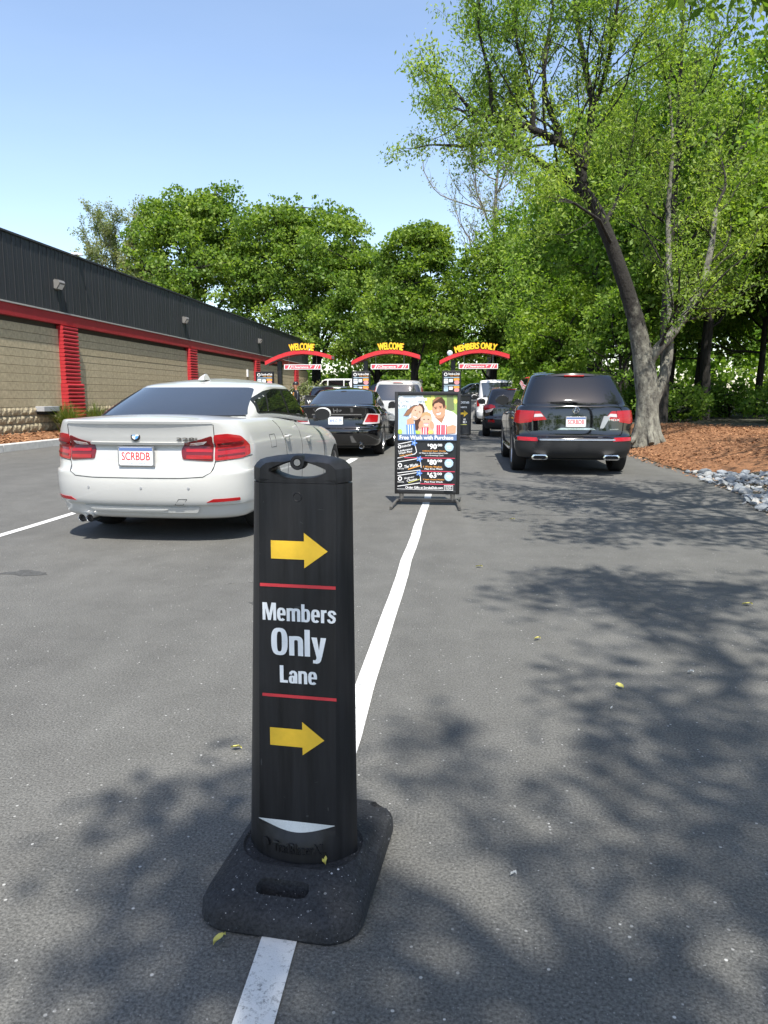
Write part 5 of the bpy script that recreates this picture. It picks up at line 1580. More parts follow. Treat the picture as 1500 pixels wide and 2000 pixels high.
# ---- black saloon further up the same lane
def black_saloon():
    t = car_root('black_sedan', -2.60, 15.35, math.radians(0.0), 'glossy black sedan ahead of the white sedan with red and clear tail lamps', 'car')
    bpy.context.view_layer.update()
    m = M['black_paint']
    rows = [(.22, .14, .80, .36, .20, 4.80, .6), (.26, .06, .87, .42, .22, 4.86, .62), (.34, .02, .895, .45, .28, 4.90, .66), (.48, .0, .905, .46, .42, 4.92, .72), (.575, .005, .912, .46, .50, 4.92, .78),
            (.61, .035, .914, .45, .54, 4.90, .82), (.645, .06, .915, .44, .58, 4.88, .86), (.78, .085, .912, .42, .68, 4.84, .9), (.88, .082, .90, .41, .75, 4.78, .98), (.98, .06, .872, .41, .82, 4.72, 1.05),
            (1.045, .04, .83, .40, .87, 4.66, 1.1), (1.075, .05, .785, .40, .90, 4.58, 1.1), (1.085, .09, .74, .40, .91, 4.5, 1.1)]
    sh = Shell(rows, 1.0, 3.9, 2.7, 34)
    make_body(t, sh, m, [(.82, 1.08), (.82, 3.88)], .36, 0.03)
    g = Shell(green_rows((.46, .745, .60, 3.7, .95), (1.30, .585, .42, 2.6, .30), 1.09, 1.415, 1.0, 1.42, bow=1.05, side_bow=1.25), 1.2, 3.3, 2.6, 24)
    g.mesh(m, 0.055, 0.5, bottom=False).build('cabin', t, smooth=True, angle=50)
    gv = g.v_of_z; vz = sh.v_of_z
    b = MB(); V0, V1 = gv(1.105), gv(1.385)
    skin(b, lambda x, v: g.rear(x, v), round_poly([(-.68, V0), (.68, V0), (.70, V0 + .03), (.55, V1 - .03), (.48, V1), (-.48, V1), (-.55, V1 - .03), (-.70, V0 + .03)], .03), .004, .014, M['glass'], .06); b.build('rear_window', t, smooth=True, angle=30)
    b = MB(); skin(b, lambda x, v: g.rear(x, v), round_poly([(-.07, V1 - .07), (.07, V1 - .07), (.05, V1 + .02), (-.05, V1 + .02)], .02), .007, .01, M['gap'], .06); b.build('brake_lamp', t)
    for s in (1, -1):
        sd = lambda y, v, s=s: g.side(y, v, s); a0, a1 = gv(1.13), gv(1.375)
        for nm, pl in (('rear_side_window', [(1.15, a0), (2.05, a0), (2.02, a1), (1.62, a1 - .02), (1.32, a0 + .35)]), ('front_side_window', [(2.13, a0), (2.98, a0), (2.52, a1 - .08), (2.35, a1), (2.10, a1)])):
            b = MB(); skin(b, sd, round_poly(pl, .03), .005, .012, M['side_glass'], .06); b.build(nm, t, smooth=True, angle=30)
        b = MB(); seam(b, sd, [(1.05, a0 - .03), (3.1, a0 - .03)], .014, M['chrome']); b.build('window_trim', t)
        wr = lambda a, z, s=s: sh.wrap(s * a, vz(z))
        b = MB(); skin(b, wr, round_poly([(.56, .69), (.98, .71), (1.02, .90), (.66, .915)], .02), .006, .02, M['clear_lens'], .05); b.build('tail_lamp', t, smooth=True)
        b = MB(); skin(b, wr, round_poly([(.60, .735), (.90, .735), (.93, .885), (.69, .90)], .03), .011, .02, M['red_lens'], .05); b.build('lamp_lens', t, smooth=True)
        bs = lambda y, v, s=s: sh.side(y, v, s)
        b = MB(); seam(b, bs, [(1.45, vz(1.03)), (1.6, vz(.6)), (1.55, vz(.32))]); seam(b, bs, [(2.12, vz(1.04)), (2.12, vz(.30))]); b.build('door_seams', t)
        handle_part(t, sh, 1.62, vz(.92), s, M['chrome']); handle_part(t, sh, 2.5, vz(.92), s, M['chrome'])
        mirror_part(t, s * .82, 3.02, 1.06, m, s)
        wheel(t, s * .80, 1.08, .335, .225, M['alloy'], s, 12); wheel(t, s * .80, 3.88, .335, .225, M['alloy'], s, 12)
    rb_ = lambda x, z: sh.rear(x, vz(z))
    b = MB(); seam(b, rb_, [(-.62, 1.03), (-.56, .70), (-.5, .60), (.5, .60), (.56, .70), (.62, 1.03)], .007); b.build('boot_seam', t)
    b = MB(); skin(b, rb_, round_poly([(-.52, .885), (.55, .885), (.53, .905), (-.50, .905)], .006), .012, .02, M['chrome'], .06); b.build('chrome_strip', t, smooth=True)
    b = MB(); skin(b, rb_, round_poly([(-.70, .595), (.70, .595), (.70, .612), (-.70, .612)], .005), .010, .02, m, .06); b.build('bumper_step', t, smooth=True)
    plate(t, .055, .765, '4HLG 29', False, 'plate_blue', bottom_text=False, x=0.0)
    b = MB(); f_ = lambda a, c, d: tuple(rb_(a, c) + Vector((0, -.005 - d, 0)))
    for a in (-.032, .032): b.prism([(a - .010, .935), (a + .010, .935), (a * 1.3 + .008, 1.02), (a * 1.3 - .010, 1.02)], f_, 0, .008, M['chrome'])
    b.prism([(-.03, .968), (.03, .968), (.03, .984), (-.03, .984)], f_, 0.001, .007, M['chrome']); b.build('boot_emblem', t)
    b = MB(); b.text('SP', (.06, .13, .95, .99), f_, 0, M['chrome'], .02, .004); b.build('model_badge', t)
    for s in (1, -1):
        b = MB(); b.lathe([(.036, .12), (.040, .0), (.046, -.006), (.05, .0), (.05, .14)], M['chrome'], 20, 'y', (s * .55, .0, .235)); b.lathe([(0, .03), (.038, .03)], M['gap'], 16, 'y', (s * .55, .0, .235)); b.build('exhaust_pipe', t, smooth=True)
    b = MB(); b.box(-.68, .68, .5, 4.3, .17, .32, M['trim']); b.build('underbody_blocker', t)  # dark box added to keep light out from below
    return t
black_saloon()

# ---- upright vehicles share one builder
def suv(name, x, y, rz, label, cat, paint, H=1.68, W=.98, L=4.85, lamp='wedge', plate_text=None, rails=False, zbelt=1.10, rake=.30, clad=True, roofW=None, rearW=.80, spoiler=True, z0=0.0, ground=.26, group='vehicles queueing for the car wash', simple=False):
    t = car_root(name, x, y, rz, label, cat, group)
    t.location.z = z0
    bpy.context.view_layer.update()
    m = M[paint]
    k = W / .98
    rows = [(ground, .16, .84 * k, .40, .24, L - .14, .6), (ground + .05, .07, .91 * k, .44, .28, L - .08, .62), (.40, .015, .945 * k, .46, .40, L - .02, .66), (.53, .0, .960 * k, .47, .50, L, .70), (.595, .004, .968 * k, .47, .58, L, .74),
            (.63, .045, .970 * k, .46, .62, L - .01, .76), (.67, .07, .973 * k, .45, .66, L - .02, .80), (.82, .085, .978 * k, .43, .76, L - .05, .86), (.93, .092, .972 * k, .42, .86, L - .08, .92), (zbelt - .07, .105, .945 * k, .41, .93, L - .14, 1.0),
            (zbelt - .02, .12, .905 * k, .40, .98, L - .22, 1.05), (zbelt, .14, .86 * k, .40, 1.0, L - .30, 1.1)]
    sh = Shell(rows, 1.6, 4.0, 2.9, 30)
    wy = (.98, L - .98)
    body = make_body(t, sh, m, [(.87 * k, wy[0]), (.87 * k, wy[1])], .405, 0.02)
    RW = roofW or .70 * k
    zr = H - .06
    g = Shell(green_rows((.125, .862 * k, .36, L - 1.05, .80), (.125 + rake, RW, .30, L - 2.0, .34), zbelt - .005, zr, 1.02, zr + .005, bow=1.2, side_bow=1.3, roundness=.06), 1.4, 3.4, 3.0, 24)
    g.mesh(m, 0.05, 0.4, bottom=False).build('cabin', t, smooth=True, angle=50)
    gv = g.v_of_z; vz = sh.v_of_z
    hgt = zr - zbelt
    V0, V1 = gv(zbelt + .03), gv(zr - .10)
    b = MB(); rw = rearW * k
    skin(b, lambda q, v: g.rear(q, v), round_poly([(-rw, V0), (rw, V0), (rw - .01, V0 + .06), (RW * .93, V1 - .04), (RW * .86, V1), (-RW * .86, V1), (-RW * .93, V1 - .04), (-rw + .01, V0 + .06)], .04), .004, .014, M['dark_glass'] if paint == 'black_paint' else M['glass'], .06); b.build('rear_window', t, smooth=True, angle=30)
    if spoiler:
        b = MB(); zs_ = zr - .075
        vs = []
        n = 12
        for i in range(n + 1):
            xx = -RW * .93 + 2 * RW * .93 * i / n; q = 1 - (xx / (RW * 1.0)) ** 2
            yb_ = .125 + rake - .055 + .09 * (1 - q)
            vs += [(xx, yb_, zs_ + .045 * q - .01), (xx, yb_ + .02, zs_ + .06 * q + .012), (xx, yb_ + .42, zr + .05 * q + .004), (xx, yb_ + .30, zs_ + .02 * q)]
        fs = []
        for i in range(n):
            for c in range(4): fs.append((i * 4 + c, i * 4 + (c + 1) % 4, (i + 1) * 4 + (c + 1) % 4, (i + 1) * 4 + c))
        fs += [(0, 1, 2, 3), tuple(n * 4 + c for c in (3, 2, 1, 0))]
        b.add(vs, fs, m); b.build('roof_spoiler', t, smooth=True, angle=45)
        b = MB(); b.box(-.16, .16, .125 + rake - .068, .125 + rake - .02, zs_ + .022, zs_ + .042, M['red_lens'], .004); b.build('brake_lamp', t)
    if not simple:
        for s in (1, -1):
            sd = lambda q, v, s=s: g.side(q, v, s); a0, a1 = gv(zbelt + .035), gv(zr - .07)
            F = L - 1.05
            ins = .06
            c1, c2 = .125 + rake + .36, F - 1.35
            for nm, pl in (('quarter_window', [(.62, a0), (c1 + .52, a0), (c1 + .52, a1), (c1 + .04, a1 - .04), (.78, a0 + .42)]), ('rear_side_window', [(c1 + .60, a0), (c2, a0), (c2 - .02, a1), (c1 + .60, a1)]), ('front_side_window', [(c2 + .08, a0), (F - .45, a0), (F - .98, a1 - .06), (F - 1.12, a1), (c2 + .06, a1)])):
                b = MB(); skin(b, sd, round_poly(pl, .03), .005, .012, M['side_glass'], .08); b.build(nm, t, smooth=True, angle=30)
            bs = lambda q, v, s=s: sh.side(q, v, s)
            b = MB(); seam(b, bs, [(c1 + .35, vz(zbelt - .03)), (c1 + .50, vz(.75)), (c1 + .5, vz(.40))]); seam(b, bs, [(c2, vz(zbelt - .03)), (c2, vz(.38))]); b.build('door_seams', t)
            b = MB(); seam(b, lambda q, v, s=s: g.side(q, v, s), [(.6, a0 - .03), (F - .4, a0 - .03)], .016, M['chrome']); b.build('window_trim', t)
            handle_part(t, sh, c1 + .75, vz(.97), s, m); handle_part(t, sh, c2 + .2, vz(.97), s, m)
            mirror_part(t, s * .90 * k, F - .55, zbelt + .06, m, s, True, 1.15)
            b = MB(); b.tube([(s * .93 * k, 1.45, .36), (s * .96 * k, 1.6, .35), (s * .96 * k, L - 1.5, .35)], .028, M['chrome'] if lamp == 'wedge' else M['grey_cladding'], 8); b.build('side_step', t, smooth=True)
    for s in (1, -1):
        wr = lambda a, z, s=s: sh.wrap(s * a, vz(z))
        if lamp == 'wedge':
            b = MB(); skin(b, wr, round_poly([(.70 * k, .86), (.92 * k, .83), (1.12 * k, .86), (1.10 * k, 1.00), (1.0 * k, 1.045), (.66 * k, 1.035)], .02), .006, .02, M['red_lens'], .05); b.build('tail_lamp', t, smooth=True)
            b = MB(); skin(b, wr, round_poly([(.45, .895), (.69 * k, .875), (.655 * k, 1.032), (.56, 1.03)], .015), .006, .02, M['red_lens'], .05); b.build('tail_lamp', t, smooth=True)
            b = MB(); skin(b, wr, round_poly([(.50, .945), (.655, .935), (.645, .985), (.54, .99)], .01), .010, .01, M['clear_lens'], .05); b.build('reversing_lamp', t, smooth=True)
            b = MB(); skin(b, wr, round_poly([(.60 * k, .555), (.98 * k, .562), (.98 * k, .612), (.62 * k, .605)], .012), .012, .02, M['red_lens'], .05); b.build('bumper_reflector', t, smooth=True)
        elif lamp == 'tall':
            b = MB(); skin(b, wr, round_poly([(.86 * k, .95), (.98 * k, .93), (1.02 * k, zbelt - .03), (.88 * k, zbelt - .02)], .02), .006, .02, M['red_lens'], .05); b.build('tail_lamp', t, smooth=True)
            gr = lambda a, z, s=s: g.wrap(s * a, gv(z))
            b = MB(); skin(b, gr, round_poly([(.80 * k, zbelt + .01), (.93 * k, zbelt + .01), (.86 * k, zbelt + hgt * .75), (.78 * k, zbelt + hgt * .70)], .02), .006, .02, M['red_lens'], .05); b.build('tail_lamp', t, smooth=True)
        elif lamp == 'boomerang':
            b = MB(); skin(b, wr, round_poly([(.56 * k, .93), (.95 * k, .84), (1.10 * k, .90), (1.06 * k, 1.04), (.92 * k, 1.06), (.60 * k, 1.0)], .02), .006, .02, M['red_lens'], .05); b.build('tail_lamp', t, smooth=True)
            b = MB(); skin(b, wr, round_poly([(.72 * k, .80), (.92 * k, .76), (.95 * k, .835), (.62 * k, .915)], .02), .006, .02, M['clear_lens'], .05); b.build('reversing_lamp', t, smooth=True)
            b = MB(); skin(b, wr, round_poly([(.58 * k, .47), (.86 * k, .48), (.82 * k, .55), (.60 * k, .55)], .02), .008, .02, M['red_lens'], .05); b.build('bumper_reflector', t, smooth=True)
        else:   # square van lamps
            b = MB(); skin(b, wr, round_poly([(.84 * k, .84), (1.04 * k, .82), (1.06 * k, zbelt - .10), (.86 * k, zbelt - .08)], .03), .006, .02, M['red_lens'], .05); b.build('tail_lamp', t, smooth=True)
        for q in wy:
            wheel(t, s * .85 * k, q, .37, .245, M['alloy'], s, 7)
    rb_ = lambda q, z: sh.rear(q, vz(z))
    if clad:
        b = MB(); skin(b, lambda a, z: sh.wrap(a, vz(z)), round_poly([(-1.08 * k, ground + .03), (1.08 * k, ground + .03), (1.10 * k, .545), (.85 * k, .552), (-.85 * k, .552), (-1.10 * k, .545)], .03), .008, .02, M['grey_cladding'], .06); b.build('bumper_cladding', t, smooth=True)
    b = MB(); seam(b, rb_, [(-.80 * k, 1.04), (-.78 * k, .72), (-.70 * k, .645), (.70 * k, .645), (.78 * k, .72), (.80 * k, 1.04)], .007); b.build('tailgate_seam', t)
    if plate_text: plate(t, .055, .86, plate_text, True)
    if rails:
        for s in (1, -1):
            b = MB(); pts = [(s * (RW - .03), q, zr + .015 + .045 * min(1, (q - 1.0) / .15) * min(1, (L - 2.0 - q) / .15)) for q in np.linspace(.9, L - 1.95, 12)]; b.tube(pts, .020, M['frame_grey'], 8); b.build('roof_rail', t, smooth=True)
    b = MB(); b.box(-.70 * k, .70 * k, .5, L - .6, .22, .40, M['trim']); b.build('underbody_blocker', t)  # dark filler box, added to stop light under the floor
    t['shell'] = 1; del t['shell']
    return t, sh, g, rb_, gv

# black SUV in the right-hand lane
t, sh, g, rb_, gv = suv('black_suv', 1.83, 12.05, math.radians(0), 'large black SUV in the right lane with plate SCRBDB and twin square exhausts', 'car', 'black_paint', H=1.70, W=.955, L=4.86, lamp='wedge', plate_text='SCRBDB', zbelt=1.13, rake=.38, roofW=.655, rearW=.775)
b = MB(); skin(b, rb_, round_poly([(-.56, .568), (.62, .568), (.62, .588), (-.56, .588)], .01), .014, .02, M['alloy'], .06); b.build('chrome_strip', t, smooth=True)
b = MB(); skin(b, rb_, round_poly([(-.30, .735), (.32, .735), (.26, .765), (-.24, .765)], .01), .014, .02, M['chrome'], .06); b.build('chrome_strip', t, smooth=True)
b = MB(); skin(b, rb_, round_poly([(.38, .76), (.44, .76), (.55, .955), (.44, .955)], .01), .008, .02, M['silver_paint'], .06); b.build('plate_surround', t, smooth=True)
b = MB(); skin(b, rb_, round_poly([(-.42, .95), (.44, .95), (.42, .965), (-.40, .965)], .004), .016, .02, M['black_paint'], .06); b.build('plate_ledge', t, smooth=True)
bm_t = MB(); p_ = rb_(0.0, 1.035)
for rr, w_ in ((.052, .007),):
    bm_t.tube([(p_.x + rr * .92 * math.cos(a), p_.y - .012, p_.z + .012 + rr * math.sin(a)) for a in np.linspace(0, 2 * math.pi, 25)], w_, M['chrome'], 6)
bm_t.tube([(p_.x - .032, p_.y - .013, p_.z - .022), (p_.x - .006, p_.y - .014, p_.z + .055)], .006, M['chrome'], 6); bm_t.tube([(p_.x + .032, p_.y - .013, p_.z - .022), (p_.x + .006, p_.y - .014, p_.z + .055)], .006, M['chrome'], 6); bm_t.tube([(p_.x - .018, p_.y - .013, p_.z + .006), (p_.x + .018, p_.y - .013, p_.z + .006)], .005, M['chrome'], 6)
bm_t.build('tailgate_emblem', t, smooth=True)
f_ = lambda a, c, d: tuple(rb_(a, c) + Vector((0, -.006 - d, 0)))
b = MB(); b.text('MDX', (.52, .70, .875, .91), f_, 0, M['chrome'], .02, .004); b.text('SH-AWD', (.54, .68, .735, .752), f_, 0, M['chrome'], .01, .003); b.build('model_badge', t)
for s in (1, -1):
    b = MB(); x0 = s * .56
    o_ = round_poly([(x0 - .135, .30), (x0 - .11, .262), (x0 + .11, .262), (x0 + .135, .30), (x0 + .105, .345), (x0 - .105, .345)], .02)
    i_ = [(x0 + (a - x0) * .80, .303 + (c - .303) * .62) for a, c in o_]
    n = len(o_); yy = -.035
    b.add([(a, yy, c) for a, c in o_] + [(a, yy - .004, c) for a, c in i_] + [(a, yy + .10, c) for a, c in o_] + [(a, yy + .06, c) for a, c in i_], [(i, (i + 1) % n, n + (i + 1) % n, n + i) for i in range(n)] + [(i, 2 * n + i, 2 * n + (i + 1) % n, (i + 1) % n) for i in range(n)] + [(n + i, n + (i + 1) % n, 3 * n + (i + 1) % n, 3 * n + i) for i in range(n)], M['chrome'])
    b.flat(i_, lambda a, c, d: (a, yy + .05, c), 0, M['gap'])
    b.build('exhaust_trim', t, smooth=True, angle=40)
b = MB(); q0 = g.rear(.02, gv(1.165)); q1 = g.rear(-.40, gv(1.175)); b.tube([q0 + Vector((0, -.03, 0)), q0 + Vector((-.12, -.035, .02)), q1 + Vector((0, -.025, 0))], [.016, .012, .007], M['trim'], 6); b.build('rear_wiper', t, smooth=True)

# smaller black SUV ahead of it, white van beyond
suv('black_crossover', 1.62, 23.6, math.radians(-1.5), 'small black crossover between the large black SUV and the white van', 'car', 'black_paint', H=1.60, W=.92, L=4.5, lamp='boomerang', zbelt=1.04, rake=.42)
suv('white_van', 1.62, 34.6, 0, 'white van with a big rear window at the head of the right lane', 'van', 'white_van', H=2.08, W=.90, L=4.7, lamp='square', zbelt=1.22, rake=.10, roofW=.74, rearW=.66, clad=False, spoiler=False)
suv('white_suv', -2.0, 23.6, math.radians(0.5), 'white SUV with roof rails under the middle WELCOME arch', 'car', 'white_paint', H=1.82, W=.97, L=4.7, lamp='tall', rails=True, zbelt=1.12, rake=.34)
suv('grey_suv', -4.95, 27.6, math.radians(0.5), 'dark grey SUV under the leftmost WELCOME arch, mostly hidden', 'car', 'grey_paint', H=1.70, W=.95, L=4.7, lamp='tall', zbelt=1.10, rake=.30)

# ------------------------------------------------------------------ trees
def leaf_geo(C, size, aspect=0.55, up=0.6, droop=0.2, seed=0, jitter=0.35):
    """one four-cornered blade per centre, folded along its midrib"""
    r = np.random.default_rng(seed); n = len(C)
    nrm = r.normal(size=(n, 3)); nrm /= np.linalg.norm(nrm, axis=1)[:, None]
    nrm[:, 2] += up; nrm /= np.linalg.norm(nrm, axis=1)[:, None]
    t = r.normal(size=(n, 3)); t[:, 2] -= droop * 2
    t -= nrm * (t * nrm).sum(1)[:, None]; t /= np.linalg.norm(t, axis=1)[:, None]
    s = np.cross(nrm, t)
    l = size * r.uniform(1 - jitter, 1 + jitter, n)[:, None]; w = l * aspect * 0.5
    fold = nrm * (w * r.uniform(-0.1, 0.6, n)[:, None])
    V = np.stack([C - t * l * .5, C + s * w + fold, C + t * l * .5, C - s * w + fold], 1)
    return V.reshape(-1, 3)

def clump_leaves(centres, per, rad, flat=0.5, seed=1):
    r = np.random.default_rng(seed)
    out = []
    for (c, k) in centres:
        n = int(per * k * k * r.uniform(.7, 1.3)); d = r.normal(size=(n, 3)); d /= np.linalg.norm(d, axis=1)[:, None]
        q = r.uniform(0, 1, n) ** 0.5
        p = d * q[:, None] * rad * k
        p[:, 2] *= flat
        p[:, 2] -= 0.25 * (p[:, 0] ** 2 + p[:, 1] ** 2) / (rad * k)
        out.append(p + np.array(c))
    return np.concatenate(out)

def bez(a, b, sag, n=7, wob=0.0):
    a, b = Vector(a), Vector(b); m = (a + b) / 2 + Vector(sag)
    o = []
    for i in range(n + 1):
        t = i / n; p = a * (1 - t) ** 2 + m * 2 * t * (1 - t) + b * t * t
        if 0 < i < n: p += Vector((RND.uniform(-wob, wob), RND.uniform(-wob, wob), RND.uniform(-wob, wob)))
        o.append(p)
    return o

def crown_tree(name, loc, ells, ncl, per, crad, lsize, trunk_r, split_h, label, cat='tree', group=None, leaf='leaf_maple', bark='bark_dark', seed=1, rz=0.0, aspect=.8, shell=.55, twigs=70, flat=.55, up=.5, trunk_top=None, lean=(0, 0)):
    """tapered trunk, limbs and a crown of leaf clumps spread through lobes (cx, cy, cz, rx, ry, rz)"""
    r = np.random.default_rng(seed); RND.seed(seed)
    t = empty(name, loc, rz, label, cat, group)
    vol = np.array([e[3] * e[4] * e[5] for e in ells]) ** .75; vol = vol / vol.sum()
    cents = []
    while len(cents) < ncl:
        e = ells[r.choice(len(ells), p=vol)]
        d = r.normal(size=3); d /= np.linalg.norm(d)
        if d[2] < -.3 and r.random() < .5: d[2] = -d[2]
        q = shell + (1 - shell) * r.random() ** .6
        bump_ = 1 + .13 * math.sin(d[0] * 5 + seed) * math.cos(d[1] * 6 + d[2] * 4 + seed * 2)
        p = np.array([e[0] + d[0] * e[3] * q * bump_, e[1] + d[1] * e[4] * q * bump_, e[2] + d[2] * e[5] * q * bump_])
        cents.append((p, r.uniform(.65, 1.25)))
    for _ in range(int(ncl * .30)):        # loose outer sprays break the outline
        e = ells[r.choice(len(ells), p=vol)]; d = r.normal(size=3); d /= np.linalg.norm(d); d[2] = abs(d[2]) * 1.1 - .15; q = r.uniform(1.02, 1.24)
        cents.append((np.array([e[0] + d[0] * e[3] * q, e[1] + d[1] * e[4] * q, e[2] + d[2] * e[5] * q]), r.uniform(.3, .55)))
    L = clump_leaves(cents, per, crad, flat, seed)
    np_mesh('crown', leaf_geo(L, lsize, aspect, up, .25, seed), 4, M[leaf], t)
    b = MB()
    top = trunk_top or max(e[2] for e in ells)
    tp = [(0, 0, -.25), (lean[0] * .1, lean[1] * .1, .3)] + [(lean[0] * k + RND.uniform(-.08, .08), lean[1] * k + RND.uniform(-.08, .08), top * k) for k in (.2, .4, .6, .8, 1.0)]
    b.tube(tp, [trunk_r * 1.5, trunk_r * 1.08, trunk_r, trunk_r * .85, trunk_r * .6, trunk_r * .38, trunk_r * .15], M[bark], 10)
    limbs = []
    order = sorted(range(ncl), key=lambda i: RND.random())
    for i in order[:11]:
        c = cents[i][0]; h = max(split_h, min(top * .85, c[2] * RND.uniform(.35, .7))); k = h / top
        p0 = (lean[0] * k, lean[1] * k, h)
        pts = bez(p0, c, (0, 0, .12 * math.hypot(c[0], c[1])), 7, .10)
        b.tube(pts, list(np.linspace(trunk_r * .42 * (1 - .5 * k), .025, 8)), M[bark], 7); limbs += pts[2:]
    for i in order[11:11 + twigs]:
        c = Vector(cents[i][0]); q = min(limbs, key=lambda p: (p - c).length + max(0, p.z - c.z) * 1.5)
        b.tube(bez(q, c, (0, 0, .15), 4, .06), [.05, .042, .034, .026, .016], M[bark], 5, cap=False)
    b.build('trunk', t, smooth=True, angle=80)
    return t

MG = 'broad maples beyond the wash lanes'
crown_tree('maple_tree', (-21.6, 61, 0), [(-.4, 0, 9.8, 4.4, 4.0, 4.6), (1.6, -1, 12.0, 2.8, 2.6, 2.8), (-1.6, -.5, 12.4, 2.6, 2.4, 2.6), (2.6, -1.5, 8.2, 3.4, 3.0, 3.2), (-2.0, -1.2, 6.6, 3.2, 3.0, 2.6)], 330, 137, 1.05, 0.210, .30, 3.0, 'tallest leafy maple rising over the roof of the long building', 'tree', MG, seed=3)
crown_tree('maple_tree', (-11.7, 60, 0), [(-1.2, 0, 9.3, 4.0, 3.8, 4.2), (.6, -1.2, 10.8, 3.0, 2.8, 2.7), (2.4, -1.6, 7.6, 3.2, 2.8, 3.4), (-2.6, -1.4, 7.2, 2.8, 2.6, 2.8), (1.6, -2.4, 5.2, 3.4, 2.6, 2.2), (-2.8, -1.6, 11.4, 2.2, 2.0, 2.2)], 350, 137, 1.0, 0.202, .32, 2.4, 'broad maple behind the first WELCOME arch, right of the tallest one', 'tree', MG, seed=5)
crown_tree('maple_tree', (-2.7, 44.5, 0), [(0, 0, 7.8, 2.5, 2.5, 3.0), (.2, -.8, 9.2, 1.7, 1.6, 1.9), (-.8, -1.0, 5.6, 2.2, 2.0, 2.0), (1.0, -1.0, 5.8, 2.0, 2.0, 2.2)], 190, 145, .85, 0.185, .24, 2.2, 'rounded maple standing between the middle and right-hand arches', 'tree', MG, seed=8)
crown_tree('maple_tree', (2.0, 47, 0), [(0, 0, 7.0, 3.2, 3.0, 3.4), (.5, -1.0, 9.0, 2.2, 2.0, 2.2), (-1.4, -1.2, 5.4, 2.4, 2.2, 2.2), (2.0, -1.2, 5.0, 2.6, 2.2, 2.4)], 220, 137, .9, 0.185, .24, 2.0, 'dark maple directly behind the MEMBERS ONLY arch', 'tree', MG, seed=13)
crown_tree('maple_tree', (-6.3, 56, 0), [(0, 0, 8.2, 3.0, 3.0, 3.6), (.3, -1, 5.2, 3.2, 2.6, 2.6)], 150, 130, 1.0, 0.210, .26, 2.4, 'maple set back in the gap between two nearer maples', 'tree', MG, seed=17)
crown_tree('maple_tree', (-26.5, 60, 0), [(0, 0, 8.4, 3.4, 3.2, 3.2), (1.5, 0, 10.0, 2.2, 2.0, 2.2)], 110, 70, 1.0, .26, .26, 3.0, 'low pale green tree peeping over the roof near the bare tree', 'tree', 'pale trees over the roof', leaf='leaf_pale', seed=19)

for o in bpy.data.objects:
    if o.name in ('maple_tree', 'maple_tree.001'): o.scale = (1.18, 1.18, 1.18)

def grow(b, p, d, L, r, depth, tips, bark, spread=.6, up=.15, kids=(2, 4), n=4, taper=.6):
    pts = [Vector(p)]; d = Vector(d).normalized()
    for i in range(n):
        d = (d + Vector((RND.gauss(0, .16), RND.gauss(0, .16), RND.gauss(0, .12) + up * .35))).normalized()
        pts.append(pts[-1] + d * (L / n))
    rad = [r * (1 - (1 - taper) * i / n) for i in range(n + 1)]
    b.tube(pts, rad, M[bark], 7 if r > .04 else 5 if r > .015 else 3, cap=False)
    if depth == 0:
        tips.append((pts[1:], L)); return
    tips.append((pts[2:], L)) if depth == 1 else None
    for k in range(RND.randint(*kids)):
        i = RND.randint(1, n); a = RND.uniform(0, 6.28)
        q = d.orthogonal().normalized(); q2 = d.cross(q)
        nd = d * (1 - spread * .5) + (q * math.cos(a) + q2 * math.sin(a)) * spread + Vector((0, 0, up))
        grow(b, pts[i], nd, L * RND.uniform(.5, .75), rad[i] * .6, depth - 1, tips, bark, spread, up, kids, n, taper)
    nd = d + Vector((RND.gauss(0, .2), RND.gauss(0, .2), up))
    grow(b, pts[-1], nd, L * RND.uniform(.55, .8), rad[-1], depth - 1, tips, bark, spread, up, kids, n, taper)

def tip_leaves(tips, per_m, rad, seed):
    r = np.random.default_rng(seed); out = []
    for pts, L in tips:
        A = np.array([tuple(p) for p in pts])
        if len(A) < 2: continue
        n = max(3, int(per_m * L)); k = r.integers(0, len(A) - 1, n); u = r.random(n)[:, None]
        P = A[k] * (1 - u) + A[k + 1] * u
        out.append(P + r.normal(size=(n, 3)) * rad)
    return np.concatenate(out)

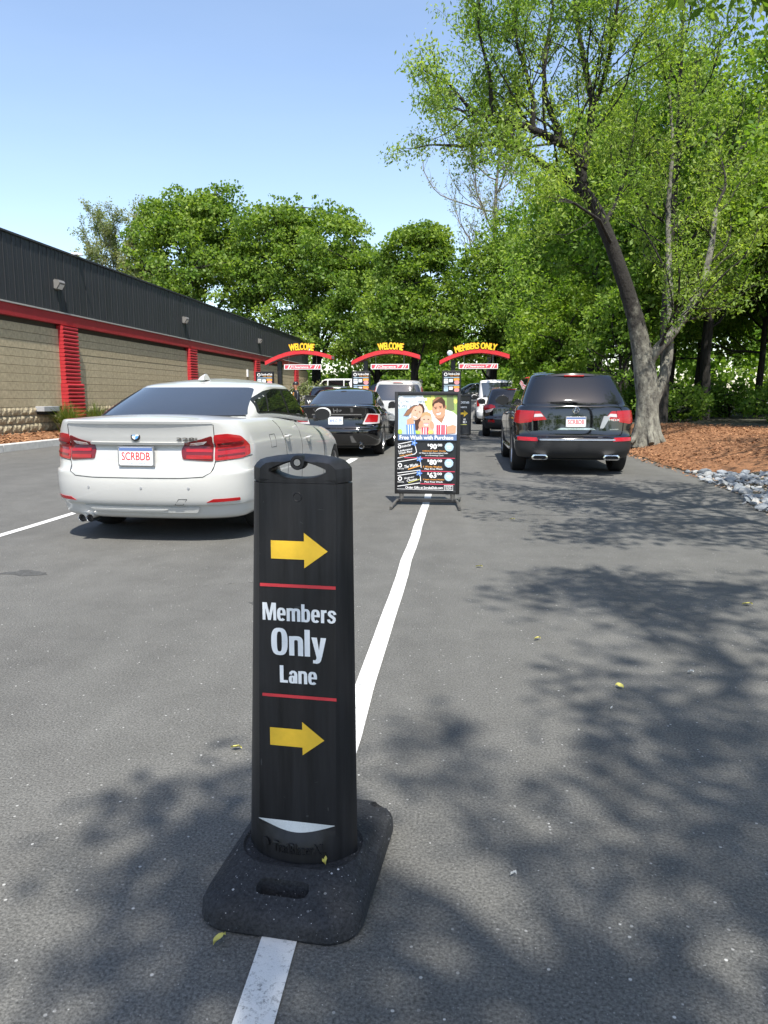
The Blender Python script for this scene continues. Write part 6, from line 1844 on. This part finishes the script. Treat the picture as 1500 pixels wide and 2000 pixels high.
# the leaning tree on the mulch, limb by limb
def leaning_tree():
    RND.seed(42)
    B = Vector((4.35, 18.0, 0.36))
    t = empty('leaning_tree', B, 0, 'big grey-barked tree leaning left over the lane from the orange mulch', 'tree')
    W = lambda pts: [Vector(p) - B for p in pts]
    b = MB()
    trunk = W([(4.36, 18.0, .10), (4.36, 18.0, .40), (4.35, 18.0, .62), (4.34, 18.0, 1.2), (4.26, 18.0, 1.75), (4.16, 18.0, 2.3), (3.96, 18.0, 3.07), (3.70, 17.9, 3.74), (3.33, 17.8, 4.62), (3.0, 17.7, 5.27), (2.65, 17.6, 5.77)])
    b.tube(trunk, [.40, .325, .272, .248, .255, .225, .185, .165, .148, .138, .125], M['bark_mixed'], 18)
    for (dx, dy, r_) in ((-.32, -.18, .09), (.28, -.2, .10), (.02, -.36, .09), (.33, .15, .09), (-.25, .2, .09)):   # root flare
        b.tube([Vector((dx * 1.25, dy * 1.25, -.16)), Vector((dx * .8, dy * .8, .04)), Vector((dx * .45, dy * .45, .45)), Vector((dx * .2, dy * .2, .95))], [r_ * .7, r_, r_ * 1.1, r_ * .6], M['bark'], 9)
    b.tube(W([(4.37, 17.98, .75), (4.55, 18.02, 1.35), (4.72, 18.08, 1.80), (4.80, 18.2, 2.27), (4.84, 18.4, 2.9)]), [.12, .135, .125, .115, .095], M['bark'], 12)      # second bole
    limbs = [([(4.28, 18.0, 2.0), (4.45, 17.95, 2.30), (4.78, 18.0, 2.66), (5.17, 18.1, 3.18), (5.5, 18.2, 3.87), (5.66, 18.3, 4.78), (5.75, 18.5, 5.5)], .14, .05),
             ([(4.80, 18.3, 2.5), (4.84, 18.4, 2.9), (4.89, 18.6, 3.4), (4.89, 19.0, 4.59), (4.89, 19.3, 5.82), (4.95, 19.4, 7.2), (4.8, 19.5, 8.6)], .11, .03),
             ([(2.65, 17.6, 5.77), (2.48, 17.5, 6.4), (2.21, 17.4, 6.64), (1.66, 17.2, 6.84), (1.21, 17.0, 6.96), (.55, 16.8, 7.05), (.12, 16.6, 7.16), (-.2, 16.4, 7.45)], .125, .03),
             ([(2.75, 17.62, 5.62), (2.33, 17.9, 6.05), (1.78, 18.2, 6.52), (1.21, 18.5, 6.97), (.63, 18.8, 7.19), (-.09, 19.0, 7.22), (-.72, 19.2, 7.33)], .11, .025),
             ([(2.58, 17.5, 6.19), (2.7, 17.6, 6.85), (2.78, 17.8, 7.65), (2.64, 18.0, 8.36), (2.47, 18.2, 9.29), (2.33, 18.4, 10.4), (2.1, 18.5, 11.6)], .10, .03),
             ([(2.77, 17.8, 7.44), (2.97, 17.6, 8.08), (3.02, 17.4, 8.41), (3.07, 17.0, 9.2), (3.2, 16.8, 10.2)], .06, .02),
             ([(1.43, 17.1, 6.88), (1.43, 17.0, 7.41), (1.28, 16.9, 7.88), (1.05, 16.8, 8.44), (.92, 16.7, 9.3)], .065, .02),
             ([(2.21, 17.4, 6.64), (1.93, 17.8, 7.36), (1.77, 18.0, 7.87), (1.74, 18.3, 8.73), (1.94, 18.6, 10.0), (1.8, 18.7, 11.2)], .075, .02),
             ([(1.21, 18.5, 6.97), (.9, 18.9, 7.8), (.55, 19.2, 8.6), (.4, 19.4, 9.6)], .05, .018),
             ([(.55, 16.8, 7.05), (.5, 16.6, 7.8), (.25, 16.5, 8.6), (.2, 16.3, 9.6)], .05, .018),
             ([(3.33, 17.8, 4.62), (2.9, 17.0, 5.0), (2.3, 16.4, 5.2), (1.7, 16.0, 5.35)], .045, .015),
             ([(3.1, 17.75, 5.0), (3.5, 18.4, 5.7), (3.8, 18.8, 6.6), (4.0, 19.0, 7.8)], .06, .018)]
    tips = []
    for pts, r0, r1 in limbs:
        P = W(pts); n = len(P)
        rad = [r0 + (r1 - r0) * (i / (n - 1)) for i in range(n)]
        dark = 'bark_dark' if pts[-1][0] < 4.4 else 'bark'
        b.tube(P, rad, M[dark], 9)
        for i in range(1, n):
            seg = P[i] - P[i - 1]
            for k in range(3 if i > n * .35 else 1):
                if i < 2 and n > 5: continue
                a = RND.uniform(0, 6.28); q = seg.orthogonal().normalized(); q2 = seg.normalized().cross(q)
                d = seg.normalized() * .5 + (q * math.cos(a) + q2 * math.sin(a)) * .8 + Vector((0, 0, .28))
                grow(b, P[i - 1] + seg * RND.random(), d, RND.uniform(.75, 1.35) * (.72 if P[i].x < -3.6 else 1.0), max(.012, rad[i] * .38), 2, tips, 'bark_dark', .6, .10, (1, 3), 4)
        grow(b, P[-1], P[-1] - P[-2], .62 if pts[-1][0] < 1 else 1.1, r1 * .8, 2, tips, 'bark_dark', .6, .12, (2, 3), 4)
    b.build('trunk', t, smooth=True, angle=80)
    L = tip_leaves(tips, 66, .12, 9)
    np_mesh('crown', leaf_geo(L, .098, .38, .5, .45, 21), 4, M['leaf_ash'], t)
    return t
leaning_tree()

# slender woodland trees: three grown once, then copied
def slim_tree(name, seed, H, r0, leaf, per, lsize, fork, label, cat, group, loc, depth=3, spread=.55, up=.2, start=.35, bark='bark_dark', nb=13, lrad=.16, aspect=.5, blen=.20, kids=(2, 3)):
    RND.seed(seed)
    t = empty(name, loc, 0, label, cat, group)
    b = MB(); tips = []
    n = 9; pts = [Vector((0, 0, -.3))]
    dx, dy = RND.uniform(-.03, .03), RND.uniform(-.03, .03)
    for i in range(1, n + 1):
        pts.append(Vector((dx * H * i / n + RND.gauss(0, .05), dy * H * i / n + RND.gauss(0, .05), H * i / n)))
    rad = [r0 * (1.25 if i == 0 else 1 - .82 * i / n) for i in range(n + 1)]
    b.tube(pts, rad, M[bark], 9)
    for k in range(nb):
        f = start + (1 - start) * (k + RND.random()) / nb; f = min(f, .985); i = int(f * n); p = pts[i].lerp(pts[min(n, i + 1)], f * n - i)
        a = k * 2.4 + RND.uniform(-.4, .4); d = Vector((math.cos(a), math.sin(a), RND.uniform(.15, .8)))
        grow(b, p, d, H * blen * (1.25 - .7 * f) * RND.uniform(.8, 1.2), r0 * .36 * (1.1 - f * .7), depth, tips, bark, spread, up, kids, 4)
    b.build('trunk', t, smooth=True, angle=80)
    if per > 0:
        np_mesh('crown', leaf_geo(tip_leaves(tips, per, lrad, seed), lsize, aspect, .5, .35, seed), 4, M[leaf], t)
    return t

slim_tree('bare_tree', 31, 15.0, .22, 'leaf_pale', 26, .15, 2, 'thin bare tree with few pale leaves rising behind the roof, far left', 'tree', None, (-28.4, 62, 0), 3, .55, .3, .36, 'twig_pale', 26, .15, .6, .20, (2, 4))
slim_tree('budding_tree', 37, 19.5, .28, 'leaf_pale', 4, .15, 2, 'tall half bare tree with grey twigs left of the leaning tree crown', 'tree', None, (2.0, 54, 0), 3, .5, .32, .40, 'twig_pale', 18, .15, .6, .19, (2, 4))
slim_tree('budding_tree', 38, 18.0, .25, 'leaf_pale', 5, .15, 2, 'pale twiggy tree standing behind the leaning tree, over the woods', 'tree', None, (8.5, 48, .5), 3, .5, .32, .35, 'twig_pale', 18, .15, .6, .19, (2, 4))
slim_tree('forked_tree', 41, 13.5, .17, 'leaf_ash', 15, .12, 2, 'upright dark-stemmed tree with thin crown just right of the leaning tree', 'tree', None, (6.55, 25.2, .5), 3, .5, .28, .30, 'bark_dark', 20, .15, .45, .17, (2, 3))

WG = 'woodland trees behind the mulch bed'
p1 = slim_tree('woodland_tree', 51, 9.5, .17, 'leaf_wood', 26, .19, 2, 'leafy woodland tree beside the forked tree, at the front of the wood', 'tree', WG, (8.6, 27.5, .6), 3, .6, .12, .30, 'bark_dark', 18, .22, .6, .20)
p2 = slim_tree('woodland_tree', 53, 12.0, .20, 'leaf_wood', 28, .20, 2, 'leafy woodland tree at the right edge of the picture beyond the mulch', 'tree', WG, (11.2, 26.0, .6), 3, .6, .10, .32, 'bark_dark', 22, .24, .6, .20)
p3 = slim_tree('woodland_tree', 57, 9.5, .14, 'leaf_wood', 30, .18, 2, 'smaller leafy woodland tree between the leaning tree and the white van', 'tree', WG, (5.9, 33.5, .6), 3, .6, .12, .22, 'bark_dark', 20, .22, .6, .21)
spots = [(13.8, 27.5, 1.0, .4), (9.8, 31.5, 1.05, 1.7), (12.5, 33.0, 1.1, 2.9), (16.2, 31.0, 1.1, 4.0), (7.4, 33.5, 1.0, 5.1), (14.8, 37.0, 1.15, .9), (10.4, 38.5, 1.1, 2.2), (6.6, 39.5, 1.05, 3.3), (18.5, 36.5, 1.15, 4.6),
         (5.2, 42.0, 1.0, 5.6), (21.0, 33.0, 1.1, 1.2), (13.0, 43.0, 1.2, 2.6), (8.0, 45.0, 1.15, .2), (17.5, 43.5, 1.2, 3.9), (5.4, 50.0, 1.25, 1.1), (22.5, 41.0, 1.2, 5.0), (10.8, 51.0, 1.25, .7), (26.0, 36.0, 1.2, 2.0)]
for i, (x, y, s, a) in enumerate(spots):
    o = copy_tree((p1, p2, p3)[i % 3])
    o.location = (x, y, .55); o.rotation_euler = (0, 0, a); o.scale = (s, s, s)
    o['label'] = 'slim dark-stemmed tree deep in the shady wood behind the orange mulch'

# broad leafy tree at the right edge, close by
crown_tree('edge_tree', (10.2, 20.0, .45), [(0, 0, 7.0, 3.0, 3.0, 3.0), (-1.4, -.6, 5.2, 2.4, 2.4, 1.8), (.2, -1, 8.4, 2.4, 2.4, 2.0), (1.5, 0, 5.0, 2.6, 2.6, 2.0)], 210, 100, .72, .15, .24, 1.8, 'dense dark leafy tree crowding the right edge of the picture', 'tree', None, leaf='leaf_wood', seed=61, aspect=.7, shell=.35)
crown_tree('sapling', (3.75, 30.5, .45), [(0, 0, 3.0, 1.7, 1.6, 2.1), (-.7, -.3, 2.0, 1.3, 1.3, 1.3), (.8, 0, 4.2, 1.3, 1.2, 1.4)], 120, 85, .55, .15, .07, .8, 'bright yellow-green young tree behind the black SUV roof', 'tree', None, leaf='leaf_bush', seed=63, aspect=.6, shell=.3, twigs=40)
crown_tree('sapling', (5.6, 27.2, .5), [(0, 0, 2.6, 1.5, 1.4, 1.9), (.4, -.2, 4.0, 1.2, 1.1, 1.3)], 90, 80, .55, .15, .06, .8, 'green young tree growing just behind the grey trunk of the leaning tree', 'tree', None, leaf='leaf_wood', seed=64, aspect=.6, shell=.3, twigs=40)

BG = 'undergrowth bushes at the wood edge'
bushes = []
def bush(loc, seed, label, leaf='leaf_wood', s=1.0, name='bush'):
    t = crown_tree(name, loc, [(0, 0, .55 * s, 1.1 * s, .9 * s, .6 * s), (.5 * s, .2, .8 * s, .7 * s, .7 * s, .5 * s)], 46, 60, .42 * s, .13, .03, .1, label, 'bush', BG, leaf=leaf, seed=seed, aspect=.6, shell=.3, twigs=25, trunk_top=.9 * s)
    return t
b1 = bush((7.2, 26.4, .5), 71, 'low green bush at the wood edge behind the leaning tree trunk')
b2 = bush((9.6, 23.9, .5), 72, 'low bush at the wood edge near the right side of the picture')
for i, (x, y, s, a, src, lab) in enumerate(((11.6, 24.2, .9, 2.0, b2, 0), (5.2, 29.0, 1.1, 3.0, b1, 0), (13.4, 27.0, 1.3, 4.0, b2, 0), (6.4, 30.5, 1.2, 5.0, b1, 0), (4.9, 37.0, 1.5, .6, b2, 0), (10.4, 30.2, 1.2, 1.6, b1, 0), (15.5, 30.0, 1.5, 2.4, b2, 0), (4.4, 43.0, 1.5, 5.5, b1, 0))):
    o = copy_tree(src); o.location = (x, y, .5); o.rotation_euler = (0, 0, a); o.scale = (s, s, s)
    o['label'] = 'dark green undergrowth bush among the stems of the wood edge'
bush((-9.6, 44.0, .0), 75, 'reddish brown shrub at the far end of the building, below the first arch', 'leaf_pale', 1.7, 'shrub')
bush((-7.8, 48.5, .0), 76, 'shrub beside the trunk of the broad maple, beyond the grey SUV', 'leaf_maple', 1.5, 'shrub')

# the wood goes on behind as one mass
def mass(name, boxes, n, size, leaf, seed):
    r = np.random.default_rng(seed); out = []
    for (x0, x1, y0, y1, h, k) in boxes:
        c = [(np.array([r.uniform(x0, x1), r.uniform(y0, y1), h * r.random() ** .8 + .3]), r.uniform(.7, 1.4)) for _ in range(int(n * k))]
        out.append(clump_leaves(c, 46, 1.5, .6, seed))
    o = np_mesh(name, leaf_geo(np.concatenate(out), size, .7, .4, .2, seed), 4, M[leaf], kind='stuff')
    return o
mass('roadside_woods', [(-30, 30, -36, -26, 8.0, 1.0)], 130, .5, 'leaf_wood', 83)
mass('far_woods', [(-60, -8, 74, 84, 7.5, 1.5), (-8, 6, 66, 76, 7.0, 1.0), (-12, 8, 64, 66, 3.0, .5), (6, 34, 56, 70, 8.0, 1.3), (24, 42, 26, 56, 8.0, 1.0)], 260, .42, 'leaf_wood', 81)

# tree whose trunk stands right of and behind the camera; its crown overhangs the lane and shades it
def overhanging_tree():
    RND.seed(77)
    B = Vector((6.0, -3.2, height(6.0, -3.2)))
    t = empty('overhanging_tree', B, 0, 'roadside tree whose hanging leaves cross the top right of the picture', 'tree')
    b = MB()
    b.tube([Vector((0, 0, -.3)), Vector((0, 0, .5)), Vector((-.1, .1, 2.5)), Vector((-.3, .2, 5.0)), Vector((-.5, .3, 8.0)), Vector((-.6, .4, 10.5))], [.42, .33, .28, .24, .16, .05], M['bark'], 12)
    # patches of lane that lie in its shade, as centre, half size
    shade = [(2.6, 4.4, 1.7, .8, 26), (1.0, 4.75, .7, .35, 9), (.45, 2.75, .6, .40, 10), (1.7, 2.9, 1.0, .5, 10), (1.1, 1.75, .8, .5, 13), (2.6, 1.9, 1.2, .7, 12), (-.62, 1.98, .10, .16, 6), (-.60, 1.6, .10, .2, 5), (-.45, 1.35, .2, .2, 5), (.1, 1.2, .4, .3, 5), (3.3, 3.0, 1.2, .8, 11),
             (2.6, 7.0, 1.7, .45, 14), (1.5, 7.7, 1.2, .35, 9), (3.6, 6.0, 1.0, .4, 6), (2.4, 8.6, 1.8, .5, 15), (1.0, 9.2, .8, .35, 6), (2.6, 9.9, 1.8, .5, 14), (1.2, 10.6, 1.0, .4, 8), (2.8, 11.2, 1.6, .6, 13), (.8, 12.0, .8, .5, 6), (0.3, .4, 1.2, .6, 8), (3.0, .3, 2.5, .9, 14), (4.6, 8.4, 1.2, 1.2, 9), (5.4, 11.5, 1.6, 1.3, 10)]
    cents = []
    for (gx, gy, rx, ry, n) in shade:
        for k in range(n):
            x = gx + RND.uniform(-1, 1) * rx; y = gy + RND.uniform(-1, 1) * ry; z = RND.uniform(6.2, 9.6)
            if gy > 6: z = max(5.2, (1.75 + .485 * y) / 1.262) + RND.uniform(0.1, 1.6)
            cents.append((Vector((x + .14 * z, y - .54 * z, z)), RND.uniform(.7, 1.2)))
    # drooping outer sprays that come into view along the upper edge
    for (x, y, z) in ((1.45, 6.6, 4.55), (1.9, 6.4, 4.32), (2.35, 6.9, 4.55), (2.7, 6.6, 4.30), (3.0, 7.2, 4.55), (3.3, 6.8, 4.1), (3.6, 7.4, 4.3), (3.75, 7.0, 3.95), (2.1, 7.2, 4.7), (1.1, 6.8, 4.7), (3.45, 7.6, 4.6), (3.9, 7.8, 4.3), (4.0, 7.5, 3.75), (.75, 7.0, 4.9), (2.9, 7.8, 4.9), (3.9, 8.0, 3.5), (2.0, 6.8, 4.6), (2.5, 7.4, 4.75), (2.6, 6.2, 4.12), (3.1, 6.4, 4.15), (3.5, 7.0, 4.2), (3.7, 7.6, 4.45), (2.2, 6.0, 4.1), (3.3, 7.4, 4.45), (1.7, 6.2, 4.25)):
        cents.append((Vector((x, y, z)), .62))
    limbs = []
    for (a, c, sag) in (((-.2, .1, 4.2), (3.0, 1.0, 7.4), .6), ((-.3, .2, 5.0), (3.8, 4.4, 6.6), .7), ((-.3, .2, 5.4), (3.2, 7.0, 4.95), 1.5), ((-.4, .2, 6.4), (2.6, -1.5, 9.0), .5), ((-.4, .3, 7.0), (4.6, -2.5, 9.0), .4), ((-.3, .2, 4.6), (5.4, 5.0, 6.0), .8), ((-.3, .2, 5.8), (1.5, -3.0, 8.0), .6)):
        P0 = B + Vector(a); pts = bez(P0, c, (0, 0, sag), 9, .08); limbs += pts[1:]
        b.tube([p - B for p in pts], list(np.linspace(.11, .018, 10)), M['bark'], 8)
    for c, k in cents:
        q = min(limbs, key=lambda p: (p - c).length)
        pts = bez(q, c, (0, 0, .2), 5, .06)
        b.tube([p - B for p in pts], [.03, .024, .019, .014, .010, .006], M['bark_dark'], 4, cap=False)
    b.build('trunk', t, smooth=True, angle=80)
    L = clump_leaves([(np.array(c - B), k) for c, k in cents], 78, .50, .55, 5)
    np_mesh('crown', leaf_geo(L, .125, .42, .4, .6, 6), 4, M['leaf_wood'], t)
overhanging_tree()

crown_tree('unseen_shade_tree', (9.0, 9.0, .4), [(0, 0, 7.6, 3.6, 3.4, 2.6), (-1.4, .6, 6.4, 2.2, 2.4, 1.6), (.8, -1.0, 9.2, 2.4, 2.4, 1.8)], 150, 70, .62, .15, .22, 2.4, 'unseen tree right of the picture, added so its shade streaks the orange mulch', 'tree', None, leaf='leaf_wood', bark='bark', seed=91, aspect=.5, shell=.3)  # out of view; added to throw streaks of shade on the mulch

# ------------------------------------------------------------------ beyond the arches: yard wall, parked cars, attendant
b = MB(); b.box(-4.5, 4.2, 0, .3, 0, 1.05, M['concrete_wall'], .02); b.box(-4.5, 4.2, -.03, .33, 1.05, 1.12, M['kerb'], .01)
tag(b.build('yard_wall', loc=(0, 42.5, 0)), 'low grey concrete wall behind the MEMBERS ONLY lane', 'wall')
by = {o['label']: o for o in bpy.data.objects if 'label' in o.keys()}
def car_copy(src, loc, rz, label, paint=None):
    s = next(o for o in bpy.data.objects if o.name == src)
    o = copy_tree(s); o.location = loc; o.rotation_euler = (0, 0, rz); o['label'] = label; o['group'] = 'vehicles parked beyond the wall'
    if paint:
        for ch in o.children:
            if ch.type == 'MESH' and ch.name.split('.')[0] in ('body', 'cabin', 'roof_spoiler'):
                ch.data = ch.data.copy()
                for i, m_ in enumerate(ch.data.materials):
                    if m_ and m_.name in ('grey_car_paint', 'white_van_paint', 'black_car_paint', 'white_car_paint'): ch.data.materials[i] = M[paint]
    return o
car_copy('grey_suv', (-2.6, 46.0, .45), math.radians(80), 'dark parked SUV side-on behind the wall, below the rounded maple', 'black_paint')
car_copy('grey_suv', (3.2, 47.5, .45), math.radians(95), 'dark blue-grey parked SUV behind the wall right of the members menu board')
car_copy('white_van', (-7.0, 53.0, .5), math.radians(84), 'white parked van seen beside the broad maple trunk')
car_copy('grey_suv', (-8.5, 49.0, .3), math.radians(70), 'silver parked SUV far behind the grey SUV', 'silver_paint')

def person(loc, rz, label):
    t = empty('person', loc, rz, label, 'person')
    J = {'pelvis': ((0, 0, .95), .15), 'waist': ((0, 0, 1.12), .135), 'chest': ((0, -.02, 1.34), .16), 'neck0': ((0, -.01, 1.49), .07), 'neck': ((0, -.02, 1.55), .055), 'head0': ((0, -.03, 1.63), .085), 'head': ((0, -.03, 1.72), .09), 'crown': ((0, -.02, 1.79), .06)}
    E_ = [('pelvis', 'waist'), ('waist', 'chest'), ('chest', 'neck0'), ('neck0', 'neck'), ('neck', 'head0'), ('head0', 'head'), ('head', 'crown')]
    for s, n_ in ((1, 'r'), (-1, 'l')):
        J.update({'hip' + n_: ((s * .10, 0, .90), .11), 'knee' + n_: ((s * .11, -.02, .50), .068), 'ankle' + n_: ((s * .11, .02, .09), .045), 'toe' + n_: ((s * .12, -.14, .04), .035),
                  'sho' + n_: ((s * .19, -.01, 1.42), .068), 'elb' + n_: ((s * .26, -.03, 1.16), .045), 'wri' + n_: ((s * .22, -.24, 1.06 if s > 0 else 1.0), .03), 'palm' + n_: ((s * .21, -.31, 1.06 if s > 0 else .98), .032)})
        E_ += [('pelvis', 'hip' + n_), ('hip' + n_, 'knee' + n_), ('knee' + n_, 'ankle' + n_), ('ankle' + n_, 'toe' + n_), ('chest', 'sho' + n_), ('sho' + n_, 'elb' + n_), ('elb' + n_, 'wri' + n_), ('wri' + n_, 'palm' + n_)]
        for f in range(5):
            k = 'fin%d' % f + n_; w = (f - 2) * .018
            J[k] = ((s * (.21 + (0.045 if f == 0 else 0)) + w * .6, -.36 - (.02 if f in (2, 3) else 0), (1.05 if s > 0 else .96) + w * .6), .0095); E_.append(('palm' + n_, k))
    names = list(J)
    me = bpy.data.meshes.new('body'); me.from_pydata([J[k][0] for k in names], [(names.index(a), names.index(c)) for a, c in E_], [])
    o = link('body', me, t)
    sk = o.modifiers.new('skin', 'SKIN'); sb = o.modifiers.new('sub', 'SUBSURF'); sb.levels = sb.render_levels = 1
    for i, k in enumerate(names): me.skin_vertices[0].data[i].radius = (J[k][1], J[k][1]); me.skin_vertices[0].data[i].use_root = (k == 'pelvis')
    dg = bpy.context.evaluated_depsgraph_get(); m2 = bpy.data.meshes.new_from_object(o.evaluated_get(dg)); o.modifiers.clear(); o.data = m2
    for k in ('p_skin_shade', 'p_dark', 'p_dark'): m2.materials.append(M[k])
    for p in m2.polygons:
        c = p.center; p.use_smooth = True
        p.material_index = 0 if (c.z > 1.53 or (abs(c.x) > .17 and c.y < -.20)) else 1
    b = MB(); bm_ = bmesh.new(); bmesh.ops.create_uvsphere(bm_, u_segments=14, v_segments=9, radius=1)
    b.bm(bm_, M['p_dark'], lambda c: (c.x * .098, -.015 + c.y * .108, 1.735 + (c.z if c.z > -.25 else -.25) * .10)); b.build('hair', t, smooth=True)
    b = MB(); b.add([(-.05, -.135, 1.70), (.05, -.135, 1.70), (.05, -.122, 1.72), (-.05, -.122, 1.72)], [(0, 1, 2, 3)], M['p_dark']); b.tube([(0, -.12, 1.69), (0, -.145, 1.655)], .012, M['p_skin_shade'], 6); b.box(-.03, .03, -.128, -.118, 1.612, 1.622, M['p_red']); b.build('face', t)
    b = MB()
    for s in (1, -1): b.tube([(s * .13, -.145, 1.42), (s * .06, -.165, 1.2), (s * .02, -.15, 1.05)], .022, M['p_orange'] if s > 0 else M['p_white'], 6)
    b.build('vest_stripe', t, smooth=True)
    return t
person((-6.05, 27.2, 0), math.radians(-60), 'dark-clothed attendant with orange vest stripe beside the grey SUV')

# ------------------------------------------------------------------ small things lying on the asphalt
def fallen(x, y, s, a, label, white=False):
    b = MB(); n = 7; pts = []
    for i in range(n):
        u = i / (n - 1); w = .28 * math.sin(math.pi * u ** .85) * s; pts.append((u * s, w, .006 + .012 * math.sin(u * 3.1) + .004 * math.cos(u * 7)))
    lo = [(p[0], -p[1] * .9, p[2] + .006) for p in pts]; mid = [(p[0], .02 * s, p[2] - .003) for p in pts]
    vs = pts + mid + lo
    fs = [(i, i + 1, n + i + 1, n + i) for i in range(n - 1)] + [(n + i, n + i + 1, 2 * n + i + 1, 2 * n + i) for i in range(n - 1)]
    b.add(vs, fs, M['white_petal'] if white else M['fallen_leaf'])
    o = b.build('fallen_leaf' if not white else 'paper_scrap', smooth=True); o.location = (x, y, 0.001); o.rotation_euler = (0, 0, a)
    tag(o, label, 'leaf' if not white else 'litter', 'yellow leaves fallen on the asphalt' if not white else 'white scraps on the asphalt')
for args in ((-.545, 1.475, .040, 1.1, 'yellow leaf lying just in front of the rubber base'), (.97, 2.23, .040, .1, 'yellow leaf on dark asphalt, left of the curled one in the right lane'), (1.19, 2.19, .042, 1.9, 'curled yellow leaf nearest the right edge of the picture'),
             (.72, 3.13, .040, 2.4, 'small green-yellow leaf in the middle of the right lane shadow'), (1.72, 4.55, .062, .1, 'yellow leaf farther up the right lane in tree shade'), (.40, 3.75, .040, .6, 'tiny yellow leaf right of the white line, beside the post lettering'),
             (.13, 5.4, .05, .2, 'yellow speck of leaf right of the line ahead of the poster'), (-.80, 2.42, .040, .0, 'yellow leaf on sunlit asphalt left of the post'), (.52, 7.6, .06, .5, 'small yellow leaf in the lane behind the black SUV'), (-1.12, 1.38, .022, .9, 'tiny brown leaf near the lower left corner'), (-.32, 1.68, .024, 2.0, 'dead leaf caught against the foot of the post')):
    fallen(*args)
bpy.data.objects['fallen_leaf.010'].location.z = .078
for args in ((.15, 1.80, .016, .3, 'white scrap on shaded asphalt right of the rubber base', True), (.62, 2.9, .012, .8, 'white speck in the right lane beside the green-yellow leaf', True), (1.05, 3.35, .03, .2, 'pale scrap on the shaded right lane', True)):
    fallen(*args)
